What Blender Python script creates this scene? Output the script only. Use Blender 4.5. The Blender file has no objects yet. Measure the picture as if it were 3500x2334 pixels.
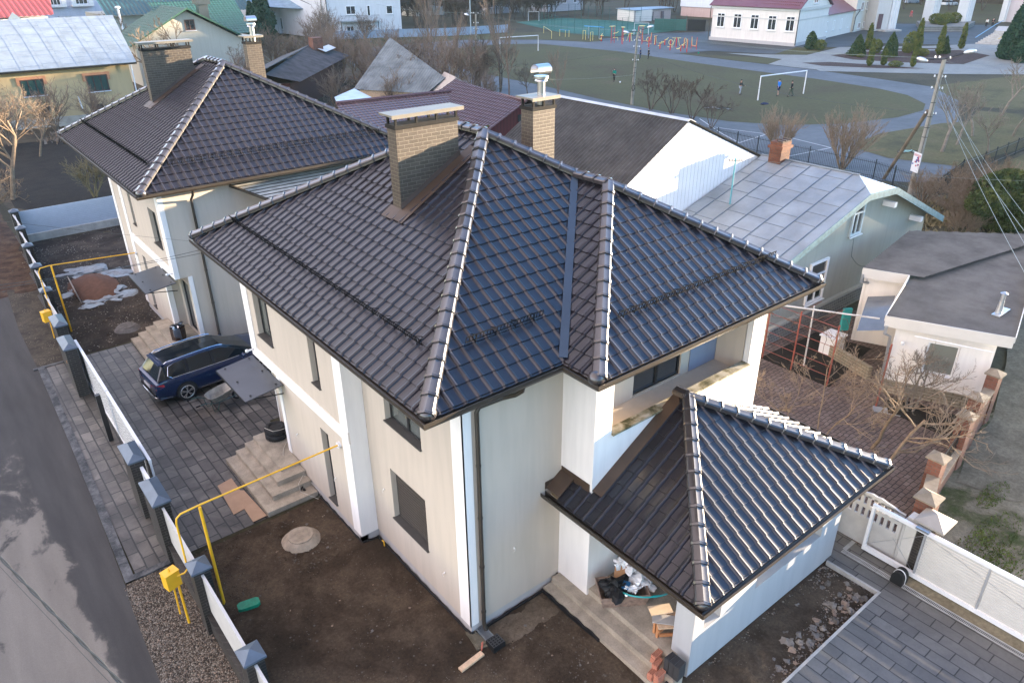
import bpy, bmesh, math, random
from mathutils import Vector, Matrix, noise
R = math.radians
C = bpy.context.scene.collection
scene = bpy.context.scene

# ------------------------------------------------------------------ camera
cam_data = bpy.data.cameras.new('camera')
cam_data.lens = 2542.79 / 3500 * 36
cam_data.sensor_width = 36
cam_data.clip_start = 0.1
cam_data.clip_end = 3000
cam = bpy.data.objects.new('camera', cam_data)
C.objects.link(cam)
right = Vector((0.77909081, -0.62685609, -0.00830366))
up = Vector((0.2935883, 0.35312034, 0.88831973))
fwd = Vector((0.55391644, 0.69451959, -0.45915043))
m = Matrix((right, up, -fwd)).transposed().to_4x4()
m.translation = Vector((-5.6166, -9.4626, 13.7419))
cam.matrix_world = m
scene.camera = cam

# ------------------------------------------------------------------ world, sun, exposure
SUN_EL, SUN_M = 6.0, 0.25               # elevation in degrees, how far the sun stands to the -Y side of +X
sun_dir = Vector((1, -SUN_M, math.tan(R(SUN_EL)) * math.hypot(1, SUN_M))).normalized()
world = bpy.data.worlds.new('World')
scene.world = world
world.use_nodes = True
nt = world.node_tree
for n in list(nt.nodes): nt.nodes.remove(n)
out = nt.nodes.new('ShaderNodeOutputWorld')
bg = nt.nodes.new('ShaderNodeBackground')
sky = nt.nodes.new('ShaderNodeTexSky')
sky.sky_type = 'NISHITA'
sky.sun_disc = False
sky.sun_elevation = R(SUN_EL)
sky.sun_rotation = math.atan2(sun_dir.x, sun_dir.y)
sky.air_density = 1.0; sky.dust_density = 0.6; sky.ozone_density = 3
# the hazy, pinkish band low over the horizon away from the sun, added to the clear sky
tc = nt.nodes.new('ShaderNodeTexCoord')
dot = nt.nodes.new('ShaderNodeVectorMath'); dot.operation = 'DOT_PRODUCT'
dot.inputs[1].default_value = (-0.86, 0.35, 0.36)
nt.links.new(tc.outputs['Generated'], dot.inputs[0])
ramp = nt.nodes.new('ShaderNodeMapRange')
ramp.inputs[1].default_value = 0.0; ramp.inputs[2].default_value = 1.0
ramp.inputs[3].default_value = 0.0; ramp.inputs[4].default_value = 1.0
nt.links.new(dot.outputs['Value'], ramp.inputs[0])
glow = nt.nodes.new('ShaderNodeMix'); glow.data_type = 'RGBA'
glow.inputs[6].default_value = (0, 0, 0, 1); glow.inputs[7].default_value = (2.7, 1.70, .72, 1)
nt.links.new(ramp.outputs[0], glow.inputs[0])
add = nt.nodes.new('ShaderNodeMix'); add.data_type = 'RGBA'; add.blend_type = 'ADD'
add.inputs[0].default_value = 1.0
nt.links.new(glow.outputs[2], add.inputs[7])
tint = nt.nodes.new('ShaderNodeMix'); tint.data_type = 'RGBA'; tint.blend_type = 'MULTIPLY'; tint.inputs[0].default_value = 1.0
tint.inputs[7].default_value = (.87, .99, 1.12, 1)                # clear, cold winter air overhead
nt.links.new(sky.outputs[0], tint.inputs[6]); nt.links.new(tint.outputs[2], add.inputs[6])
nt.links.new(add.outputs[2], bg.inputs['Color'])
bg.inputs['Strength'].default_value = 0.15
nt.links.new(bg.outputs[0], out.inputs['Surface'])

sun_data = bpy.data.lights.new('sun', 'SUN')
sun_data.energy = 5.0; sun_data.angle = R(0.6); sun_data.color = (1.0, 0.79, 0.56)
sun = bpy.data.objects.new('sun', sun_data); C.objects.link(sun)
sun.rotation_euler = sun_dir.to_track_quat('Z', 'Y').to_euler()
scene.view_settings.view_transform = 'Standard'
scene.view_settings.look = 'None'
scene.view_settings.exposure = 3.05
scene.view_settings.gamma = 1

# ------------------------------------------------------------------ helpers
ORG = {}
def org(o): return ORG.get(o.name, Vector((0, 0, 0)))

def tag(o, label=None, cat=None, group=None, kind=None):
    if label: o['label'] = label
    if cat: o['category'] = cat
    if group: o['group'] = group
    if kind: o['kind'] = kind
    return o

def empty(name, loc, label=None, cat=None, group=None, rz=0):
    o = bpy.data.objects.new(name, None)
    o.empty_display_size = 0.2
    o.location = loc; o.rotation_euler = (0, 0, rz)
    C.objects.link(o)
    ORG[o.name] = Vector(loc)
    return tag(o, label, cat, group)

class MB:
    """collects faces; build() links them as ONE mesh object"""
    def __init__(s): s.v = []; s.f = []; s.mi = []
    def face(s, pts, mi=0):
        b = len(s.v); s.v += [tuple(p) for p in pts]; s.f.append(tuple(range(b, b + len(pts)))); s.mi.append(mi); return s
    def add(s, vs, fs, mi=0):
        b = len(s.v); s.v += [tuple(p) for p in vs]
        for f in fs: s.f.append(tuple(b + i for i in f)); s.mi.append(mi)
        return s
    def box(s, x0, y0, z0, x1, y1, z1, mi=0, rz=0, piv=None):
        if x0 > x1: x0, x1 = x1, x0
        if y0 > y1: y0, y1 = y1, y0
        if z0 > z1: z0, z1 = z1, z0
        vs = [(x0, y0, z0), (x1, y0, z0), (x1, y1, z0), (x0, y1, z0), (x0, y0, z1), (x1, y0, z1), (x1, y1, z1), (x0, y1, z1)]
        if rz:
            px, py = piv or ((x0 + x1) / 2, (y0 + y1) / 2)
            c, q = math.cos(rz), math.sin(rz)
            vs = [(px + (x - px) * c - (y - py) * q, py + (x - px) * q + (y - py) * c, z) for x, y, z in vs]
        return s.add(vs, [(0, 3, 2, 1), (4, 5, 6, 7), (0, 1, 5, 4), (1, 2, 6, 5), (2, 3, 7, 6), (3, 0, 4, 7)], mi)
    def prism(s, poly, z0, z1, mi=0):
        """poly: xy list counter-clockwise; z0/z1 numbers or lists"""
        n = len(poly)
        a = z0 if isinstance(z0, (list, tuple)) else [z0] * n
        b = z1 if isinstance(z1, (list, tuple)) else [z1] * n
        vs = [(p[0], p[1], a[i]) for i, p in enumerate(poly)] + [(p[0], p[1], b[i]) for i, p in enumerate(poly)]
        fs = [tuple(reversed(range(n))), tuple(range(n, 2 * n))] + [(i, (i + 1) % n, n + (i + 1) % n, n + i) for i in range(n)]
        return s.add(vs, fs, mi)
    def slab(s, pts, t, mi=0):
        """a flat polygon of 3-D points given thickness t downward along its normal"""
        P = [Vector(p) for p in pts]
        nrm = (P[1] - P[0]).cross(P[2] - P[0]).normalized()
        if nrm.z < 0: P.reverse(); nrm = -nrm
        n = len(P)
        vs = [p - nrm * t for p in P] + P
        fs = [tuple(reversed(range(n))), tuple(range(n, 2 * n))] + [(i, (i + 1) % n, n + (i + 1) % n, n + i) for i in range(n)]
        return s.add(vs, fs, mi)
    def tube(s, pts, r, n=6, mi=0, r1=None, cap=True):
        P = [Vector(p) for p in pts]
        if len(P) < 2: return s
        k = len(P)
        rad = r if isinstance(r, (list, tuple)) else [r + ((r1 if r1 is not None else r) - r) * i / (k - 1) for i in range(k)]
        base = len(s.v)
        t = (P[1] - P[0]).normalized()
        a = t.orthogonal().normalized()
        for i in range(k):
            if i == 0: t = (P[1] - P[0])
            elif i == k - 1: t = (P[-1] - P[-2])
            else: t = (P[i + 1] - P[i - 1])
            t = t.normalized() if t.length > 1e-9 else Vector((0, 0, 1))
            a = (a - t * a.dot(t))
            a = a.normalized() if a.length > 1e-6 else t.orthogonal().normalized()
            b = t.cross(a)
            for j in range(n):
                w = 2 * math.pi * j / n
                s.v.append(tuple(P[i] + (a * math.cos(w) + b * math.sin(w)) * rad[i]))
        for i in range(k - 1):
            for j in range(n):
                j2 = (j + 1) % n
                s.f.append((base + i * n + j, base + i * n + j2, base + (i + 1) * n + j2, base + (i + 1) * n + j)); s.mi.append(mi)
        if cap:
            s.f.append(tuple(base + j for j in reversed(range(n)))); s.mi.append(mi)
            s.f.append(tuple(base + (k - 1) * n + j for j in range(n))); s.mi.append(mi)
        return s
    def lathe(s, prof, c=(0, 0, 0), n=20, mi=0, sx=1, sy=1):
        """prof: list of (radius, z) bottom to top"""
        base = len(s.v); k = len(prof)
        for r, z in prof:
            for j in range(n):
                w = 2 * math.pi * j / n
                s.v.append((c[0] + r * math.cos(w) * sx, c[1] + r * math.sin(w) * sy, c[2] + z))
        for i in range(k - 1):
            for j in range(n):
                j2 = (j + 1) % n
                s.f.append((base + i * n + j, base + i * n + j2, base + (i + 1) * n + j2, base + (i + 1) * n + j)); s.mi.append(mi)
        if prof[0][0] > 1e-4: s.f.append(tuple(base + j for j in reversed(range(n)))); s.mi.append(mi)
        if prof[-1][0] > 1e-4: s.f.append(tuple(base + (k - 1) * n + j for j in range(n))); s.mi.append(mi)
        return s
    def blob(s, c, r, sub=1, mi=0, jit=0.25, seed=0, sq=(1, 1, 1)):
        rnd = random.Random(seed)
        bm = bmesh.new(); bmesh.ops.create_icosphere(bm, subdivisions=sub, radius=1)
        off = Vector((rnd.random() * 50, rnd.random() * 50, rnd.random() * 50))
        vs = []
        for v in bm.verts:
            k = 1 + jit * noise.noise(v.co * 1.3 + off) * 2
            vs.append((c[0] + v.co.x * r * k * sq[0], c[1] + v.co.y * r * k * sq[1], c[2] + v.co.z * r * k * sq[2]))
        fs = [tuple(v.index for v in f.verts) for f in bm.faces]
        bm.free()
        return s.add(vs, fs, mi)
    def build(s, name, mats, parent=None, smooth=False, local=False, loc=None, auto=None, rz=0):
        if not isinstance(mats, (list, tuple)): mats = [mats]
        me = bpy.data.meshes.new(name)
        if parent is not None: o3 = Vector((0, 0, 0)) if local else org(parent)
        elif local: o3 = Vector((0, 0, 0))
        elif loc is not None: o3 = Vector(loc)
        else:
            xs = [v[0] for v in s.v]; ys = [v[1] for v in s.v]; zs = [v[2] for v in s.v]
            o3 = Vector(((min(xs) + max(xs)) / 2, (min(ys) + max(ys)) / 2, min(zs)))
        me.from_pydata([(v[0] - o3.x, v[1] - o3.y, v[2] - o3.z) for v in s.v], [], s.f)
        for mt in mats: me.materials.append(mt)
        me.polygons.foreach_set('material_index', s.mi)
        if smooth: me.polygons.foreach_set('use_smooth', [True] * len(me.polygons))
        me.update()
        if auto: me.set_sharp_from_angle(angle=R(auto))
        o = bpy.data.objects.new(name, me)
        C.objects.link(o)
        if parent is not None:
            o.parent = parent
            ORG[o.name] = org(parent) if not local else Vector((0, 0, 0))
        else:
            o.location = (loc if (local and loc is not None) else o3)
            o.rotation_euler = (0, 0, rz)
            ORG[o.name] = Vector(o3)
        return o

def kids(o): return list(o.children)
def copy_tree(o, parent=None):
    c = o.copy(); C.objects.link(c)
    if parent is not None: c.parent = parent
    for ch in kids(o): copy_tree(ch, c)
    return c

# ------------------------------------------------------------------ materials
MATS = {}
def nodes(name):
    mt = bpy.data.materials.new(name); mt.use_nodes = True
    t = mt.node_tree; b = t.nodes['Principled BSDF']
    return mt, t, b
def setp(b, rough=.6, spec=.5, metal=0, coat=0):
    b.inputs['Roughness'].default_value = rough
    b.inputs['Specular IOR Level'].default_value = spec
    b.inputs['Metallic'].default_value = metal
    b.inputs['Coat Weight'].default_value = coat
    b.inputs['Coat Roughness'].default_value = .08
def coord(t, kind='Object', scale=None):
    c = t.nodes.new('ShaderNodeTexCoord'); o = c.outputs[kind]
    if scale:
        mp = t.nodes.new('ShaderNodeMapping'); mp.inputs['Scale'].default_value = scale
        t.links.new(o, mp.inputs[0]); o = mp.outputs[0]
    return o
def nz(t, co, scale, detail=4, rough=.55, dist=0):
    n = t.nodes.new('ShaderNodeTexNoise'); n.inputs['Scale'].default_value = scale
    n.inputs['Detail'].default_value = detail; n.inputs['Roughness'].default_value = rough
    n.inputs['Distortion'].default_value = dist
    t.links.new(co, n.inputs['Vector']); return n.outputs['Fac']
def rmp(t, fac, stops):
    r = t.nodes.new('ShaderNodeValToRGB'); e = r.color_ramp.elements
    while len(e) < len(stops): e.new(.5)
    for i, (p, c) in enumerate(stops):
        e[i].position = p; e[i].color = (c[0], c[1], c[2], 1) if isinstance(c, (tuple, list)) else (c, c, c, 1)
    t.links.new(fac, r.inputs[0]); return r.outputs[0]
def mix(t, fac, a, b, mode='MIX'):
    n = t.nodes.new('ShaderNodeMix'); n.data_type = 'RGBA'; n.blend_type = mode
    for v, i in ((fac, 0), (a, 6), (b, 7)):
        if isinstance(v, (int, float)): n.inputs[i].default_value = v if i == 0 else (v, v, v, 1)
        elif isinstance(v, (tuple, list)): n.inputs[i].default_value = (v[0], v[1], v[2], 1)
        else: t.links.new(v, n.inputs[i])
    return n.outputs[2]
def bump(t, b, h, strength=.5, dist=.02):
    n = t.nodes.new('ShaderNodeBump'); n.inputs['Strength'].default_value = strength; n.inputs['Distance'].default_value = dist
    t.links.new(h, n.inputs['Height']); t.links.new(n.outputs[0], b.inputs['Normal'])
def simple(name, col, rough=.6, spec=.5, metal=0, var=.12, vs=3.0, bp=0, bs=60, coat=0, fine=0):
    """one base colour with soft irregular variation; optional fine bump"""
    mt, t, b = nodes(name); setp(b, rough, spec, metal, coat)
    co = coord(t)
    f = nz(t, co, vs, 6, .6)
    lo = [c * (1 - var) for c in col]; hi = [min(1, c * (1 + var)) for c in col]
    c = rmp(t, f, [(.3, lo), (.7, hi)])
    if fine:
        f2 = nz(t, co, bs, 3, .6)
        c = mix(t, 1, c, rmp(t, f2, [(.3, 1 - fine), (.7, 1 + 0 * fine)]), 'MULTIPLY')
    t.links.new(c, b.inputs['Base Color'])
    if bp: bump(t, b, nz(t, co, bs, 3), bp, .01)
    return mt

def plaster(name, col):
    mt, t, b = nodes(name); setp(b, .85, .25)
    co = coord(t)
    big = nz(t, co, .5, 5, .6); fine = nz(t, co, 90, 2)
    c = rmp(t, big, [(.3, [x * .95 for x in col]), (.7, col)])
    streak = nz(t, coord(t, scale=(3, 3, .35)), 1.5, 5)
    c = mix(t, 1, c, rmp(t, streak, [(.36, .93), (.6, 1.0)]), 'MULTIPLY')
    t.links.new(c, b.inputs['Base Color']); bump(t, b, fine, .12, .004)
    return mt

def bricks(name, c1, c2, mortar, w=.25, h=.075, ms=.012, axis='wall', rough=.7, bp=.5, sq=1, stain=.3, var=None, off=.5, spec=.4, bigmul=None):
    """brick / paving pattern. axis 'wall': u=x+y, v=z ; 'floor': u=y, v=x ; 'floorx': u=x, v=y"""
    mt, t, b = nodes(name); setp(b, rough, spec)
    co = coord(t)
    sp = t.nodes.new('ShaderNodeSeparateXYZ'); t.links.new(co, sp.inputs[0])
    cb = t.nodes.new('ShaderNodeCombineXYZ')
    if axis == 'wall':
        ad = t.nodes.new('ShaderNodeMath'); ad.operation = 'ADD'
        t.links.new(sp.outputs[0], ad.inputs[0]); t.links.new(sp.outputs[1], ad.inputs[1])
        t.links.new(ad.outputs[0], cb.inputs[0]); t.links.new(sp.outputs[2], cb.inputs[1])
    elif axis == 'floor':
        t.links.new(sp.outputs[1], cb.inputs[0]); t.links.new(sp.outputs[0], cb.inputs[1])
    else:
        t.links.new(sp.outputs[0], cb.inputs[0]); t.links.new(sp.outputs[1], cb.inputs[1])
    vec = cb.outputs[0]
    if axis != 'wall':
        wob = t.nodes.new('ShaderNodeTexNoise'); wob.inputs['Scale'].default_value = 1.7; t.links.new(vec, wob.inputs['Vector'])
        sc = t.nodes.new('ShaderNodeVectorMath'); sc.operation = 'SCALE'; sc.inputs['Scale'].default_value = .035
        t.links.new(wob.outputs['Color'], sc.inputs[0])
        av = t.nodes.new('ShaderNodeVectorMath'); t.links.new(vec, av.inputs[0]); t.links.new(sc.outputs[0], av.inputs[1]); vec = av.outputs[0]
    br = t.nodes.new('ShaderNodeTexBrick')
    br.inputs['Scale'].default_value = 1; br.inputs['Brick Width'].default_value = w; br.inputs['Row Height'].default_value = h
    br.inputs['Mortar Size'].default_value = ms; br.inputs['Mortar Smooth'].default_value = .15
    br.offset = off; br.squash = sq; br.squash_frequency = 3
    br.inputs['Color1'].default_value = (*c1, 1); br.inputs['Color2'].default_value = (*c2, 1); br.inputs['Mortar'].default_value = (*mortar, 1)
    br.inputs['Bias'].default_value = 0
    t.links.new(vec, br.inputs['Vector'])
    c = br.outputs['Color']
    st = nz(t, co, .9, 7, .65, .6)
    c = mix(t, 1, c, rmp(t, st, [(.34, 1 - stain), (.62, 1.0)]), 'MULTIPLY')
    f2 = nz(t, co, 22, 5, .7)
    c = mix(t, 1, c, rmp(t, f2, [(.25, .8), (.75, 1.0)]), 'MULTIPLY')
    t.links.new(c, b.inputs['Base Color'])
    hgt = mix(t, .25, rmp(t, br.outputs['Fac'], [(0, 1.0), (1, 0.0)]), f2)
    bump(t, b, hgt, bp, .012)
    return mt
# ------------------------------------------------------------------ shared materials
def tile_mat(name, col):
    mt, t, b = nodes(name); setp(b, .32, .40, 0, .22); b.inputs['Coat Roughness'].default_value = .15
    co = coord(t); f = nz(t, co, 2.2, 6, .6); g = nz(t, co, 30, 3)
    c = rmp(t, f, [(.3, [x * .75 for x in col]), (.7, [x * 1.25 for x in col])])
    t.links.new(c, b.inputs['Base Color'])
    t.links.new(rmp(t, g, [(.3, .30), (.75, .34)]), b.inputs['Roughness'])
    return mt
M_tile = tile_mat('glazed roof tile', (.013, .012, .016))
M_ridge = tile_mat('glazed ridge tile', (.030, .026, .026)); M_ridge.node_tree.nodes['Principled BSDF'].inputs['Coat Weight'].default_value = 1.0; M_ridge.node_tree.nodes['Principled BSDF'].inputs['Coat Roughness'].default_value = .22
M_panel = plaster('greige render', (.50, .43, .35))
M_white = plaster('white render', (.78, .745, .70))
M_plinth = plaster('plinth render', (.42, .40, .385))
M_dark = simple('anthracite metal', (.022, .021, .021), .35, .5, .3, .2)
M_gutter = simple('brown coated gutter', (.04, .032, .024), .4, .5, .1, .2)
M_sill = simple('sill metal', (.075, .068, .062), .5, .5, .2, .2)
M_frame = simple('dark window frame', (.02, .02, .021), .4)
M_whiteframe = simple('white window frame', (.75, .75, .74), .4)
def glass_mat(name, col=(.02, .025, .03), rough=.04):
    mt, t, b = nodes(name); setp(b, rough, .9, 0, 1.0); b.inputs['Base Color'].default_value = (*col, 1); b.inputs['Coat Roughness'].default_value = .02
    return mt
M_glass = glass_mat('window glass')
M_glassg = glass_mat('curtained glass', (.10, .11, .10), .1)
M_blind = simple('roller shutter', (.06, .05, .042), .5, .4, 0, .1)
M_conc = simple('concrete', (.36, .31, .24), .9, .25, 0, .28, 2.5, .35, 35, 0, .25)
M_concl = simple('pale concrete', (.42, .40, .36), .9, .25, 0, .22, 2.0, .3, 40, 0, .2)
M_chim = bricks('chimney clinker', (.068, .051, .037), (.092, .070, .052), (.165, .135, .095), .25, .088, .006, 'wall', .5, .6, stain=.2)
M_lead = simple('brown flashing', (.055, .034, .022), .5, .4, .0, .25, 2)
M_capst = simple('chimney cap sheet', (.20, .175, .14), .45, .5, .35, .12)
M_steel = simple('bright steel', (.5, .5, .51), .3, .8, 1.0, .05)
M_zinc = simple('zinc', (.4, .42, .44), .4, .5, .8, .15)
M_black = simple('black plastic', (.010, .010, .011), .6, .3)
M_rubber = simple('rubber', (.025, .024, .023), .85, .3, 0, .3, 8)
M_yellow = simple('yellow pipe paint', (.78, .42, .02), .4, .5, 0, .08)
M_wpaint = simple('white powder coat', (.66, .66, .66), .35, .5, 0, .04)
M_wpanel = simple('white fence slats', (.48, .465, .43), .5, .4, 0, .05)
M_clink = bricks('black clinker pillar', (.022, .019, .018), (.032, .027, .024), (.085, .075, .065), .25, .08, .008, 'wall', .55, .6)
M_cap = simple('grey blue pillar cap', (.075, .10, .13), .38, .5, .15, .15)
M_soot = simple('sooty steel', (.02, .018, .016), .9, .2)
M_wood = simple('raw wood', (.55, .38, .24), .8, .3, 0, .2, 12, .2, 40)
M_plast = simple('clear plastic sheet', (.75, .74, .72), .15, .8, 0, .15, 10, .4, 20)

# ------------------------------------------------------------------ tiled roof surfaces
MOD, COURSE = .298, .358
def tile_profile(f):
    """height over one tile (0..1 across): flat pan with a faint rib, then a roll"""
    if f < .60: return .004 * math.sin(f / .60 * math.pi) * -1
    if f < .66: return (f - .60) / .06 * .006
    a = (f - .66) / .34
    return .006 + .034 * math.sin(a * math.pi) ** .75
US = [0, .3, .58, .66, .70, .76, .83, .90, .96, 1.0]
def tiled_face(poly, u_dir, mb, mod=MOD, course=COURSE, lip=.026):
    """poly: 3-D corners (first edge = eave). Lays real tile relief on it, clipped to the polygon."""
    P = [Vector(p) for p in poly]
    o = P[0]; u = Vector(u_dir).normalized()
    n = (P[1] - P[0]).cross(P[2] - P[0]).normalized()
    if n.z < 0: n = -n
    v = n.cross(u).normalized()
    if v.z < 0: v = -v
    uv = [((p - o).dot(u), (p - o).dot(v)) for p in P]
    umin, umax = min(a for a, b in uv), max(a for a, b in uv); vmax = max(b for a, b in uv); vmin = min(b for a, b in uv)
    cols = []
    k0 = math.floor(umin / mod); k1 = math.ceil(umax / mod)
    for k in range(k0, k1):
        for f in US[:-1]: cols.append(((k + f) * mod, tile_profile(f)))
    cols.append((k1 * mod, tile_profile(0)))
    bm = bmesh.new()
    nc = len(cols); rows = []
    j0 = math.floor((vmin - .05) / course); nj = math.ceil(vmax / course)
    for j in range(j0, nj):
        for vv, hh in ((j * course + .001, lip), ((j + 1) * course, 0.0)):
            row = []
            for cu, ch in cols:
                # scalloped lower edge: the roll reaches a little further down
                dv = -.012 if (ch > .01 and hh > 0) else 0
                q = o + u * cu + v * (vv + dv) + n * (ch + hh + .004)
                row.append(bm.verts.new(q))
            rows.append(row)
    for a, b in zip(rows[:-1], rows[1:]):
        for i in range(nc - 1):
            try: bm.faces.new((a[i], a[i + 1], b[i + 1], b[i]))
            except ValueError: pass
    # clip
    cen = sum(P, Vector()) / len(P)
    for i in range(len(P)):
        a, b = P[i], P[(i + 1) % len(P)]
        e = (b - a).normalized(); pn = e.cross(n)
        if pn.dot(cen - a) > 0: pn = -pn
        co = a + (pn * .05 if i == 0 else Vector((0, 0, 0)))
        bmesh.ops.bisect_plane(bm, geom=bm.verts[:] + bm.edges[:] + bm.faces[:], plane_co=co, plane_no=pn, clear_outer=True)
    bm.verts.index_update()
    for f in bm.faces:
        f.normal_update()
    flip = sum((f.normal.dot(n) for f in bm.faces)) < 0
    mb.add([x.co[:] for x in bm.verts], [tuple(x.index for x in (reversed(f.verts) if flip else f.verts)) for f in bm.faces])
    bm.free()

def hip_caps(a, b, mb, r=.155, seg=.40, lift=.055):
    """overlapping ribbed half-round caps from low end a to high end b"""
    a = Vector(a) + Vector((0, 0, lift)); b = Vector(b) + Vector((0, 0, lift))
    d = (b - a); L = d.length; d.normalize()
    side = d.cross(Vector((0, 0, 1))).normalized(); upv = side.cross(d)
    n = max(1, round(L / seg)); sl = L / n
    prof = []
    for i in range(13):
        w = math.pi * (i / 12)
        rr = r * (1 + (.08 if i in (2, 3, 6, 9, 10) else -.03))
        prof.append((math.cos(w) * rr, math.sin(w) * rr * .95))
    for k in range(n):
        st = [(0, 1.05, .008), (.045, 1.10, .012), (.06, 1.05, .008), (.065, 1.0, .004), (sl + .04, .95, -.004)]
        base = len(mb.v)
        for s0, sc, up_ in st:
            c = a + d * (k * sl + s0 - .02) + upv * up_
            for x, y in prof: mb.v.append(tuple(c + side * x * sc + upv * (y * sc - .02)))
        m_ = len(prof)
        for i in range(len(st) - 1):
            for j in range(m_ - 1):
                mb.f.append((base + i * m_ + j, base + (i + 1) * m_ + j, base + (i + 1) * m_ + j + 1, base + i * m_ + j + 1)); mb.mi.append(0)
        mb.f.append(tuple(base + j for j in range(m_))); mb.mi.append(0)
        mb.f.append(tuple(base + (len(st) - 1) * m_ + j for j in reversed(range(m_)))); mb.mi.append(0)

def gutter(pts, mb, w=.16, h=.12, t=.012, closed=False, outward=None):
    """an open half-box gutter swept along pts; outward = side sign (+1: outside lies left of travel)"""
    s = outward or 1
    n = len(pts)
    P = [Vector(p) for p in pts]
    prof = [(0, .02), (0, -h), (w * .3, -h * 1.12), (w * .75, -h * 1.05), (w, -h * .5), (w, .02), (w - t, .02), (w - t, -h * .45), (w * .7, -h * .9), (w * .3, -h * .98), (t, -h * .85), (t, .02)]
    ring = []
    for i, p in enumerate(P):
        if i == 0: d0 = d1 = (P[1] - P[0]).normalized()
        elif i == n - 1: d0 = d1 = (P[-1] - P[-2]).normalized()
        else: d0 = (P[i] - P[i - 1]).normalized(); d1 = (P[i + 1] - P[i]).normalized()
        n0 = Vector((-d0.y, d0.x, 0)) * s; n1 = Vector((-d1.y, d1.x, 0)) * s
        nn = (n0 + n1); nn = nn / max(.2, (1 + n0.dot(n1)))
        ring.append([p + nn * x + Vector((0, 0, z)) for x, z in prof])
    base = len(mb.v); m_ = len(prof)
    for r_ in ring: mb.v += [tuple(q) for q in r_]
    for i in range(n - 1):
        for j in range(m_):
            j2 = (j + 1) % m_
            mb.f.append((base + i * m_ + j, base + i * m_ + j2, base + (i + 1) * m_ + j2, base + (i + 1) * m_ + j)); mb.mi.append(0)
    for i in (0, n - 1): mb.f.append(tuple(base + i * m_ + j for j in range(m_))); mb.mi.append(0)

def snow_guard(a, b, face_n, mb, gap=None):
    """ladder rail standing on the tiles from a to b"""
    a = Vector(a); b = Vector(b); n = Vector(face_n).normalized(); d = (b - a).normalized(); L = (b - a).length
    down = n.cross(d).normalized()
    if down.z > 0: down = -down
    upv = (n * .8 + Vector((0, 0, .6))).normalized()
    k = max(1, round(L / 1.55)); sl = L / k
    for i in range(k):
        p0 = a + d * (i * sl + .04); p1 = a + d * ((i + 1) * sl - .04)
        for h in (.07, .20): mb.tube([p0 + upv * h, p1 + upv * h], .011, 5)
        m_ = max(2, round((p1 - p0).length / .085))
        for j in range(m_ + 1):
            q = p0 + (p1 - p0) * j / m_
            mb.tube([q + upv * .065, q + upv * .205], .0075, 4)
        for fr in (.12, .37, .63, .88):
            q = p0 + (p1 - p0) * fr
            mb.tube([q - down * .16 + n * .045, q + upv * .19 - down * .01, q + n * .03 + down * .02, q - down * .12 + n * .03], .011, 4)

# ------------------------------------------------------------------ walls with real openings
def wall_panel(mb, p, q, z0, z1, holes, depth=.22, mi=0, inward=None, mi_rev=None):
    """vertical wall face from p to q (xy), holes (s0,s1,h0,h1) cut with reveals 'depth' deep to the inward side"""
    p = Vector((p[0], p[1], 0)); q = Vector((q[0], q[1], 0)); L = (q - p).length; d = (q - p) / L
    inn = Vector((-d.y, d.x, 0)) if inward is None else Vector((inward[0], inward[1], 0))
    ss = sorted({0, L, *[max(0, h[0]) for h in holes], *[min(L, h[1]) for h in holes]}); zs = sorted({z0, z1, *[h[2] for h in holes], *[h[3] for h in holes]})
    def pt(s, z, k=0): return (p + d * s + inn * k) + Vector((0, 0, z))
    for i in range(len(ss) - 1):
        for j in range(len(zs) - 1):
            cs, cz = (ss[i] + ss[i + 1]) / 2, (zs[j] + zs[j + 1]) / 2
            if any(h[0] < cs < h[1] and h[2] < cz < h[3] for h in holes): continue
            mb.face([pt(ss[i], zs[j]), pt(ss[i + 1], zs[j]), pt(ss[i + 1], zs[j + 1]), pt(ss[i], zs[j + 1])], mi)
    r = mi if mi_rev is None else mi_rev
    for a, b, c, e in holes:
        mb.face([pt(a, c), pt(a, e), pt(a, e, depth), pt(a, c, depth)], r); mb.face([pt(b, c), pt(b, c, depth), pt(b, e, depth), pt(b, e)], r)
        mb.face([pt(a, c), pt(a, c, depth), pt(b, c, depth), pt(b, c)], r); mb.face([pt(a, e), pt(b, e), pt(b, e, depth), pt(a, e, depth)], r)

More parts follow.
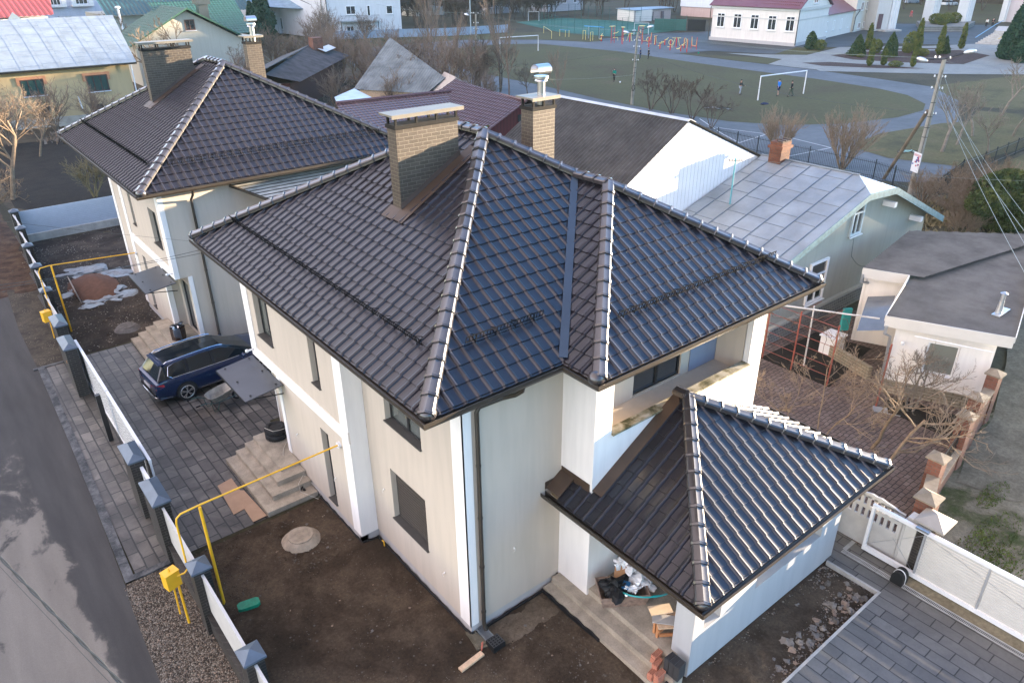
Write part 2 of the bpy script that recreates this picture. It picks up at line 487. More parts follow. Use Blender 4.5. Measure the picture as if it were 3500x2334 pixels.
def window(house, p, d, inn, a, b, c, e, depth=.2, mull=(), trans=(), fm=None, gm=None, sill=True, fw=.055, blind=False, name='window', sillmat=None, hinges=False):
    """p wall origin xy, d along, inn inward (unit xy); opening a..b x c..e"""
    fm = fm or M_frame; gm = gm or M_glass
    D = Vector((d[0], d[1], 0)); I = Vector((inn[0], inn[1], 0)); O = Vector((p[0], p[1], 0))
    def bx(mb, s0, s1, k0, k1, h0, h1, mi=0):
        vs = [O + D * s + I * k + Vector((0, 0, h)) for h in (h0, h1) for s, k in ((s0, k0), (s1, k0), (s1, k1), (s0, k1))]
        mb.add(vs, [(0, 3, 2, 1), (4, 5, 6, 7), (0, 1, 5, 4), (1, 2, 6, 5), (2, 3, 7, 6), (3, 0, 4, 7)], mi)
    f = MB()
    k0, k1 = depth - .06, depth - .003
    bx(f, a + .003, a + fw, k0, k1, c + .003, e - .003); bx(f, b - fw, b - .003, k0, k1, c + .003, e - .003)
    bx(f, a + fw, b - fw, k0, k1, c + .003, c + fw); bx(f, a + fw, b - fw, k0, k1, e - fw, e - .003)
    for m_ in mull: bx(f, a + m_ - fw * .7, a + m_ + fw * .7, k0 - .004, k1, c + fw, e - fw)
    for m_ in trans: bx(f, a + fw, b - fw, k0 - .002, k1, c + m_ - fw * .5, c + m_ + fw * .5)
    w = f.build(name, fm, house)
    g = MB()
    if blind:
        n = int((e - c - fw * 2) / .04)
        for i in range(n): bx(g, a + fw, b - fw, depth - .075 + (.008 if i % 2 else 0), depth - .03, c + fw + i * .04 + .002, c + fw + (i + 1) * .04 - .002)
        g.build('roller_shutter', M_blind, w)
    else:
        bx(g, a + fw * .8, b - fw * .8, depth - .03, depth - .02, c + fw * .8, e - fw * .8); g.build('pane', gm, w)
    if sill:
        s = MB(); bx(s, a - .02, b + .02, -.05, depth - .062, c - .03, c + .004); s.build('sill', sillmat or M_sill, w)
    return w
# ------------------------------------------------------------------ the two twin houses
def hip_roof(house, eave_lo, eave_hi, W, apx, apy, ap_z, ry, bay=None, guards=()):
    ze = 6.61
    y0, y1 = eave_lo, eave_hi
    A = (0, y0, ze); B = (0, y1, ze); R1 = (apx, apy, ap_z); R0 = (apx, ry, ap_z); Cc = (W, y1, ze); D = (W, y0, ze)
    mb = MB()
    tiled_face([B, A, R1, R0], (0, -1, 0), mb)
    caps = MB()
    if bay:
        x2, b, bx, by, bz = bay
        vy = apy * (bz - ze) / (ap_z - ze)
        V = (bx, vy, bz); R2 = (bx, by, bz); E2 = (x2, 0, ze); E3 = (x2, -b, ze); E4 = (W, -b, ze)
        tiled_face([A, E2, V, R1], (1, 0, 0), mb)
        tiled_face([E2, E3, R2, V], (0, -1, 0), mb)
        tiled_face([E3, E4, R2], (1, 0, 0), mb)
        tiled_face([E4, (W, vy, ze), V, R2], (0, 1, 0), mb)
        tiled_face([(W, vy, ze), Cc, R0, R1, V], (0, 1, 0), mb)
        for p, q in ((E3, R2), (V, R1), (R2, V), (E4, R2)): hip_caps(p, q, caps)
        val = MB()
        for p, q in ((E2, V),):
            p = Vector(p); q = Vector(q); d = (q - p).normalized(); s = d.cross(Vector((0, 0, 1))).normalized() * .09
            val.slab([p - s + Vector((0, 0, .10)), p + s + Vector((0, 0, .10)), q + s + Vector((0, 0, .10)), q - s + Vector((0, 0, .10))], .012)
    else:
        tiled_face([A, D, R1], (1, 0, 0), mb)
        tiled_face([D, Cc, R0, R1], (0, 1, 0), mb)
        hip_caps(D, R1, caps)
    tiled_face([Cc, B, R0], (-1, 0, 0), mb)
    hip_caps(A, R1, caps, r=.16); hip_caps(B, R0, caps); hip_caps(Cc, R0, caps); hip_caps(R1, R0, caps)
    # rounded end caps at the corners
    for p in [A, B, Cc] + ([E3, E4] if bay else [D]):
        caps.blob((p[0] + (.06 if p[0] < 1 else -.02), p[1] + (.05 if p[1] < 13 else -.05), p[2] + .06), .18, 2, jit=0, sq=(1, 1, .8))
    roof = mb.build('roof', M_tile, house)
    caps.build('ridge_tiles', M_ridge, roof, auto=35)
    if bay: val.build('valley_flashing', simple('blue grey valley sheet', (.03, .05, .075), .3, .6, .3), roof)
    # soffit, fascia
    sf = MB()
    inner = 1.15
    if bay:
        poly = [(0.03, 0.03), (x2 + .03, .03), (x2 + .03, -b + .03), (W - .03, -b + .03), (W - .03, y1 - .03), (0.03, y1 - .03)]
    else:
        poly = [(0.03, y0 + .03), (W - .03, y0 + .03), (W - .03, y1 - .03), (0.03, y1 - .03)]
    sf.prism(poly, ze - .17, ze - .03)
    sf.build('eaves', M_gutter, house)
    g = MB()
    if bay: path = [(0, y1, ze), (0, 0, ze), (x2, 0, ze), (x2, -b, ze), (W, -b, ze), (W, y1, ze), (0, y1, ze)]
    else: path = [(0, y1, ze), (0, y0, ze), (W, y0, ze), (W, y1, ze), (0, y1, ze)]
    gutter([(p[0], p[1], p[2] - .02) for p in path], g, outward=-1, w=.15)
    g.build('gutter', M_gutter, house)
    return roof

def chimney(house, x0, x1, y0, y1, zb, zt, cowl=None, posts=4, cap=(.13, .10)):
    c = MB(); c.box(x0, y0, zb, x1, y1, zt); ch = c.build('chimney', M_chim, house)
    e = MB()
    e.box(x0 - .03, y0 - .03, zt, x1 + .03, y1 + .03, zt + .09)
    for i in range(posts):
        for yy in (y0 + .0, y1 - .05):
            xx = x0 + (x1 - x0 - .05) * i / (posts - 1)
            e.box(xx, yy, zt + .09, xx + .05, yy + .05, zt + .29)
    e.build('cap_frame', M_soot, ch)
    s = MB(); s.box(x0 - cap[0], y0 - cap[1], zt + .29, x1 + cap[0], y1 + cap[1], zt + .335); s.box(x0 - cap[0], y0 - cap[1], zt + .25, x1 + cap[0], y0 - cap[1] + .02, zt + .289)
    s.build('cap_plate', M_capst, ch)
    if cowl:
        cx, cy = cowl
        k = MB(); k.tube([(cx, cy, zt - .1), (cx, cy, zt + .72)], .10, 16); k.tube([(cx, cy, zt + .68), (cx, cy, zt + .78)], .17, 16, r1=.12)
        # half-barrel hood
        n = 14; pts = []
        for i in range(n + 1):
            w = -.35 + (math.pi + .7) * i / n
            pts.append((math.cos(w) * .17, math.sin(w) * .16))
        for i in range(n):
            (a, b_), (c_, d_) = pts[i], pts[i + 1]
            for rr in (1, .97):
                k.face([(cx - .22, cy + a * rr, zt + .93 + b_ * rr), (cx + .22, cy + a * rr, zt + .93 + b_ * rr), (cx + .22, cy + c_ * rr, zt + .93 + d_ * rr), (cx - .22, cy + c_ * rr, zt + .93 + d_ * rr)])
        k.tube([(cx, cy, zt + .74), (cx, cy, zt + .80)], .19, 16)
        k.build('flue_cowl', M_steel, ch, auto=30)
    return ch

def downpipe(house, pts, name='downpipe'):
    t = MB(); t.tube(pts, .048, 10)
    zs = [p[2] for p in pts]; x, y = pts[-2][0], pts[-2][1]
    z = min(zs) + .5
    while z < max(zs) - .6: t.tube([(x, y, z), (x, y, z + .05)], .057, 10); z += 1.35
    return t.build(name, M_gutter, house, smooth=False, auto=40)

def build_twin(main):
    if main:
        house = empty('house', (5.3, 5.5, 0), 'nearest two storey house with black glazed hip roof, balcony recess and tiled corner porch', 'house', 'twin new houses')
        Y = lambda y: y
    else:
        house = empty('house', (5.3, 24, 0), 'matching new house farther left beyond the parked car, plain hipped black tile roof', 'house', 'twin new houses')
        Y = lambda y: 29.18 - y
    T = 6.45
    w = MB(); wt = MB()
    def panel(mb, p, q, z0, z1, holes=(), inn=None, depth=.2):
        wall_panel(mb, (p[0], Y(p[1])), (q[0], Y(q[1])), z0, z1, list(holes), depth, inward=inn)
    I = (1, 0)
    # protruding plane x=.63 from y=4.74 to 10.83 ; s measured from y=4.74
    s = lambda y: y - 4.74
    panel(w, (.63, 4.74), (.63, 10.83), 3.2, T, [(s(9.0), s(10.03), 4.17, 5.56), (s(6.05), s(6.5), 4.18, 5.54)], I)
    panel(w, (.63, 4.74), (.63, 9.12), .30, 3.2, [(s(6.05), s(6.5), .5, 2.8)], I)
    panel(w, (.63, 4.74), (1.10, 4.74), .30, T)
    panel(w, (1.10, .535), (1.10, 4.74), .30, T, [(2.14 - .535, 3.68 - .535, 4.27, 5.4), (2.16 - .535, 3.71 - .535, 1.37, 2.87)], I)
    panel(w, (.63, 9.12), (1.09, 9.12), .0, 3.2)
    panel(w, (1.09, 9.12), (1.09, 10.83), .0, 3.2, [(.35, 1.35, .62, 2.75)], I, .15)
    w.face([(.63, Y(9.12), 3.2), (1.09, Y(9.12), 3.2), (1.09, Y(10.83), 3.2), (.63, Y(10.83), 3.2)])
    panel(w, (.63, 10.83), (1.09, 10.83), 3.2, T)
    panel(w, (1.09, 10.83), (9.6, 10.83), 0, T)
    dy = 1 if main else -1
    for a, b, c, e, x, mul, bl in ((9.0, 10.03, 4.17, 5.56, .63, (.5,), 0), (6.05, 6.5, 4.18, 5.54, .63, (), 0), (6.05, 6.5, .5, 2.8, .63, (), 0),
                                   (2.14, 3.68, 4.27, 5.4, 1.10, (.75,), 0), (2.16, 3.71, 1.37, 2.87, 1.10, (), 1)):
        window(house, (x, Y(0)), (0, dy), (1, 0), a, b, c, e, .2, mul, (), None, M_glassg if not bl else None, blind=bool(bl))
    window(house, (1.09, Y(0)), (0, dy), (1, 0), 9.47, 10.47, .62, 2.75, .13, (), (), sill=False, name='door')
    # white trims, proud of the wall
    def trim(x0, ya, z0, x1, yb, z1): wt.box(x0, Y(ya), z0, x1, Y(yb), z1)
    P_ = .025
    trim(.63 - P_, 4.765, 3.2, .63 + .0, 10.4, 3.56)                   # floor band
    trim(.63 - P_, 4.715, .30, .63, 4.765 + .37, 3.197); trim(.63 - P_, 4.715, 3.563, .63, 5.13, T - .02)   # corner upright
    trim(.63 - P_, 10.42, 3.2, .63, 10.855, T - .02)                   # far corner strip
    trim(.63, 10.83, 3.2, .78, 10.855, T - .02)
    trim(.63 - P_, 8.95, .30, .63, 9.145, 3.197); trim(.63, 9.12, .3, .8, 9.145, 3.197)
    trim(1.10 - P_, .51, .30, 1.10, .91, T - .02)
    trim(1.06, 10.83, .55, 1.22, 10.86, 3.197)
    wt.face([(.629, Y(4.715), .3), (1.097, Y(4.715), .3), (1.097, Y(4.715), T - .02), (.629, Y(4.715), T - .02)])
    pl = MB()
    for a, b in (((.615, 4.73), (.615, 9.12)), ((1.085, .52), (1.085, 4.725)), ((.615, 4.73), (1.085, 4.73))):
        x0, x1 = a[0], b[0]
        if x0 == x1: pl.box(x0 + .03, Y(a[1] + .03), 0, x0 + .2, Y(b[1]), .297)
        else: pl.box(x0 + .03, Y(4.76), 0, x1 + .1, Y(4.9), .296)
    if main:
        # front walls towards the garden
        wall_panel(w, (1.10, .535), (3.74, .535), .30, T, [], inward=(0, 1))
        wt.box(1.075, .51, .30, 1.30, .535, T - .02)
        pl.box(1.12, .56, 0, 3.7, .8, .296)
        wall_panel(wt, (3.74, -.465), (3.74, .535), .0, T, [], inward=(1, 0))
        wall_panel(wt, (3.74, -.465), (9.6, -.465), .0, T, [(.51, 5.34, 4.66, 6.40), (1.0, 4.6, .56, 2.75)], .18, inward=(0, 1))
        wall_panel(wt, (9.6, -.465), (9.6, 10.83), .0, T, [], inward=(-1, 0))
        # loggia interior
        lg = MB()
        wall_panel(lg, (4.25, .54), (9.08, .54), 4.3, 6.44, [(1.75, 3.45, 4.45, 6.35)], .1, inward=(0, 1))
        lg.face([(4.25, -.30, 4.3), (4.25, .54, 4.3), (4.25, .54, 6.44), (4.25, -.30, 6.44)]); 
        lg.face([(9.08, -.30, 4.3), (9.08, .54, 4.3), (9.08, .54, 6.44), (9.08, -.30, 6.44)])
        lg.face([(4.25, -.44, 4.4), (9.08, -.44, 4.4), (9.08, .54, 4.4), (4.25, .54, 4.4)])
        lg.build('loggia_wall', M_panel, house)
        bl = MB(); bl.box(8.02, .515, 4.42, 9.06, .536, 6.4); bl.build('loggia_panel', plaster('blue grey render', (.22, .25, .32)), house)
        ss = MB(); ss.box(4.9, .515, 5.0, 4.98, .538, 5.08); ss.build('wall_socket', M_wpaint, house)
        window(house, (4.25, .54), (1, 0), (0, 1), 1.75, 3.45, 4.45, 6.35, .1, (.85,), (), M_dark, sill=False, name='balcony_door')
        cp = MB(); cp.box(4.25, -.53, 4.655, 9.08, -.28, 4.70)
        for o_ in (): pass
        cp.build('parapet_cap', mossy, house)
        window(house, (3.74, -.465), (1, 0), (0, 1), 1.0, 4.6, .56, 2.75, .17, (1.2, 2.4), (), M_dark, sill=False, name='terrace_door')
    else:
        wall_panel(w, (1.10, 28.65), (9.6, 28.65), 0, T, []); wall_panel(w, (9.6, 18.35), (9.6, 28.65), 0, T, [])
    w.build('wall', M_panel, house); wt.build('white_trim', M_white, house); pl.build('plinth', M_plinth, house)
    # upstairs canopy over the entrance steps
    cn = MB()
    ya, yb = Y(8.67), Y(10.93)
    if ya > yb: ya, yb = yb, ya
    cn.slab([(.60, ya, 3.12), (-.52, ya, 2.98), (-.52, yb, 2.98), (.60, yb, 3.12)], .03)
    canopy = cn.build('entrance_canopy', simple('dark canopy sheet', (.045, .050, .06), .3, .5, 0, .15, 1.5), house)
    bt = MB()
    for yy in (ya + .15, (ya + yb) / 2, yb - .15):
        for xx in (-.3, .45): bt.lathe([(.03, 0), (.03, .014), (.0, .018)], (xx, yy, 3.0 + (xx + .52) * .125), 8)
        bt.tube([(.62, yy, 2.75), (-.42, yy, 2.93)], .018, 6); bt.tube([(.62, yy, 3.05), (-.45, yy, 2.955)], .018, 6)
    bt.box(-.53, ya - .005, 2.935, -.515, yb + .005, 2.985)
    bt.build('canopy_bracket', M_black, canopy)
    # small wall things
    lamp = MB(); lamp.tube([(.60, Y(10.7), 3.42), (.44, Y(10.7), 3.42)], .03, 10); lamp.blob((.40, Y(10.7), 3.42), .055, 2, jit=0)
    lamp.build('security_camera', M_wpaint, house, smooth=True)
    return house

mossy = None
def mk_mossy():
    mt, t, b = nodes('mossy ledge'); setp(b, .9, .2); co = coord(t)
    f = nz(t, co, 2.4, 8, .7, .4)
    c = rmp(t, f, [(.38, (.06, .055, .025)), (.47, (.20, .17, .10)), (.6, (.38, .34, .26))])
    t.links.new(c, b.inputs['Base Color']); bump(t, b, f, .4, .02); return mt
mossy = mk_mossy()

house1 = build_twin(True)
hip_roof(house1, 0, 12.26, 10.70, 5.44, 5.45, 9.86, 6.58, (3.22, 1.0, 7.02, 2.67, 8.89))
house2 = build_twin(False)
hip_roof(house2, 17.93, 30.90, 11.05, 5.48, 23.38, 9.88, 25.43)
K = .5974
ch1 = chimney(house1, 3.0, 4.70, 5.47, 5.85, 8.0, 10.30)
chimney(house1, 7.08, 7.83, 5.5, 5.98, 8.2, 10.22, (7.55, 5.74), 3, (.10, .10))
ch2 = chimney(house2, 2.92, 4.86, 25.33, 25.72, 7.9, 10.42)
chimney(house2, 6.79, 7.45, 24.0, 24.42, 8.4, 10.52, (7.2, 24.2), 3, (.10, .10))
for ch, x0, x1, y0, y1 in ((ch1, 3.0, 4.70, 5.47, 5.85), (ch2, 2.92, 4.86, 25.33, 25.72)):
    f = MB()
    zz = lambda x: 6.61 + K * x
    f.slab([(x0 - .28, y0 - .42, zz(x0 - .28) + .05), (x1 + .32, y0 - .42, zz(x1 + .32) + .05), (x1 + .32, y0, zz(x1 + .32) + .07), (x0 - .28, y0, zz(x0 - .28) + .07)], .02)
    f.slab([(x0 - .30, y0, zz(x0 - .30) + .065), (x0 + .0, y0, zz(x0) + .075), (x0 + .0, y1 + .1, zz(x0) + .075), (x0 - .30, y1 + .1, zz(x0 - .30) + .065)], .02)
    f.slab([(x0 - .02, y0 - .03, zz(x0) + .06), (x1 + .03, y0 - .03, zz(x1 + .03) + .06), (x1 + .03, y0 - .006, zz(x1 + .03) + .18), (x0 - .02, y0 - .006, zz(x0) + .18)], .01)
    f.build('chimney_flashing', M_lead, ch)
# snow guards
nl = (-K, 0, 1)
nf = (0, -K, 1)
M_guard = simple('dull black snow guard', (.008, .008, .008), .95, .05)
def guard(house, a, b, n):
    g = MB(); snow_guard(a, b, n, g); g.build('snow_guard', M_guard, house)
zf = lambda t: 6.61 + K * t + .06
guard(house1, (.85, 11.3, zf(.85)), (.85, 1.3, zf(.85)), nl)
guard(house1, (1.45, .88, zf(.88)), (3.45, .88, zf(.88)), nf)
guard(house1, (4.5, -.15, zf(.85)), (10.0, -.15, zf(.85)), nf)
guard(house2, (.85, 30.0, zf(.85)), (.85, 19.4, zf(.85)), nl)
guard(house2, (1.3, 18.83, zf(.9)), (10, 18.83, zf(.9)), nf)
downpipe(house1, [(2.15, -.07, 6.50), (2.15, -.03, 6.36), (2.10, .12, 6.22), (1.95, .35, 6.10), (1.46, .44, 6.05), (1.40, .45, 5.95), (1.40, .45, .25), (1.40, .38, .10)])
downpipe(house2, [(1.75, 17.86, 6.5), (1.75, 17.95, 6.30), (1.74, 18.27, 6.05), (1.74, 18.27, .2), (1.74, 18.2, .1)])

# entrance steps
def steps1():
    s = MB()
    s.box(-.88, 7.36, 0, .61, 10.6, .16); s.box(-.55, 7.75, .16, .61, 10.58, .32); s.box(-.25, 8.08, .32, .61, 10.56, .48); s.box(.03, 8.45, .48, .61, 10.54, .62)
    s.box(.61, 9.15, 0, 1.085, 10.82, .617)
    return s.build('entrance_steps', M_conc, house1)
steps1()
s = MB()
s.box(-.93, 18.6, 0, .61, 21.15, .16); s.box(-.62, 18.6, .16, .61, 21.14, .32); s.box(-.30, 18.6, .32, .61, 21.13, .48); s.box(.02, 18.6, .48, .61, 21.12, .62); s.box(.61, 18.37, 0, 1.085, 20.03, .617)
s.build('entrance_steps', M_conc, house2)

# ------------------------------------------------------------------ garden porch of the near house
ZE = 3.05
pf, pa = (3.28, -3.87, ZE), (6.33, -.80, 4.90)
pr_, pbk = (10.02, -3.87, ZE), (6.33, -.47, 4.90)
mb = MB()
tiled_face([pf, pr_, pa], (1, 0, 0), mb)
tiled_face([(3.28, -.47, ZE), pf, pa, pbk], (0, -1, 0), mb)
tiled_face([(3.28, .12, ZE), (3.28, -.47, ZE), (3.74, -.47, ZE + .46 * .607), (3.74, .12, ZE + .46 * .607)], (0, -1, 0), mb)
tiled_face([pr_, (10.02, -.47, ZE), pbk, pa], (0, 1, 0), mb)
proof = mb.build('porch_roof', M_tile, house1)
cp = MB()
hip_caps(pf, pa, cp); hip_caps(pr_, pa, cp); hip_caps(pa, pbk, cp)
for p in (pf, pr_): cp.blob((p[0] + (.06 if p[0] < 5 else -.05), p[1] + .06, p[2] + .05), .17, 2, jit=0, sq=(1, 1, .8))
cp.build('ridge_tiles', M_ridge, proof, auto=35)
fl = MB()
kz = .607
z_ = lambda x: ZE + (x - 3.28) * kz + .10
fl.slab([(3.28, .53, ZE + .09), (3.28, .08, ZE + .09), (3.74, .08, z_(3.74)), (3.74, .53, z_(3.74))], .02)
fl.slab([(3.74, -.47, z_(3.74)), (3.74, -.76, z_(3.74)), (6.1, -.76, z_(6.1)), (6.33, -.47, z_(6.33))], .02)
fl.box(3.26, .515, ZE + .05, 3.73, .53, ZE + .24); fl.box(3.72, -.4, ZE + .2, 3.735, .5, ZE + .50)
fl.build('porch_flashing', M_lead, proof)
pw = MB(); pz = MB()
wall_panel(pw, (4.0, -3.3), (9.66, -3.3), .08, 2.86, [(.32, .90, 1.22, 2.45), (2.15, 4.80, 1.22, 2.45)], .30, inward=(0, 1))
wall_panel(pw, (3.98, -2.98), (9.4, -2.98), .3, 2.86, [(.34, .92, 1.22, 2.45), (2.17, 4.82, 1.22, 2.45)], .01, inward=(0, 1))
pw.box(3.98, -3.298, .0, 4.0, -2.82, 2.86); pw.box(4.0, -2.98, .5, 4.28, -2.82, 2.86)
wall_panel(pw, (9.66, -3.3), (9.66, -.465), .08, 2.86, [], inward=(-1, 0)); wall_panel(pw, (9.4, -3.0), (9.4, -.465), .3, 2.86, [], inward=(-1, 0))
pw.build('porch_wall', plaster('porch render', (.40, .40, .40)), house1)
pz.box(4.05, -3.26, 0, 9.58, -3.0, .085); pz.build('porch_plinth', M_concl, house1)
bm_ = MB()
bm_.box(3.45, -3.70, 2.86, 9.85, -2.9, 3.0); bm_.box(3.45, -2.9, 2.86, 4.1, .5, 3.0)
bm_.build('porch_soffit', simple('porch soffit', (.30, .24, .17), .7, .3), house1)
g = MB(); gutter([(3.28, .54, ZE - .02), (3.28, -3.87, ZE - .02), (10.02, -3.87, ZE - .02), (10.02, -.5, ZE - .02)], g, outward=-1, w=.15); g.build('porch_gutter', M_gutter, house1)
fs = MB()
fs.box(3.80, -3.0, 0, 9.4, -.465, .50); fs.box(3.48, -3.32, 0, 3.80, .48, .335); fs.box(3.22, -3.32, 0, 3.48, .50, .165)
fs.build('garden_steps', M_conc, house1)
# loggia ledge, drain and foil at the foot of the walls
fm = MB()
def foil(pts, h):
    for a, b in zip(pts[:-1], pts[1:]):
        L = math.hypot(b[0] - a[0], b[1] - a[1]); n = max(2, int(L / .12)); 
        for i in range(n):
            p = [a[0] + (b[0] - a[0]) * i / n, a[1] + (b[1] - a[1]) * i / n]; q = [a[0] + (b[0] - a[0]) * (i + 1) / n, a[1] + (b[1] - a[1]) * (i + 1) / n]
            d = Vector((q[0] - p[0], q[1] - p[1], 0)).normalized(); nn = Vector((d.y, -d.x, 0)) * .035
            h0 = h + .025 * math.sin(i * 1.7 + a[0]); h1 = h + .025 * math.sin((i + 1) * 1.7 + a[0])
            fm.add([(p[0], p[1], 0), (q[0], q[1], 0), (q[0], q[1], h1), (p[0], p[1], h0), (p[0] + nn.x, p[1] + nn.y, 0), (q[0] + nn.x, q[1] + nn.y, 0), (q[0] + nn.x, q[1] + nn.y, h1 * .9), (p[0] + nn.x, p[1] + nn.y, h0 * .9)], [(0, 1, 2, 3), (4, 5, 6, 7), (3, 2, 6, 7), (0, 3, 7, 4), (1, 2, 6, 5)])
foil([(.63, 7.3), (.63, 4.75), (1.07, 4.70), (1.09, .53), (1.2, .50), (3.22, .50)][::1], .10)
foil([(3.2, .50), (3.21, -1.45)], .15)
fm.build('foundation_membrane', M_black, house1)
# lean-to glazing on the far house
lt = MB()
lt.slab([(3.2, 18.32, 6.28), (4.35, 16.9, 5.72), (9.9, 16.9, 5.72), (9.9, 18.32, 6.28)], .03)
lean = lt.build('lean_to_roof', simple('weathered decking sheet', (.34, .32, .28), .6, .4, 0, .3, 3), house2)
lr = MB()
for i in range(9):
    y = 18.3 - i * .17; z = 6.30 - i * .069
    xl = 3.2 + (18.32 - y) * .81
    lr.tube([(xl, y, z), (9.9, y, z)], .014, 4)
lr.tube([(3.2, 18.32, 6.29), (4.35, 16.9, 5.73)], .06, 4); lr.tube([(4.35, 16.9, 5.72), (9.9, 16.9, 5.72)], .05, 4)
lr.build('rafter', M_gutter, lean)

for x, y, z, d in ((.62, 5.9, 1.5, (-1, 0)), (.62, 8.2, 1.7, (-1, 0)), (1.09, 4.1, 2.0, (-1, 0)), (1.09, 1.5, 1.2, (-1, 0)), (2.35, .53, 1.9, (0, -1))):
    mb = MB(); mb.tube([(x, y, z), (x + d[0] * .05, y + d[1] * .05, z + .01), (x + d[0] * .06 + .01, y + d[1] * .06 + .03, z - .07), (x + d[0] * .03, y + d[1] * .03 + .03, z - .12)], .006, 5); mb.blob((x + d[0] * .012, y + d[1] * .012, z), .03, 1, jit=.3, sq=(.6, .6, 1)); mb.build('wire_stub', M_white, house1)
# ------------------------------------------------------------------ ground surfaces
def sheet(name, poly, z, mt, kind='structure'):
    mb = MB(); mb.face([(x, y, z) for x, y in poly]); o = mb.build(name, mt, loc=(0, 0, 0)); tag(o, kind=kind); return o
def ground_mat(name, stops, scale=.6, fine=18, rough=.95, bp=.6, speck=None, spec=.2, fmul=.55):
    mt, t, b = nodes(name); setp(b, rough, spec); co = coord(t)
    f = nz(t, co, scale, 9, .68, .3); g = nz(t, co, fine, 6, .75)
    c = rmp(t, f, stops)
    c = mix(t, 1, c, rmp(t, g, [(.3, fmul), (.7, 1.15)]), 'MULTIPLY')
    if speck:
        v = t.nodes.new('ShaderNodeTexVoronoi'); v.inputs['Scale'].default_value = speck[0]; v.inputs['Randomness'].default_value = 1; t.links.new(co, v.inputs['Vector'])
        w = nz(t, co, speck[0] * .13, 3)
        k = mix(t, 1, rmp(t, v.outputs['Distance'], [(speck[1], 1.0), (speck[1] + .05, 0.0)]), rmp(t, w, [(.48, 0.0), (.6, 1.0)]), 'MULTIPLY')
        c = mix(t, k, c, speck[2])
    t.links.new(c, b.inputs['Base Color']); bump(t, b, g, bp, .03); return mt
M_soil = ground_mat('trampled soil', [(.34, (0.0246, 0.0164, 0.0098)), (.46, (0.0476, 0.0320, 0.0197)), (.58, (0.0943, 0.0672, 0.0435)), (.70, (0.0615, 0.0435, 0.0279))], .5, 16, bp=1.0, speck=(13, .13, (0.1230, 0.1025, 0.0779)))
M_dsoil = ground_mat('dark garden soil', [(.35, (0.0108, 0.0090, 0.0072)), (.6, (0.0240, 0.0192, 0.0144))], .8, 14, bp=.8)
M_base = ground_mat('rough winter ground', [(.35, (0.0300, 0.0270, 0.0154)), (.5, (0.0510, 0.0450, 0.0248)), (.7, (0.0720, 0.0630, 0.0358))], .12, 3)
M_field = ground_mat('worn winter grass', [(.33, (.058, .045, .022)), (.43, (.060, .056, .024)), (.58, (.066, .066, .026)), (.70, (.085, .066, .036))], .09, 2.6, bp=.3, fmul=.68)
M_grass2 = ground_mat('dry grass', [(.35, (0.0527, 0.0480, 0.0220)), (.5, (0.0868, 0.0810, 0.0330)), (.68, (0.1054, 0.0870, 0.0440))], .22, 4, bp=.3, fmul=.65)
M_asph = ground_mat('old asphalt', [(.35, (0.0715, 0.0812, 0.0900)), (.65, (0.1045, 0.1160, 0.1290))], .12, 1.2, .8, .15, fmul=.85)
M_asphd = ground_mat('dark asphalt', [(.35, (0.0330, 0.0390, 0.0420)), (.65, (0.0600, 0.0660, 0.0720))], .2, 2, .7, .15, fmul=.8)
M_pale = ground_mat('pale concrete paving', [(.35, (0.1560, 0.1674, 0.1612)), (.65, (0.2040, 0.2170, 0.2046))], .3, 2, .8, .1, fmul=.85)
M_mulch = ground_mat('bark mulch', [(.35, (0.0300, 0.0180, 0.0144)), (.65, (0.0780, 0.0510, 0.0420))], 3, 5, bp=.5)
M_moss = ground_mat('sandy mossy ground', [(.36, (0.0310, 0.0450, 0.0099)), (.44, (0.0620, 0.0600, 0.0275)), (.50, (0.1240, 0.1080, 0.0715)), (.7, (0.1984, 0.1740, 0.1265))], .75, 9, bp=.7, fmul=.6)
M_apron = ground_mat('stained concrete apron', [(.35, (0.0910, 0.0782, 0.0527)), (.65, (0.1680, 0.1462, 0.1023))], 1.1, 9, .9, .3)

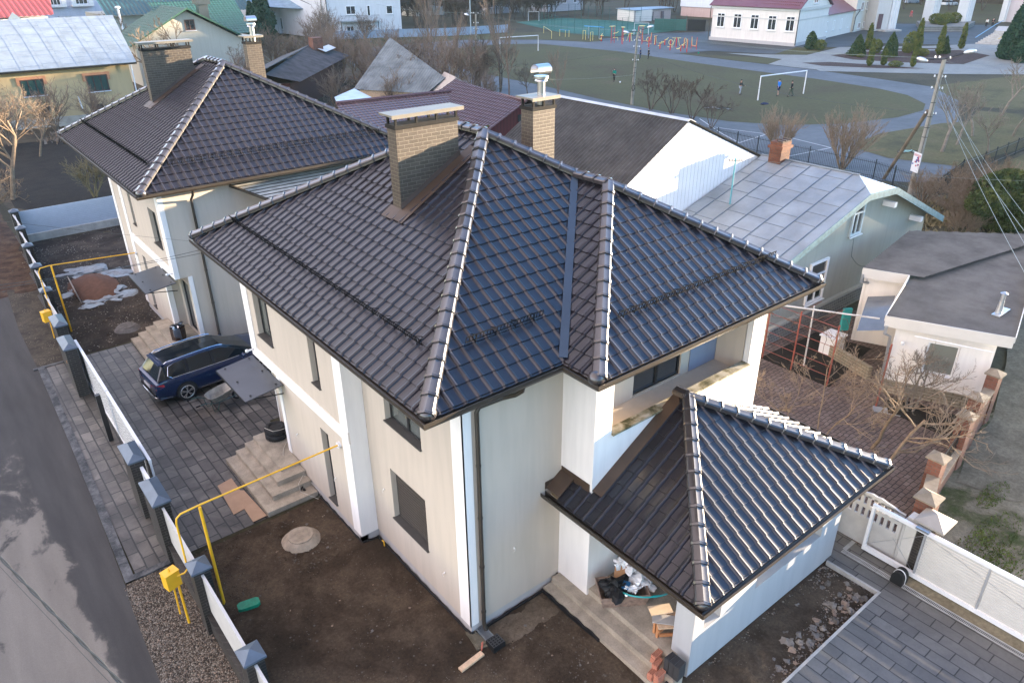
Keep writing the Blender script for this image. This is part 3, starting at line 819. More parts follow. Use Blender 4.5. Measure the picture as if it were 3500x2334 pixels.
def road_mat():
    mt, t, b = nodes('wet stained road with shade'); setp(b, .75, .2); co = coord(t)
    sp = t.nodes.new('ShaderNodeSeparateXYZ'); t.links.new(co, sp.inputs[0])
    x = t.nodes.new('ShaderNodeMapRange'); x.inputs[1].default_value = -5.75; x.inputs[2].default_value = -4.55; t.links.new(sp.outputs[0], x.inputs[0])
    f = nz(t, coord(t, scale=(1.0, .55, 1)), 1.15, 10, .62, .5)
    s = t.nodes.new('ShaderNodeMath'); s.operation = 'ADD'; t.links.new(x.outputs[0], s.inputs[0]); t.links.new(f, s.inputs[1])
    y = t.nodes.new('ShaderNodeMapRange'); y.inputs[1].default_value = 0.0; y.inputs[2].default_value = 16.0; y.inputs[3].default_value = 0; y.inputs[4].default_value = .55; t.links.new(sp.outputs[1], y.inputs[0])  # raises the dark tone along the road: shade painted over the far stretch
    s2 = t.nodes.new('ShaderNodeMath'); s2.operation = 'ADD'; t.links.new(s.outputs[0], s2.inputs[0]); t.links.new(y.outputs[0], s2.inputs[1])
    wet = rmp(t, s2.outputs[0], [(.0, 0.0), (.86, 0.0), (.93, .9), (1.0, 1.0)])  # wet stains near the edge, painted shade farther along
    wetn = t.nodes.new('ShaderNodeMath'); wetn.operation = 'MULTIPLY'; wetn.inputs[1].default_value = 1
    t.links.new(wet, wetn.inputs[0])
    g = nz(t, coord(t, scale=(2.2, .25, 1)), 1.2, 6); fine = nz(t, co, 55, 4, .7)
    dry = rmp(t, g, [(.3, (.160, .140, .114)), (.7, (.208, .182, .148))])
    wc = rmp(t, g, [(.3, (.040, .037, .034)), (.7, (.062, .057, .052))])
    c = mix(t, wet, dry, wc); c = mix(t, 1, c, rmp(t, fine, [(.3, .8), (.7, 1.1)]), 'MULTIPLY')
    t.links.new(c, b.inputs['Base Color'])
    r = t.nodes.new('ShaderNodeMapRange'); r.inputs[3].default_value = .9; r.inputs[4].default_value = .75; t.links.new(wet, r.inputs[0]); t.links.new(r.outputs[0], b.inputs['Roughness'])
    bump(t, b, fine, .25, .006); return mt
M_road = road_mat()
def gravel_mat():
    mt, t, b = nodes('fine gravel'); setp(b, .9, .25); co = coord(t)
    v = t.nodes.new('ShaderNodeTexVoronoi'); v.inputs['Scale'].default_value = 26; t.links.new(co, v.inputs['Vector'])
    hs = t.nodes.new('ShaderNodeSeparateColor'); t.links.new(v.outputs['Color'], hs.inputs[0])
    c = rmp(t, hs.outputs[0], [(0, (0.0525, 0.0396, 0.0297)), (.4, (0.1125, 0.0864, 0.0627)), (.75, (0.1950, 0.1584, 0.1188)), (1, (0.3150, 0.2736, 0.2178))])
    c = mix(t, 1, c, rmp(t, v.outputs['Distance'], [(.35, 1.0), (.75, .35)]), 'MULTIPLY')
    f = nz(t, co, .7, 5); c = mix(t, 1, c, rmp(t, f, [(.35, .6), (.6, 1.05)]), 'MULTIPLY')
    t.links.new(c, b.inputs['Base Color']); bump(t, b, v.outputs['Distance'], 1.0, -.03); return mt
M_gravel = gravel_mat()
M_pave = bricks('stamped concrete paving', (.075, .066, .057), (.165, .145, .122), (.014, .013, .011), .66, .31, .022, 'floor', .5, .7, .75, .72, spec=.5)
M_pave2 = bricks('stamped grey paving', (.115, .108, .098), (.165, .155, .14), (.035, .032, .028), .78, .31, .013, 'floor', .6, .6, .8, .35, spec=.45)
M_paver = bricks('interlocking pink pavers', (.12, .08, .064), (.16, .118, .098), (.022, .017, .013), .24, .15, .012, 'floorx', .85, .6, 1, .35)
def zig(mt):
    t = mt.node_tree
    for n in t.nodes:
        if n.type == 'VECT_MATH' and n.operation == 'SCALE': n.inputs['Scale'].default_value = .10
        if n.type == 'TEX_NOISE' and abs(n.inputs['Scale'].default_value - 1.7) < .01: n.inputs['Scale'].default_value = 3.4
zig(M_paver)

sheet('ground', [(-900, -300), (1600, -300), (1600, 1600), (-900, 1600)], 0, M_base)
def relief(name, x0, y0, x1, y1, step, z, amp, mt, seed=0, edge=.35, inside=None):
    """rough ground: a real height field, flat at its edges"""
    mb = MB(); nx = int((x1 - x0) / step); ny = int((y1 - y0) / step); idx = {}
    for j in range(ny + 1):
        for i in range(nx + 1):
            x = x0 + (x1 - x0) * i / nx; y = y0 + (y1 - y0) * j / ny
            e = min(1, min(x - x0, x1 - x, y - y0, y1 - y) / edge)
            h = noise.fractal(Vector((x * .9 + seed, y * .9, seed)), .9, 2.1, 5) * .5 + .5
            h2 = abs(noise.noise(Vector((x * 5, y * 5, seed)))) * .35
            mb.v.append((x, y, z + max(0, e) * amp * max(0, h + h2)))
    for j in range(ny):
        for i in range(nx):
            a = j * (nx + 1) + i; mb.f.append((a, a + 1, a + nx + 2, a + nx + 1)); mb.mi.append(0)
    o = mb.build(name, mt, loc=(0, 0, 0), smooth=True); tag(o, kind='structure'); return o
re = [(-4.9, -60), (-4.85, 0), (-4.8, 3.7), (-4.72, 6.2), (-4.64, 7.25), (-4.5, 11.2), (-4.4, 14.3), (-4.3, 21.3), (-4.3, 25.5), (-4.12, 29.4), (-3.6, 36.4), (-3.0, 50), (-2.0, 75)]
sheet('road', re + [(-9, 75), (-11, 20), (-12, -60)], .008, M_road)
sheet('gravel_verge', [(-4.9, -20), (-4.85, 0), (-4.8, 3.7), (-4.72, 6.2), (-4.64, 7.20), (-3.3, 7.20), (-3.3, -20)][::-1], .016, M_gravel)
sheet('verge', [(-4.3, 21.1), (-4.3, 25.5), (-4.12, 29.4), (-3.6, 36.4), (-2.6, 36.4), (-3.3, 21.1)][::-1], .016, ground_mat('stony dark verge', [(.35, (.035, .03, .025)), (.6, (.085, .07, .052))], 1.1, 14, speck=(12, .2, (.2, .17, .13))))
relief('leaf_litter', -6, 29.5, -2.4, 46, .25, -.01, .10, ground_mat('leaf litter', [(.35, (.03, .018, .012)), (.5, (.07, .04, .025)), (.7, (.12, .08, .05))], 1.6, 12), 5)
sheet('paving', [(-4.35, 7.35), (-3.0, 7.35), (1.08, 7.35), (1.08, 12), (10, 12), (10, 18.6), (1.2, 18.6), (.62, 21.05), (-4.15, 21.05)], .020, M_pave)
mb = MB()
mb.box(-4.62, 7.22, 0, -3.45, 7.42, .05); mb.box(-4.45, 20.95, 0, -3.4, 21.1, .045)
ks = [(-4.62, 7.22), (-4.5, 11.2), (-4.42, 14.3), (-4.3, 21.1)]
for (xa, ya), (xb, yb) in zip(ks[:-1], ks[1:]): mb.prism([(xa, ya), (xa + .22, ya), (xb + .22, yb), (xb, yb)], 0, .048)
o = mb.build('kerb', ground_mat('wet kerb stone', [(.4, (.03, .033, .037)), (.6, (.13, .13, .13))], 2.2, 14, .6)); tag(o, kind='structure')
relief('yard_soil', -3.2, -9.6, 3.9, 7.3, .07, -.012, .085, M_soil, 1)
relief('dry_dust_strip', 1.25, -.25, 3.15, .50, .05, .03, .03, ground_mat('pale dusty soil', [(.35, (.09, .065, .042)), (.6, (.17, .13, .09))], 1.5, 14, bp=.9), 21, .12)
relief('yard_soil_far', -3.0, 21.15, 3.0, 37.5, .1, -.012, .07, ground_mat('grey yard soil', [(.35, (.022, .019, .016)), (.5, (.045, .037, .03)), (.66, (.085, .070, .056))], .7, 14, speck=(7, .17, (.3, .28, .25))), 9)  # far yard soil in greyer tones than the near yard
relief('rubble_soil', 3.6, -5.0, 9.42, -3.1, .06, -.01, .10, M_soil, 3, .2)
sheet('courtyard_paving', [(2.0, -4.72), (2.0, -14), (10.0, -14), (10.0, -4.72)][::1], .12, M_pave2)
sheet('courtyard_strip', [(9.38, -4.72), (10.0, -4.72), (10.46, -4.72), (10.62, -2.9), (9.38, -2.9)], .118, M_pave2)
sheet('gate_apron', [(10.1, -4.725), (10.1, -14), (10.7, -14), (10.7, -4.725)], .124, M_apron)
mb = MB(); mb.box(5.0, -4.74, .0, 9.36, -4.68, .14); mb.box(9.34, -4.74, 0, 9.40, -3.35, .14)
o = mb.build('paving_edge', M_concl); tag(o, kind='structure')
sheet('neighbour_ground', [(10.9, -12), (30, -12), (30, -4.0), (17.5, -2.9), (10.9, -4.7)], .10, M_moss)
sheet('neighbour_paving', [(9.7, -2.6), (10.9, -4.6), (19.0, -3.0), (24, 2.0), (24, 4.6), (18.4, 4.75), (9.7, 5.5)], .11, M_paver)
sheet('concrete_drive', [(17.6, -3.4), (19.4, -3.3), (24, -2.0), (34, 1.5), (36, -4), (22, -9), (15.5, -5.4), (15.2, -4.0)], .112, M_apron)
def bed(name, poly, z0, mt):
    mb = MB(); mb.prism(poly, z0, z0 + .03); o = mb.build(name, mt); tag(o, kind='structure')
bed('flower_bed', [(17.25, 1.22), (21.15, 1.77), (20.8, 3.9), (17.25, 4.05)], .11, M_dsoil)
bed('flower_bed_by_wall', [(17.3, -2.95), (18.9, -2.9), (18.3, -.45), (17.3, -.7)], .11, M_dsoil)

# ---- sports ground and school yard
sheet('allotment', [(2.0, 30), (30, 34), (44, 44), (46, 100), (10, 105), (-2, 60), (-2, 46)], .004, ground_mat('allotment soil', [(.35, (.03, .026, .02)), (.5, (.07, .055, .036)), (.7, (.11, .09, .055))], .25, 4))
sheet('dark_plot', [(-1.6, 45.5), (2.0, 38.2), (9, 40), (12, 62), (4.5, 66), (-1, 67)], .012, M_dsoil)
sheet('running_track', [(45.5, 22), (44.6, 14.4), (47, 11.4), (53, 12.1), (83.1, 25.0), (88.1, 29.4), (89.7, 37.3), (91.3, 46.9), (91.6, 60), (93, 79.9), (94.9, 93), (91, 103), (80, 113), (62, 113), (50, 100), (45, 84), (43, 66), (43, 40)], .016, M_asph)
sheet('playing_field', [(76.5, 25.4), (80.5, 29.2), (82.4, 33.3), (84.0, 42), (84.6, 52), (85.4, 60.8), (88.0, 79.8), (86.5, 97.0), (81, 102), (70, 101), (63.1, 95), (58.9, 85.3), (56.5, 76.8), (55.6, 62), (53.9, 50), (53.4, 40), (54.2, 33), (56.6, 28.6), (61, 25.6), (67.5, 23.8), (72.8, 23.9)], .032, M_field)
sheet('grass_island', [(54.6, 20.8), (52.6, 19.4), (51.6, 16.6), (52.9, 12.2), (62, 11.3), (72, 12.5), (78, 16), (76.5, 20.5), (70.7, 18.6), (67.7, 19.9), (59.5, 21.3)], .040, M_grass2)
sheet('grass_slope', [(46.5, 9.9), (62, 10.6), (110, 14), (110, -10), (44, -6)], .030, M_grass2)
sheet('grass_strip', [(88.6, 30.5), (106.6, 27.0), (113, 19), (96, 12), (80, 18), (78.5, 22)], .020, M_grass2)
sheet('outer_grass', [(91.7, 50), (98.5, 55.8), (93.5, 69.6), (94.9, 82), (97, 93), (104, 100), (104, 114), (94, 118), (82, 121), (72, 127), (64, 128), (52, 112), (62, 113.5), (80, 113.5), (91.5, 103), (95.2, 93), (93.2, 79.9), (91.8, 60)], .024, M_field)
sheet('school_yard', [(92.5, 71.0), (99, 70), (102.5, 61), (118, 58.8), (130, 57), (138, 44), (155, 42), (180, 60), (170, 76), (117.4, 95), (124, 96), (100, 96), (97.5, 92.5)], .028, M_asphd)
sheet('exercise_pad', [(95.0, 93.4), (92.6, 82.3), (91.8, 72), (99.8, 70.6), (100.5, 78), (102.5, 92)], .036, M_asph)
sheet('grass_patch_right', [(113.5, 63.6), (118.4, 59.2), (105.4, 56.8), (102.7, 60.6)], .044, M_field)
sheet('plaza', [(91.5, 46.7), (91.6, 54.2), (98, 56.2), (98.3, 66.5), (102, 60.2), (105.2, 56.6), (118.6, 59), (130.5, 50), (140, 46), (150, 44), (142, 30), (120, 22), (106.4, 26.8), (98.8, 34.6), (90.6, 45.6)], .040, M_pale)
sheet('mulch_bed_front', [(96.3, 51.9), (100.0, 49.7), (101.6, 44), (102.6, 37.6), (98.6, 42), (95.4, 48.3)], .056, M_mulch)
sheet('mulch_bed_middle', [(107.2, 53.9), (114.8, 53.3), (128.0, 43.9), (124, 38), (110.8, 36.2), (106.4, 43.4), (104.8, 49)], .056, M_mulch)
sheet('mulch_bed_back', [(118.4, 55.4), (129.6, 46.6), (129.3, 45.3), (117.2, 53.4)], .056, M_mulch)
sheet('sports_turf', [(104.5, 97.5), (120.7, 97), (127.2, 98), (134.6, 118), (131, 140), (114, 138), (104, 112)], .040, ground_mat('artificial turf', [(.4, (.020, .085, .065)), (.6, (.026, .105, .08))], .1, 1, .8, .1, fmul=.85))
sheet('lawn_beyond', [(160, 80), (190, 60), (300, 90), (330, 140), (210, 125)], .020, M_field)
mb = MB()
def line(a, b, w=.10):
    a = Vector((a[0], a[1], 0)); b = Vector((b[0], b[1], 0)); d = (b - a).normalized(); s = Vector((-d.y, d.x, 0)) * w / 2
    mb.face([tuple(p + Vector((0, 0, .026))) for p in (a - s, b - s, b + s, a + s)])
line((50.9, 32.9), (52.0, 27.9)); line((52.0, 27.9), (52.5, 26.4)); line((52.5, 26.4), (51.5, 21.2)); line((53.2, 35.6), (49.4, 30.2)); line((53.0, 27.6), (47.5, 27.0)); line((51.5, 21.2), (46.1, 21.8)); line((49.4, 30.2), (47.5, 27.0))
o = mb.build('court_markings', simple('white marking paint', (.42, .43, .43), .8), loc=(0, 0, 0)); tag(o, kind='structure')

# unseen ridge added in the east, its crest shaped to block the low sun
mb = MB(); nx, ny = 14, 330; x0, x1, y0_, y1_ = 258, 420, -330, 330
for j in range(ny + 1):
    for i in range(nx + 1):
        x = x0 + (x1 - x0) * i / nx; y = y0_ + (y1_ - y0_) * j / ny
        f = min(1, i / 3.0) * (1 if i <= 3 else max(0, 1 - (i - 3) * .11))
        h = 32.3 + (3.4 if y > -56 else (3.0 if -65.5 < y < -60.5 else 0)) + 1.0 * noise.noise(Vector((y * .012, 3, 0))) + .9 * noise.noise(Vector((y * .11, x * .05, 1))) + .9 * noise.noise(Vector((y * .4, x * .2, 7)))
        mb.v.append((x, y, max(-.5, h * f - .5)))
for j in range(ny):
    for i in range(nx): a = j * (nx + 1) + i; mb.f.append((a, a + 1, a + nx + 2, a + nx + 1)); mb.mi.append(0)
o = mb.build('shade_ridge', ground_mat('added shade ridge', [(.35, (.025, .022, .016)), (.5, (.045, .038, .026)), (.7, (.07, .06, .04))], .08, 1.1), loc=(0, 0, 0)); tag(o, kind='structure')
# ------------------------------------------------------------------ street fence, gates, pipes and things in the yards
fence = empty('fence', (-3.36, 10, 0), 'street fence of black clinker pillars with pyramid caps and white slat panels along the road', 'fence')
def pillar(cx, cy, sx, sy, h, parent, mt=None, capm=None, ov=.045):
    mb = MB(); mb.box(cx - sx / 2, cy - sy / 2, 0, cx + sx / 2, cy + sy / 2, h); p = mb.build('pillar', mt or M_clink, parent)
    c = MB(); a, b = sx / 2 + ov, sy / 2 + ov
    c.box(cx - a, cy - b, h, cx + a, cy + b, h + .045)
    v = [(cx - a, cy - b, h + .046), (cx + a, cy - b, h + .046), (cx + a, cy + b, h + .046), (cx - a, cy + b, h + .046)]
    if abs(sy - sx) < .1: c.add(v + [(cx, cy, h + .17)], [(0, 1, 4), (1, 2, 4), (2, 3, 4), (3, 0, 4)])
    else:
        k = abs(b - a)
        c.add(v + [(cx, cy - k, h + .17), (cx, cy + k, h + .17)], [(0, 1, 4), (1, 2, 5, 4), (2, 3, 5), (3, 0, 4, 5)])
    c.build('cap', capm or M_cap, p); return p
smalls = [-4.51, -1.50, 1.51, 4.53, 24.17, 27.49, 30.73, 33.89, 37.34]
xs = lambda y: -3.37 if y < 12 else -3.37 + (y - 18) * .055
for y in smalls: pillar(xs(y), y, .36, .40, 1.85, fence)
for y, sy in ((7.80, 1.16), (9.95, 1.0), (18.3, 1.16), (20.5, 1.1)): pillar(xs(y), y, .36, sy, 1.87, fence)
def fence_bay(y0, y1):
    xa, xb = xs(y0), xs(y1)
    s = MB(); n = 15
    for i in range(n):
        z = .66 + i * .071
        s.add([(xa - .018, y0, z), (xa + .018, y0, z), (xb + .018, y1, z), (xb - .018, y1, z), (xa - .018, y0, z + .060), (xa + .018, y0, z + .060), (xb + .018, y1, z + .060), (xb - .018, y1, z + .060)], [(0, 3, 2, 1), (4, 5, 6, 7), (0, 1, 5, 4), (2, 3, 7, 6), (1, 2, 6, 5), (3, 0, 4, 7)])
    s.box(-.03 + (xa + xb) / 2, y0, 1.725, .03 + (xa + xb) / 2, y1, 1.765)
    s.build('slat_panel', M_wpanel, fence)
    p = MB(); p.add([(xa - .10, y0, 0), (xa + .10, y0, 0), (xb + .10, y1, 0), (xb - .10, y1, 0), (xa - .10, y0, .58), (xa + .10, y0, .58), (xb + .10, y1, .58), (xb - .10, y1, .58)], [(0, 3, 2, 1), (4, 5, 6, 7), (0, 1, 5, 4), (2, 3, 7, 6), (1, 2, 6, 5), (3, 0, 4, 7)])
    p.box(min(xa, xb) - .125, y0, .581, max(xa, xb) + .125, y1, .615)
    p.build('plinth', M_clink, fence)
for a, b in ((-9.0, -4.71), (-4.31, -1.70), (-1.30, 1.31), (1.71, 4.33), (4.73, 7.22), (21.05, 23.97), (24.37, 27.29), (27.69, 30.53), (30.93, 33.69), (34.09, 37.14)): fence_bay(a, b)
bx_ = MB(); bx_.box(-3.56, 18.0, 1.28, -3.545, 18.1, 1.36); bx_.build('doorbell', simple('copper doorbell', (.5, .25, .12), .4, .5, .6), fence)
# pedestrian gate
def gate_leaf(name, label, x, y0, y1, z1, wood=True, rail=.06, group=None):
    t = empty(name, (x, (y0 + y1) / 2, 0), label, 'gate', group)
    f = MB()
    f.box(x - .04, y0, z1 - .10, x + .04, y1, z1); f.box(x - .03, y0, .10, x + .03, y1, .20)
    f.box(x - .03, y0, .2, x + .03, y0 + rail, z1 - .1); f.box(x - .03, y1 - rail, .2, x + .03, y1, z1 - .1)
    f.build('frame', M_wpaint, t)
    p = MB(); p.box(x - .006, y0 + rail, .2, x + .006, y1 - rail, z1 - .1)
    p.build('patterned_panel', M_zebra, t)
    return t
def zebra():
    mt, t, b = nodes('wood grain cut pattern'); setp(b, .5, .4); co = coord(t)
    w = t.nodes.new('ShaderNodeTexWave'); w.wave_type = 'BANDS'; w.bands_direction = 'Z'; w.inputs['Scale'].default_value = 3.2; w.inputs['Distortion'].default_value = 7; w.inputs['Detail'].default_value = 2; w.inputs['Detail Scale'].default_value = .6
    t.links.new(co, w.inputs['Vector'])
    t.links.new(rmp(t, w.outputs['Fac'], [(.42, (.05, .05, .05)), (.52, (.74, .73, .72))]), b.inputs['Base Color']); return mt
M_zebra = zebra()
gate_leaf('sliding_gate', 'white patterned drive gate leaf beside the large pillar nearest the parked car', -3.05, 14.24, 18.75, 1.75, group='patterned drive gate leaves')
gate_leaf('sliding_gate', 'white patterned drive gate leaf nearer the camera, ending at the wide capped pillars', -3.05, 9.5, 14.18, 1.75, group='patterned drive gate leaves')
t = gate_leaf('wicket_gate', 'narrow white patterned wicket gate between two wide black pillars', -3.3, 8.40, 9.42, 1.7)
mb = MB(); mb.box(-3.40, 14.10, 0, -3.26, 14.26, 1.72); o = mb.build('gate_post', M_dark); tag(o, 'slim black steel gate post standing midway along the driveway opening', 'post')
mb = MB()
for y in (18.62, 18.15, 10.35, 9.65): mb.box(-3.2, y - .05, 1.76, -2.93, y + .05, 1.82)
o = mb.build('gate_bracket', M_wpaint, kids(fence)[0]) if False else None

# far white side fence
sf = empty('fence', (0, 37.6, 0), 'white corrugated fence on a low concrete wall closing the far yard', 'fence')
mb = MB(); mb.box(-2.15, 37.5, 0, 6.0, 37.75, .42); mb.build('base_wall', M_concl, sf)
mb = MB()
n = 26
for i in range(n):
    z = .44 + i * .05; mb.box(-2.2, 37.56 + (.012 if i % 2 else 0), z, 6.0, 37.6, z + .049)
mb.build('ribbed_panel', simple('white profiled sheet', (.42, .46, .52), .5, .4, 0, .05), sf)

# yellow gas pipes
def gas(label, pts, post, pole, box):
    t = empty('gas_pipe', (post[0], post[1], 0), label, 'gas pipe', 'yellow gas pipes over the fence')
    mb = MB(); mb.tube(pts, .022, 8); mb.build('pipe', M_yellow, t, auto=50)
    mb = MB(); mb.tube([(post[0], post[1], 0), (post[0], post[1], post[2])], .036, 10); mb.build('support_post', M_yellow, t, auto=50)
    mb = MB(); mb.tube([(pole[0], pole[1], 0), (pole[0], pole[1], box[2])], .028, 8); mb.tube([(pole[0] - .12, pole[1] + .04, .35), (pole[0] - .1, pole[1] + .03, box[2])], .02, 8); mb.build('riser', M_yellow, t)
    bm = MB(); x, y, z = box; bm.box(x - .16, y - .12, z, x + .16, y + .12, z + .42, rz=.25); bm.box(x - .17, y - .13, z + .421, x + .17, y + .13, z + .43, rz=.25); bm.tube([(x, y, z + .43), (x, y + .02, z + .5)], .02, 6)
    bm.build('meter_box', M_yellow, t)
    fl = MB(); e = pts[0]; fl.tube([(e[0] + .03, e[1], e[2]), (e[0] - .06, e[1], e[2])], .085, 14); fl.build('wall_collar', M_wpaint, t)
gas('yellow gas pipe crossing to the near house above the soil, box outside', [(.62, 5.36, 2.87), (-2.95, 5.10, 2.98), (-3.36, 5.07, 2.97), (-3.46, 5.06, 2.9), (-3.49, 5.05, 2.78), (-3.52, 4.98, 1.55), (-3.6, 5.0, 1.45), (-3.80, 5.05, 1.42)], (-2.95, 5.05, 2.96), (-3.79, 5.0), (-3.88, 5.12, 1.15))
gas('yellow gas pipe reaching the farther house near the dark canopy and sand heap', [(.62, 24.1, 2.62), (-2.68, 23.8, 2.95), (-3.02, 23.75, 2.93), (-3.10, 23.7, 2.8), (-3.12, 23.4, 1.5), (-3.05, 23.2, 1.3), (-3.30, 23.1, 1.28)], (-2.62, 23.72, 2.94), (-3.23, 22.68), (-3.36, 22.9, 1.05))
# manholes
def manhole(x, y, r, label, mt):
    t = empty('manhole', (x, y, 0), label, 'manhole', 'concrete manhole collars in the soil')
    mb = MB(); mb.lathe([(r * 1.5, 0), (r * 1.15, .13), (r, .17)], (x, y, 0), 28); mb.build('collar', mt, t)
    mb = MB(); mb.lathe([(r * .93, .165), (r * .92, .20), (r * .8, .205), (r * .78, .195), (0.001, .197)], (x, y, 0), 28)
    for k in range(6): mb.box(x - r * .6, y - .006 - r * .5 + k * r * .2, .196, x + r * .6, y + .006 - r * .5 + k * r * .2, .203)
    mb.build('lid', mt, t)
manhole(-.57, 5.93, .36, 'pale sandy manhole cover in front of the near house steps', simple('dusty concrete', (.30, .25, .19), .9, .2, 0, .25, 6, .3, 30))
manhole(-.75, 22.5, .36, 'grey manhole cover in the dark far yard', simple('grey dusty concrete', (.15, .14, .13), .9, .2, 0, .3, 6, .3, 30))
# small things on the near soil
mb = MB(); mb.prism([(-2.72, 4.50), (-2.36, 4.42), (-2.28, 4.47), (-2.26, 4.62), (-2.32, 4.68), (-2.68, 4.75), (-2.76, 4.70), (-2.78, 4.55)], .03, .12)
o = mb.build('basin', simple('green plastic', (.0, .19, .10), .5, .4, 0, .3, 8)); tag(o, 'small green plastic basin lying upside down on dark soil', 'basin')
mb = MB(); mb.box(-.32, -.065, 0, .32, .065, .05); o = mb.build('plank', M_wood, local=True, loc=(.65, -.08, .05), rz=.08); tag(o, 'short pale wooden plank lying on the soil', 'plank')
mb = MB(); mb.tube([(1.0, .02, .06), (1.12, .16, .07), (1.2, .2, .07)], [.012, .035, .012], 6); o = mb.build('rag', simple('red rag', (.45, .13, .08), .9)); tag(o, 'crumpled reddish rag between the plank and the grate', 'rag')
gt = empty('drain_grate', (1.33, .38, .08), 'zinc slotted drain channel below the downpipe', 'drain')
mb = MB(); mb.box(1.22, .12, .05, 1.24, .56, .12); mb.box(1.42, .12, .05, 1.44, .56, .12)
for i in range(14): mb.box(1.24, .13 + i * .031, .10, 1.42, .145 + i * .031, .12)
mb.build('slotted_cover', M_zinc, gt)
mb = MB(); mb.box(1.24, .12, .04, 1.42, .56, .07); mb.build('tray', M_black, gt)
gb = empty('gully_box', (1.34, -.05, 0), 'square black plastic gully with patterned grid lid', 'gully')
mb = MB(); mb.box(1.18, -.2, .03, 1.5, .1, .18); mb.build('box', M_black, gb)
mb = MB()
for i in range(5): mb.box(1.19 + i * .072, -.19, .181, 1.205 + i * .072, .09, .20); mb.box(1.19, -.18 + i * .062, .181, 1.49, -.165 + i * .062, .198)
mb.build('grid_lid', simple('scuffed black plastic', (.05, .05, .05), .4), gb)
mb = MB(); mb.box(1.2, .12, .02, 1.0, .62, .09); mb.prism([(.93, .1), (1.25, .02), (1.22, .6), (1.02, .66)], 0, .07); o = mb.build('concrete_pad', M_apron); tag(o, 'rough sandy concrete dab under the downpipe grate', 'concrete pad')
mb = MB(); mb.tube([(1.02, 4.30, 0), (1.0, 4.28, .22), (.98, 4.33, .25)], .018, 6); o = mb.build('pipe_stub', M_yellow); tag(o, 'short yellow pipe stub sticking up at the house corner', 'pipe')
# cardboard
for poly, z, lab in (([(-1.5, 9.62), (-1.05, 9.72), (-1.07, 8.14), (-1.60, 8.06)], .03, 'larger cardboard sheet flat on the paving by the steps'), ([(-1.09, 9.0), (-.98, 8.9), (-.90, 7.42), (-1.30, 7.40), (-1.28, 8.1)], .045, 'narrow cardboard sheet flat against the bottom step')):
    mb = MB(); mb.prism(poly, z, z + .008); o = mb.build('cardboard_sheet', simple('cardboard', (.36, .24, .16), .9, .2, 0, .1)); tag(o, lab, 'cardboard')
# tyres with a rope
ty = empty('tyre_stack', (.62, 10.0, .62), 'stack of two worn black tyres on the entrance landing', 'tyres')
for k in range(2):
    mb = MB(); prof = []
    for i in range(15):
        a = -math.pi * .78 + i * math.pi * 1.56 / 14; prof.append((.24 + .085 * math.cos(a) * (1.15 if abs(a) < 1.2 else 1), .11 + k * .205 + .105 * math.sin(a)))
    mb.lathe(prof, (.60, 10.02, .62), 32)
    for j in range(32):
        w = j * math.pi / 16; mb.box(.60 + math.cos(w) * .333 - .006, 10.02 + math.sin(w) * .333 - .006, .66 + k * .205, .60 + math.cos(w) * .333 + .006, 10.02 + math.sin(w) * .333 + .006, .80 + k * .205, rz=w)
    mb.build('tyre', M_rubber, ty, auto=35)
rp = random.Random(4)
mb = MB(); mb.tube([(.30, 10.1, 1.04), (.42, 9.75, 1.05), (.62, 9.70, 1.04), (.80, 9.72, 1.02), (.93, 9.78, .85), (.88, 9.62, .66), (.7, 9.55, .64), (.5, 9.3, .64), (.35, 9.0, .63), (.36, 8.6, .5), (.5, 8.2, .34), (.6, 7.9, .3)], .007, 5)
o = mb.build('rope', simple('pale rope', (.55, .5, .42), .9)); tag(o, 'thin pale rope looped over tyres and down the entrance steps', 'rope')
mb = MB(); mb.tube([(.5, 8.05, .36), (.25, 7.8, .34), (.2, 7.6, .2), (.5, 7.1, .1), (.66, 7.25, .12), (.55, 7.6, .36)], .006, 5); o = mb.build('wire_loop', simple('pale wire', (.6, .56, .48), .7)); tag(o, 'loose pale wire loop hanging from the entrance step corner', 'wire')
mb = MB(); mb.tube([(.2, 7.62, .19), (.33, 7.75, .22), (.42, 7.9, .2)], [.008, .03, .01], 5); mb.box(.3, 7.6, .17, .36, 7.68, .2); o = mb.build('trowel', M_black); tag(o, 'small black tool left on the lower entrance step', 'tool')
# bin on far steps
bn = empty('bin', (.40, 18.92, .48), 'rusty square bin with crumpled silver black foil at the far steps', 'bin')
mb = MB()
for k in range(8):
    w = k * math.pi / 4
mb.lathe([(.27, 0), (.28, .42), (.275, .62), (.25, .62), (.25, .1)], (.40, 18.92, .48), 8); mb.build('body', simple('rusty sheet', (.055, .032, .022), .7, .4, .3, .4, 8), bn)
mb = MB()
for i in range(14): mb.blob((.40 + rp.uniform(-.2, .2), 18.92 + rp.uniform(-.2, .2), 1.1 + rp.uniform(0, .12)), rp.uniform(.06, .12), 1, i % 2, .9, i, (1, 1, .6))
for i in range(5): mb.tube([(.2 + i * .05, 18.66, 1.12), (.2 + i * .05, 18.62, .9 - .05 * i), (.22 + i * .04, 18.63, .75)], [.03, .04, .01], 5, 1)
mb.build('foil_bag', [M_black, M_steel], bn)
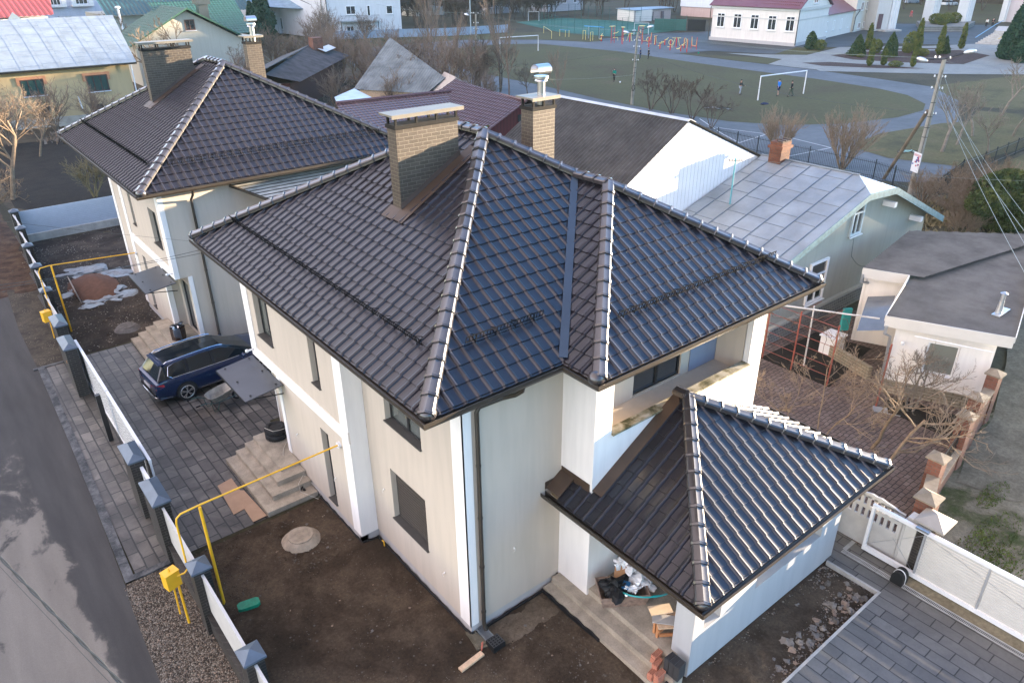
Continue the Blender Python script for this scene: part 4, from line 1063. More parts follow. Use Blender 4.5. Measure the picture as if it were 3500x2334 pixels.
# sand heap with board, sheeting
rl = MB()
nn = 26
for j in range(nn + 1):
    for i in range(nn + 1):
        u, v = i / nn * 2 - 1, j / nn * 2 - 1; r = math.hypot(u, v); h = max(0, 1 - r ** 1.6) * .40 * (1 + .3 * noise.noise(Vector((u * 2, v * 2, 3))))
        rl.v.append((-.75 + u * 1.15, 28.4 + v * 2.2, h - .03 + .02 * noise.noise(Vector((u * 9, v * 9, 1)))))
for j in range(nn):
    for i in range(nn): a = j * (nn + 1) + i; rl.f.append((a, a + 1, a + nn + 2, a + nn + 1)); rl.mi.append(0)
o = rl.build('sand_heap', simple('reddish sand', (.12, .065, .045), .95, .2, 0, .2, 5, .4, 30), smooth=True); tag(o, 'heap of reddish brown sand in the far yard', 'sand')
mb = MB(); mb.slab([(-1.62, 26.6, 0), (-1.50, 28.9, 0), (-1.62, 28.95, .62), (-1.74, 26.65, .60)], .04); o = mb.build('board', simple('grey plank', (.28, .24, .20), .8)); tag(o, 'grey wooden board standing against the sand heap', 'board')
mb = MB()
for i, (x, y, r, q) in enumerate([(-.3, 30.2, .8, 1), (-.9, 30.9, .55, 1), (.1, 29.6, .5, 1), (-.6, 26.3, .5, .8), (-.1, 27.0, .55, .8), (.35, 29.3, .35, 1), (-1.75, 28.3, .35, 1), (-1.2, 26.2, .35, 1)]):
    mb.blob((x, y, .03), r, 3, 0, 1.2, i + 3, (1, q, .10))
o = mb.build('plastic_sheet', simple('crumpled foil', (.11, .13, .145), .35, .6, 0, .5, 6, .6, 18)); tag(o, 'crumpled pale plastic sheeting around the sand heap', 'plastic sheet')
# wheelbarrow
wb = empty('wheelbarrow', (.15, 13.95, .03), 'old grey metal wheelbarrow with green frame on the paving', 'wheelbarrow', rz=R(10))
mt_tray = simple('muddy zinc tray', (.25, .235, .20), .7, .4, .2, .35, 6)
def tray():
    mb = MB(); n = 24
    rim, bot = [], []
    for i in range(n):
        a = 2 * math.pi * i / n; c, s_ = math.cos(a), math.sin(a)
        sx = abs(c) ** .6 * (1 if c > 0 else -1); sy = abs(s_) ** .6 * (1 if s_ > 0 else -1)
        rim.append((sx * .48 + .05, sy * .30, .58 + .06 * sx)); bot.append((sx * .24 + .02, sy * .17, .28))
    inn = [(p[0] * .96, p[1] * .95, p[2] - .01) for p in rim]; ib = [(p[0], p[1] * .95, .30) for p in bot]
    base = 0; mb.v += rim + bot + inn + ib
    for i in range(n):
        j = (i + 1) % n
        mb.f += [(i, j, n + j, n + i), (2 * n + i, 3 * n + i, 3 * n + j, 2 * n + j), (i, 2 * n + i, 2 * n + j, j)]; mb.mi += [0] * 3
    mb.f += [tuple(range(n, 2 * n)), tuple(range(3 * n, 4 * n))]; mb.mi += [0, 0]
    mb.tube(rim + [rim[0]], .014, 6)
    return mb
tray().build('tray', mt_tray, wb, local=True, auto=40)
fg = simple('dark green tube', (.02, .06, .05), .45)
mb = MB()
for s_ in (-1, 1):
    mb.tube([(.62, .06 * s_, .2), (.1, .2 * s_, .27), (-.3, .27 * s_, .34), (-.62, .30 * s_, .50), (-.95, .31 * s_, .52)], .016, 6)
    mb.tube([(-.12, .22 * s_, .28), (-.24, .25 * s_, .03), (-.36, .25 * s_, .03), (-.42, .26 * s_, .36)], .015, 6)
mb.build('frame', fg, wb, local=True)
for s_ in (-1, 1): MB().tube([(-.83, .31 * s_, .52), (-.97, .31 * s_, .525)], .022, 6).build('grip', M_black, wb, local=True)
def wheel_mb(r, w, n=24, hub=.5):
    m1 = MB(); pr = [(r * .72, -w / 2), (r * .93, -w / 2), (r, -w * .3), (r, w * .3), (r * .93, w / 2), (r * .72, w / 2), (r * .72, -w / 2)]
    for i in range(len(pr)):
        pass
    base = len(m1.v)
    for rr, yy in pr:
        for j in range(n): a = 2 * math.pi * j / n; m1.v.append((rr * math.cos(a), yy, rr * math.sin(a)))
    for i in range(len(pr) - 1):
        for j in range(n): j2 = (j + 1) % n; m1.f.append((i * n + j, i * n + j2, (i + 1) * n + j2, (i + 1) * n + j)); m1.mi.append(0)
    return m1
def shift(mb, dx, dy, dz): mb.v = [(x + dx, y + dy, z + dz) for x, y, z in mb.v]; return mb
shift(wheel_mb(.19, .08), .66, 0, .19).build('wheel', M_rubber, wb, local=True, auto=40)
# mortar trough with rubbish
tr = empty('mortar_trough', (4.2, -1.15, .5), 'rusty mortar trough filled with plastic bags and cardboard on the porch floor', 'trough', rz=R(-33))
mb = MB()
def trough():
    o_ = [(-.50, -.27, 0), (.50, -.27, 0), (.50, .27, 0), (-.50, .27, 0), (-.58, -.34, .36), (.58, -.34, .36), (.58, .34, .36), (-.58, .34, .36)]
    i_ = [(x * .96, y * .94, z + (.02 if z < .1 else 0)) for x, y, z in o_]
    mb.add(o_ + i_, [(0, 3, 2, 1), (0, 1, 5, 4), (1, 2, 6, 5), (2, 3, 7, 6), (3, 0, 4, 7), (8, 9, 10, 11), (8, 12, 13, 9), (9, 13, 14, 10), (10, 14, 15, 11), (11, 15, 12, 8), (4, 5, 13, 12), (5, 6, 14, 13), (6, 7, 15, 14), (7, 4, 12, 15)])
    mb.tube([(-.58, .1, .3), (-.60, .1, .46), (-.60, .16, .5), (-.58, .2, .46), (-.58, .2, .3)], .009, 6)
trough(); mb.build('tub', simple('rusty mortar splashed steel', (.27, .19, .145), .75, .4, .1, .45, 7, .2, 30), tr, local=True)
def lump(name, lab, cat, cs, mt, seed, sub=2, jit=.9, sq=(1, 1, .7)):
    mb = MB()
    for i, (x, y, z, r) in enumerate(cs): mb.blob((x, y, z), r, sub, 0, jit, seed + i, sq)
    o = mb.build(name, mt); tag(o, lab, cat); return o
lump('bin_bag', 'crumpled shiny black plastic bag in the mortar trough', 'plastic bag', [(4.02, -1.08, .93, .20), (3.92, -1.22, .84, .13), (4.15, -1.18, .95, .13), (3.88, -1.1, .75, .12)], M_black, 2, 3, 1.1)
lump('clear_wrap', 'crumpled clear plastic wrap heaped over the trough end', 'plastic wrap', [(4.62, -1.12, .97, .17), (4.72, -1.32, .88, .14), (4.55, -.92, 1.06, .15), (4.45, -.8, 1.15, .10), (4.78, -1.42, .76, .10), (4.3, -1.4, .90, .10)], M_plast, 9, 3, 1.3)
mb = MB(); mb.slab([(4.1, -.95, .95), (4.35, -.75, 1.12), (4.58, -.92, 1.10), (4.32, -1.1, .95)], .01); mb.slab([(4.3, -.95, 1.02), (4.55, -.80, 1.0), (4.7, -1.0, .93), (4.45, -1.12, .93)], .01); o = mb.build('cardboard_box', simple('brown cardboard', (.42, .22, .10), .9)); tag(o, 'torn brown cardboard box sticking out of the trough', 'cardboard')
mb = MB(); mb.box(-.11, -.08, 0, .11, .08, .05); o = mb.build('paint_packet', simple('blue packet', (.01, .12, .28), .5), local=True, loc=(4.18, -1.27, .97), rz=.5); tag(o, 'small blue packet lying on the black bag', 'packet')
mb = MB(); mb.tube([(4.0, -1.45, .95), (4.05, -1.42, .92)], .035, 10); mb.tube([(4.42, -1.36, .90), (4.52, -1.33, .90)], .04, 10); o = mb.build('plastic_cup', M_plast); tag(o, 'clear plastic cups on the trough rubbish', 'cup')
hs = MB()
for k in range(3):
    pts = []
    for i in range(25):
        a = i / 24 * 2 * math.pi - 2.6
        w_ = (math.cos(a) + 1) / 2; pts.append((4.62 + .03 * k + .62 * math.cos(a + .5), -1.36 - .02 * k + .60 * math.sin(a + .5), 1.02 - .48 * w_ + .05 * math.sin(2 * a) + .012 * k))
    hs.tube(pts[:25 - k * 9], .019, 7)
o = hs.build('hose', simple('turquoise hose', (.02, .35, .34), .35)); tag(o, 'loop of turquoise hose leaning on the mortar trough', 'hose')
# sawhorse and boards
sh = empty('sawhorse', (4.15, -2.55, .5), 'small rough wooden trestle behind the porch pillar', 'trestle')
mb = MB()
for x, y in ((3.98, -2.42), (4.02, -2.3), (4.35, -2.75), (4.3, -2.8)): mb.box(x - .02, y - .03, .5, x + .02, y + .03, .92)
mb.box(3.94, -2.5, .7, 4.4, -2.46, .76); mb.box(3.95, -2.62, .55, 4.4, -2.58, .63, rz=-.6); mb.build('legs', simple('orange timber', (.45, .2, .08), .8), sh)
mb = MB(); mb.box(3.92, -2.72, .92, 4.42, -2.3, .96, rz=-.6); mb.build('top', M_wood, sh)
for (dx, dy, z, rz, c, lab) in ((.02, -.02, .99, -.85, (.36, .34, .31), 'grey board lying on the porch trestle'), (.13, .18, 1.04, -.5, (.55, .42, .28), 'pale timber board leaning behind the porch pillar')):
    mb = MB(); mb.box(-.25, -.13, 0, .25, .13, .02); o = mb.build('board', simple('board ' + str(z), c, .8), local=True, loc=(4.07 + dx, -2.45 + dy, z), rz=rz); tag(o, lab, 'board')
# hollow bricks, each a thing
M_rbrick = simple('red hollow brick', (.46, .19, .12), .85, .3, 0, .2, 9, .2, 50)
M_kbrick = simple('black hollow brick', (.035, .035, .036), .7, .4, 0, .2, 9)
M_hole = simple('brick hole', (.012, .008, .006), 1.0, 0)
def hollow_brick(mt):
    mb = MB(); L, W, H = .25, .12, .065
    mb.box(-L / 2, -W / 2, 0, L / 2, W / 2, H)
    for j in range(5):
        for i in range(7 - (j % 2)):
            x = -.1 + i * .033 + (.016 if j % 2 else 0); y = -.043 + j * .0215
            mb.box(x - .011, y - .005, H + .0003, x + .011, y + .005, H + .0008, 1)
    return mb, mt
def brick_obj(mt, loc, rz, label, group, first=[None, None]):
    k = 0 if mt is M_rbrick else 1
    if first[k] is None:
        mb, _ = hollow_brick(mt); o = mb.build('hollow_brick', [mt, M_hole], local=True, loc=loc, rz=rz); first[k] = o
    else:
        o = first[k].copy(); C.objects.link(o); o.location = loc; o.rotation_euler = (0, 0, rz)
    return tag(o, label, 'brick', group)
gr_r, gr_k = 'red hollow bricks stacked on the steps', 'black hollow bricks stacked by the porch pillar'
for i, (x, y, z, rz) in enumerate([(3.62, -2.72, .335, .1), (3.62, -2.72, .40, .15), (3.64, -2.72, .465, .05), (3.52, -2.84, .335, .3), (3.52, -2.84, .40, .2)]):
    brick_obj(M_rbrick, (x, y, z), rz + math.pi / 2 * 0, 'red hollow brick in the small stack on the upper porch step', gr_r)
for i, (x, y, z, rz) in enumerate([(3.36, -2.88, .165, .1), (3.36, -2.88, .23, .0), (3.36, -2.88, .295, .15), (3.38, -3.04, .165, .1), (3.38, -3.04, .23, .05), (3.38, -3.04, .295, .1), (3.38, -3.04, .36, .0)]):
    brick_obj(M_rbrick, (x, y, z), rz, 'red hollow brick in the small stack on the upper porch step', gr_r)
for lay in range(6):
    for c_ in range(3):
        brick_obj(M_kbrick, (3.66, -3.06 - c_ * .125, .335 + lay * .066), .06 * ((lay * 3 + c_) % 3 - 1) + .03, 'black hollow brick stacked against the porch corner pillar', gr_k)
for lay in range(3):
    for c_ in range(2): brick_obj(M_kbrick, (3.40, -3.22 - c_ * .125, .0 + .02 + lay * .066), .05, 'black hollow brick stacked against the porch corner pillar', gr_k)
# stones: bigger ones are things, the rest loose rubble
rs = random.Random(11)
M_st = [simple('rubble stone ' + str(i), c, .9, .2, 0, .2, 9, .3, 30) for i, c in enumerate([(.20, .165, .13), (.14, .125, .11), (.23, .165, .12), (.10, .085, .07)])]
protos = []
def stone(x, y, r, label, group, z=0):
    mb = MB(); s_ = rs.random() * 100
    mb.blob((0, 0, r * .35), r, 2, 0, .55, s_, (1, rs.uniform(.6, .95), rs.uniform(.45, .75)))
    o = mb.build('stone', rs.choice(M_st), local=True, loc=(x, y, z), rz=rs.uniform(0, 6)); tag(o, label, 'stone', group)
for i in range(70):
    f = rs.random() ** .8; x = 5.6 + 3.6 * f + rs.uniform(-.2, .2); w = .28 + .25 * f; y = -4.62 + abs(rs.gauss(0, w)) * .9
    if y > -3.5: y = -4.4
    stone(min(x, 9.2), y, rs.uniform(.03, .095) * (1.25 if rs.random() < .12 else 1), 'loose rubble stone on the soil strip beside the courtyard paving', 'rubble stones along the paving edge', .03)
for i in range(26):
    x, y = rs.uniform(-1.5, 1.0), rs.uniform(4.9, 7.0)
    if math.hypot(x + .57, y - 5.9) < .6 or (x > .5): continue
    stone(x, y, rs.uniform(.02, .05), 'small stone on the dark soil near the manhole cover', 'small stones on the front soil', .02)
for i in range(30):
    stone(rs.uniform(-2.2, .9), rs.uniform(-2.8, 4.0), rs.uniform(.015, .035), 'small stone on the front yard soil left of the wall', 'pebbles on the front soil', .03)
for i in range(34):
    stone(rs.uniform(1.4, 3.1), rs.uniform(-3.6, .2), rs.uniform(.015, .035), 'small stone on the soil below the porch steps', 'pebbles below the porch steps', .03)
def scatter(name, regions, n, r0, r1, mats, seed, z=.03):
    q = random.Random(seed); mb = MB()
    for i in range(n):
        x0, y0, x1, y1 = q.choice(regions); x = q.uniform(x0, x1); y = q.uniform(y0, y1); r = q.uniform(r0, r1) * (1 + q.random() ** 4)
        b = len(mb.v); k = q.random() * 6
        for a in range(5): mb.v.append((x + r * math.cos(k + a * 1.257) * q.uniform(.7, 1.1), y + r * math.sin(k + a * 1.257) * q.uniform(.7, 1.1), z))
        mb.v.append((x, y, z + r * q.uniform(.5, .9))); mi = q.randrange(len(mats))
        for a in range(5): mb.f.append((b + a, b + (a + 1) % 5, b + 5)); mb.mi.append(mi)
    o = mb.build(name, mats, loc=(0, 0, 0)); tag(o, kind='stuff'); return o
scatter('soil_crumbs', [(-3.1, -4, 1.0, 4.6), (-3.1, 4.7, .5, 7.2), (1.2, -5, 3.15, .4)], 5200, .008, .022, [M_soil, M_st[3], M_soil, M_soil], 2, .035)
scatter('fine_rubble', [(3.9, -4.9, 9.3, -3.35)], 2600, .01, .026, M_st, 3, .04)
scatter('far_soil_crumbs', [(-2.9, 21.3, .5, 36)], 1500, .012, .03, [M_st[3], M_soil, M_st[0]], 6, .035)
scatter('gravel_stones', [(-4.7, -2, -3.45, 7.1)], 5200, .008, .018, [M_st[0], M_st[2], M_st[3], M_gravel], 4, .018)

# ------------------------------------------------------------------ right-hand gate, boundary walls
sg = empty('sliding_gate', (10.45, -8, .12), 'long white sliding gate with slat panels and an open wire braced end', 'gate')
X = 10.46
mb = MB()
ya, yb = -3.68, -14.0
zb, zt = .17, 1.60
mb.box(X - .05, yb, zb, X + .05, ya, zb + .12); mb.box(X - .04, yb, zt - .09, X + .04, ya, zt); mb.box(X - .045, ya - .07, zb + .121, X + .045, ya, zt - .091)
mb.build('frame', M_wpaint, sg)
M_galv = simple('galvanised upright', (.32, .33, .34), .5, .5, .3)
for y in (-4.98, -6.42, -7.86, -9.3, -10.8): MB().box(X - .035, y - .025, zb + .122, X + .035, y + .025, zt - .092).build('upright', M_galv, sg)
for y0, y1 in ((-6.39, -5.01), (-7.83, -6.45), (-9.27, -7.89), (-10.77, -9.33)):
    mb = MB(); n = 15; h = (zt - .09 - zb - .13) / n
    for i in range(n):
        z = zb + .125 + i * h; mb.box(X - .012, y0, z, X + .012, y1, z + h * .88)
    mb.build('slat_panel', M_wpanel, sg)
mb = MB(); mb.tube([(X, -3.76, zb + .2), (X - .01, -4.96, zt - .15)], .005, 4); mb.tube([(X, -4.9, zb + .16), (X - .01, -4.3, .95)], .005, 4)
mb.tube([(X - .03, -5.05, zt - .12), (X - .03, -10, zb + .15)], .004, 4); mb.build('bracing_wire', M_zinc, sg)
mb = MB(); mb.box(10.36, -5.05, 1.585, 10.56, -4.75, 1.64); mb.build('guide_bracket', M_zinc, sg)
gm = empty('gate_motor', (10.08, -4.82, .12), 'black rounded gate motor with a white trim line beside the white gate', 'gate motor')
def motor(x0, x1, w, h, mt, name):
    mb = MB(); pr = []
    for i in range(17):
        a = math.pi * i / 16; pr.append((-w * math.cos(a) * (1 if abs(math.cos(a)) < .99 else 1), h * .45 + h * .55 * math.sin(a)))
    pr = [(-w, 0)] + pr + [(w, 0)]
    n = len(pr); mb.v += [(10.08 + x0, -4.82 + y, .12 + z) for y, z in pr] + [(10.08 + x1, -4.82 + y, .12 + z) for y, z in pr]
    mb.f += [tuple(range(n)), tuple(reversed(range(n, 2 * n)))] + [(i, (i + 1) % n, n + (i + 1) % n, n + i) for i in range(n)]; mb.mi += [0] * (n + 2)
    mb.build(name, mt, gm, auto=40)
motor(-.15, -.02, .145, .36, M_black, 'front_cover'); motor(-.019, .0, .155, .375, M_wpaint, 'trim_line'); motor(.001, .14, .15, .37, M_black, 'rear_cover')
dr = empty('drain_channel', (10.03, -8, .12), 'slotted grey drain channel running along the courtyard edge', 'drain')
mb = MB(); mb.box(9.95, -14, .10, 9.965, -3.4, .132); mb.box(10.085, -14, .10, 10.1, -3.4, .132)
y = -3.4
while y > -13: mb.box(9.965, y - .014, .118, 10.085, y, .130); y -= .034
for i in range(14): mb.box(10.1 + i * .034, -3.46, .118, 10.115 + i * .034, -3.36, .13)
mb.build('grating', simple('worn grating', (.38, .38, .36), .5, .5, .2, .2), dr)
mb = MB(); mb.box(9.966, -13, .09, 10.084, -3.4, .1125 + .003); mb.box(10.1, -3.46, .1, 10.58, -3.36, .1155); mb.build('channel', M_black, dr)
# slotted precast fence
cf = empty('concrete_fence', (10.68, -3.6, .1), 'precast grey concrete fence with rows of upright slots', 'fence')
pc = simple('precast concrete', (.40, .385, .36), .9, .25, 0, .12, 2)
def slot_panel(y0, y1, x):
    mb = MB(); holes = []
    n = 8; st = (y1 - y0 - .14) / n
    for i in range(n):
        a = .07 + i * st + st * .22; holes.append((a, a + st * .5, .95, 1.22)); holes.append((a, a + st * .5, 1.32, 1.50 + .10 * math.sin(math.pi * (i + .5) / n)))
    wall_panel(mb, (x - .03, y1), (x - .03, y0), .1, 1.56, [((y1 - y0) - h[1], (y1 - y0) - h[0], h[2], h[3]) for h in holes], .06, inward=(1, 0))
    wall_panel(mb, (x + .03, y1), (x + .03, y0), .1, 1.56, [((y1 - y0) - h[1], (y1 - y0) - h[0], h[2], h[3]) for h in holes], .001, inward=(-1, 0))
    pts = [(x, y0 + (y1 - y0) * i / 12, 1.56 + .14 * math.sin(math.pi * i / 12) + .012 * math.cos(i * 2.6)) for i in range(13)]
    for a, b in zip(pts[:-1], pts[1:]): mb.add([(x - .03, a[1], 1.56), (x + .03, a[1], 1.56), (x + .03, b[1], 1.56), (x - .03, b[1], 1.56), (x - .03, a[1], a[2]), (x + .03, a[1], a[2]), (x + .03, b[1], b[2]), (x - .03, b[1], b[2])], [(0, 1, 5, 4), (3, 2, 6, 7), (4, 5, 6, 7), (0, 3, 7, 4), (1, 2, 6, 5)])
    mb.build('slotted_panel', pc, cf)
slot_panel(-4.38, -2.92, 10.66); slot_panel(-2.85, -1.4, 10.62)
mb = MB(); mb.box(10.58, -2.92, .1, 10.70, -2.85, 1.6); mb.box(10.60, -4.46, .1, 10.74, -4.40, 1.5); mb.build('fence_post', pc, cf)
wp = MB(); wp.box(10.62, -4.72, .1, 10.9, -4.46, 1.62); o = wp.build('wall_end', M_wpanel); tag(o, 'short white wall end beside the black gate pillar', 'wall')
gp = empty('gate_pillar', (10.9, -5.02, .1), 'black banded gate pillar with wide pale pyramid cap behind the white gate', 'pillar')
mb = MB(); mb.box(10.62, -5.12, .1, 11.1, -4.73, 1.66); mb.build('shaft', M_clink, gp)
mb = MB(); a = (10.5, -5.32, 11.22, -4.62); h = 1.66
mb.box(a[0], a[1], h, a[2], a[3], h + .05); mb.add([(a[0], a[1], h + .051), (a[2], a[1], h + .051), (a[2], a[3], h + .051), (a[0], a[3], h + .051), (10.86, -4.97, h + .24)], [(0, 1, 4), (1, 2, 4), (2, 3, 4), (3, 0, 4)])
mb.build('cap', simple('pale coated cap', (.27, .25, .22), .5, .4, 0, .1), gp)
# brick wall with pillars and wrought iron
bf = empty('fence', (14, -3.9, .1), 'red brick fence with pyramid capped pillars and wavy iron grilles, right of the porch', 'fence')
M_rb = bricks('red facing brick', (.15, .055, .035), (.22, .085, .055), (.13, .10, .08), .22, .075, .008, 'wall', .85, .6, stain=.4)
M_bcap = simple('weathered concrete cap', (.20, .17, .13), .9, .2, 0, .25, 4, .3, 40)
def fpt(s): # along the fence line
    P = [(11.35, -4.55), (13.2, -3.95), (15.9, -3.55), (17.2, -3.3), (19.1, -3.05), (20.6, -2.9)]
    i = int(s); f = s - i
    if i >= len(P) - 1: return P[-1]
    return (P[i][0] + (P[i + 1][0] - P[i][0]) * f, P[i][1] + (P[i + 1][1] - P[i][1]) * f)
for s_, sz in ((0, .42), (1, .36), (2, .36), (3, .36), (4, .36)):
    x, y = fpt(s_); mb = MB(); mb.box(x - sz / 2, y - sz / 2, .1, x + sz / 2, y + sz / 2, 1.85); p = mb.build('pillar', M_rb, bf)
    c = MB(); a = sz / 2 + .06; c.box(x - a, y - a, 1.85, x + a, y + a, 1.90); c.add([(x - a, y - a, 1.901), (x + a, y - a, 1.901), (x + a, y + a, 1.901), (x - a, y + a, 1.901), (x, y, 2.05)], [(0, 1, 4), (1, 2, 4), (2, 3, 4), (3, 0, 4)]); c.build('cap', M_bcap, p)
for i in range(4):
    (xa, y_a), (xb, y_b) = fpt(i), fpt(i + 1); d = Vector((xb - xa, y_b - y_a, 0)); L = d.length; d.normalize(); n_ = Vector((-d.y, d.x, 0))
    A = Vector((xa, y_a, 0)) + d * .19; B = Vector((xb, y_b, 0)) - d * .19
    hh_ = .75 if i in (1, 2) else 1.35
    mb = MB()
    mb.prism([tuple((A - n_ * .12)[:2]), tuple((B - n_ * .12)[:2]), tuple((B + n_ * .12)[:2]), tuple((A + n_ * .12)[:2])], .1, hh_)
    w = mb.build('wall', M_rb, bf)
    mb = MB(); mb.prism([tuple((A - n_ * .16)[:2]), tuple((B - n_ * .16)[:2]), tuple((B + n_ * .16)[:2]), tuple((A + n_ * .16)[:2])], hh_, hh_ + .06); mb.build('coping', M_bcap, w)
    if hh_ < 1:
        mb = MB(); n = int((B - A).length / .12)
        for k in range(n + 1):
            p = A + (B - A) * k / n
            pts = [tuple(p + d * .03 * math.sin(q * 1.3 + k) + n_ * .01 + Vector((0, 0, hh_ + .06 + q * .09))) for q in range(9)]
            mb.tube(pts, .008, 4)
        for z in (hh_ + .12, hh_ + .75): mb.tube([tuple(A + Vector((0, 0, z))), tuple(B + Vector((0, 0, z)))], .012, 4)
        mb.build('iron_grille', M_black, bf)
# ------------------------------------------------------------------ parked estate car
M_car = simple('dark blue metallic paint', (.003, .016, .060), .25, .5, .2, .1, 2, coat=.6)
M_cglass = simple('tinted car glass', (.006, .010, .014), .12, .5)
M_chrome = simple('chrome', (.75, .76, .78), .15, .8, 1.0, .03)
M_red = simple('red lamp lens', (.45, .01, .012), .15, .8, 0, .1, 5, coat=1)
def build_car(paint, loc, rz, label, group=None, far=False):
    car = empty('parked_car', loc, label, 'car', group, rz)
    st = [(0.0, .70, .74, .72, .42, .80), (.05, .80, .86, .84, .28, .90), (.30, .84, .90, .87, .22, .965), (.55, .86, .91, .88, .21, .975), (1.35, .87, .915, .89, .20, .975), (2.3, .87, .915, .885, .20, .965), (3.2, .87, .915, .875, .20, .965), (3.62, .86, .91, .85, .21, .985), (4.1, .85, .90, .80, .21, .93), (4.45, .80, .86, .74, .23, .84), (4.67, .72, .78, .66, .27, .70), (4.77, .58, .64, .56, .34, .58)]
    mb = MB(); rings = []
    for x, wb, wm, wt, zb, zt in st:
        zm = zb + (zt - zb) * .55; cr = .03 if x > 3.6 else 0
        h = [(wb * .92, zb), (wb, zb + .05), (wm, zb + (zt - zb) * .35), (wm, zm), ((wm + wt) / 2 + .012, zt - .07), (wt, zt), (wt * .6, zt + cr), (0, zt + cr * 1.4)]
        rings.append([(x, -y, z) for y, z in h] + [(x, y, z) for y, z in reversed(h[:-1])])
    n = len(rings[0])
    for r_ in rings: mb.v += r_
    arch = lambda x: abs(x - .98) < .40 or abs(x - 3.80) < .40
    for i in range(len(rings) - 1):
        for j in range(n):
            j2 = (j + 1) % n
            mb.f.append((i * n + j, i * n + j2, (i + 1) * n + j2, (i + 1) * n + j)); mb.mi.append(0)
    mb.f.append(tuple(range(n))); mb.mi.append(0); mb.f.append(tuple(reversed(range((len(rings) - 1) * n, len(rings) * n)))); mb.mi.append(0)
    body = mb.build('body', paint, car, local=True, smooth=True, auto=40)
    gh = [(.14, .80, .97, .74, 1.00, 1.00), (.44, .81, .97, .60, 1.38, 1.425), (.52, .815, .97, .60, 1.395, 1.45), (1.1, .83, .97, .61, 1.43, 1.49), (1.9, .835, .965, .61, 1.44, 1.51), (2.55, .83, .965, .595, 1.41, 1.48), (3.05, .82, .965, .62, 1.20, 1.26), (3.62, .80, .98, .74, 1.00, 1.02)]
    R2 = []
    for x, wb, zb, wr, zr, zc in gh: R2.append([(x, -wb, zb), (x, -wr, zr), (x, -wr * .84, zc - .006), (x, 0, zc + .012), (x, wr * .84, zc - .006), (x, wr, zr), (x, wb, zb)])
    gl = MB(); rf = MB()
    for i in range(len(R2) - 1):
        for j in range(6):
            q = [R2[i][j], R2[i + 1][j], R2[i + 1][j + 1], R2[i][j + 1]]
            side = j in (0, 5); front = i >= 5; rear = i == 0
            if side or ((front or rear) and 1 <= j <= 4): gl.face(q)
            elif j in (2, 3) and 2 <= i <= 4: gl.face(q)
            else: rf.face(q)
    g_ = gl.build('window', M_cglass, car, local=True, smooth=False)
    rf.build('roof', paint, car, local=True)
    if far: 
        for wx in (.98, 3.8):
            for wy in (-.83, .83): shift(wheel_mb(.33, .2, 16), wx, wy, .33).build('wheel', M_rubber, car, local=True)
        return car
    pl = MB()
    for y in (-1, 1):
        for x in (1.15, 2.05): pl.add([(x, y * .845, .975), (x + .09, y * .845, .975), (x + .11, y * .618, 1.445), (x + .02, y * .618, 1.445)], [(0, 1, 2, 3)])
    pl.build('pillar_trim', M_black, car, local=True)
    ch = MB()
    for y in (-1, 1):
        ch.tube([(.52, y * .55, 1.44), (.62, y * .565, 1.50), (1.2, y * .585, 1.525), (1.9, y * .585, 1.54), (2.4, y * .575, 1.52), (2.58, y * .57, 1.475)], .016, 6)
    ch.build('roof_rail', M_chrome, car, local=True)
    ch = MB()
    for y in (-1, 1):
        ch.tube([(.62, y * .838, .985), (1.5, y * .852, .975), (2.6, y * .852, .972), (3.45, y * .835, .985)], .011, 5)
        ch.tube([(.62, y * .838, .985), (.50, y * .80, 1.08), (.60, y * .672, 1.35), (.85, y * .632, 1.42), (1.9, y * .625, 1.45), (2.5, y * .612, 1.425), (3.0, y * .66, 1.225), (3.45, y * .79, 1.02)], .011, 5)
        ch.box(1.35, y * .905 - .012, .285, 3.4, y * .905 + .012, .315)
    ch.tube([(.5, -.86, .30), (.1, -.84, .32), (-.005, -.6, .35), (-.02, 0, .36), (-.005, .6, .35), (.1, .84, .32), (.5, .86, .30)], .012, 5)
    ch.build('chrome_trim', M_chrome, car, local=True)
    for y in (-1, 1):
        t = MB(); t.add([(-.012, y * .42, .80), (-.006, y * .42, .71), (.02, y * .83, .72), (.30, y * .915, .80), (.28, y * .905, .88), (.03, y * .84, .88)], [(0, 1, 2, 3, 4, 5)]); 
        t.v = [(a, b * 1.012, c) for a, b, c in t.v]; t.build('tail_light', M_red, car, local=True)
        m = MB(); m.blob((3.12, y * 1.0, 1.03), .10, 2, 0, .1, 2, (.7, 1.2, .75)); m.tube([(3.15, y * .85, .99), (3.12, y * .95, 1.01)], .025, 6); m.build('wing_mirror', paint, car, local=True, smooth=True)
        k = MB(); k.add([(4.6, y * .42, .66), (4.66, y * .42, .60), (4.45, y * .84, .68), (4.3, y * .86, .76)], [(0, 1, 2, 3)]); k.v = [(a + .03, b * 1.01, c + .02) for a, b, c in k.v]; k.build('headlight', M_steel, car, local=True)
    m = MB(); m.box(-.02, -.26, .58, -.005, .26, .69); m.build('number_plate', M_wpaint, car, local=True)
    m = MB(); m.box(.43, -.60, 1.43, .52, .60, 1.455); m.box(.33, -.56, 1.425, .44, .56, 1.44); m.build('rear_spoiler', paint, car, local=True)
    m = MB(); m.box(-.015, -.72, .40, .12, .72, .5); m.build('bumper_insert', M_black, car, local=True)
    dk = MB()
    for wx in (.98, 3.80):
        for y in (-1, 1):
            pts = [(wx + .385 * math.cos(a), y * .919, .345 + .385 * math.sin(a)) for a in [math.pi * k / 14 for k in range(-1, 16)]]
            dk.face(pts)
    dk.build('wheel_arch', M_black, car, local=True)
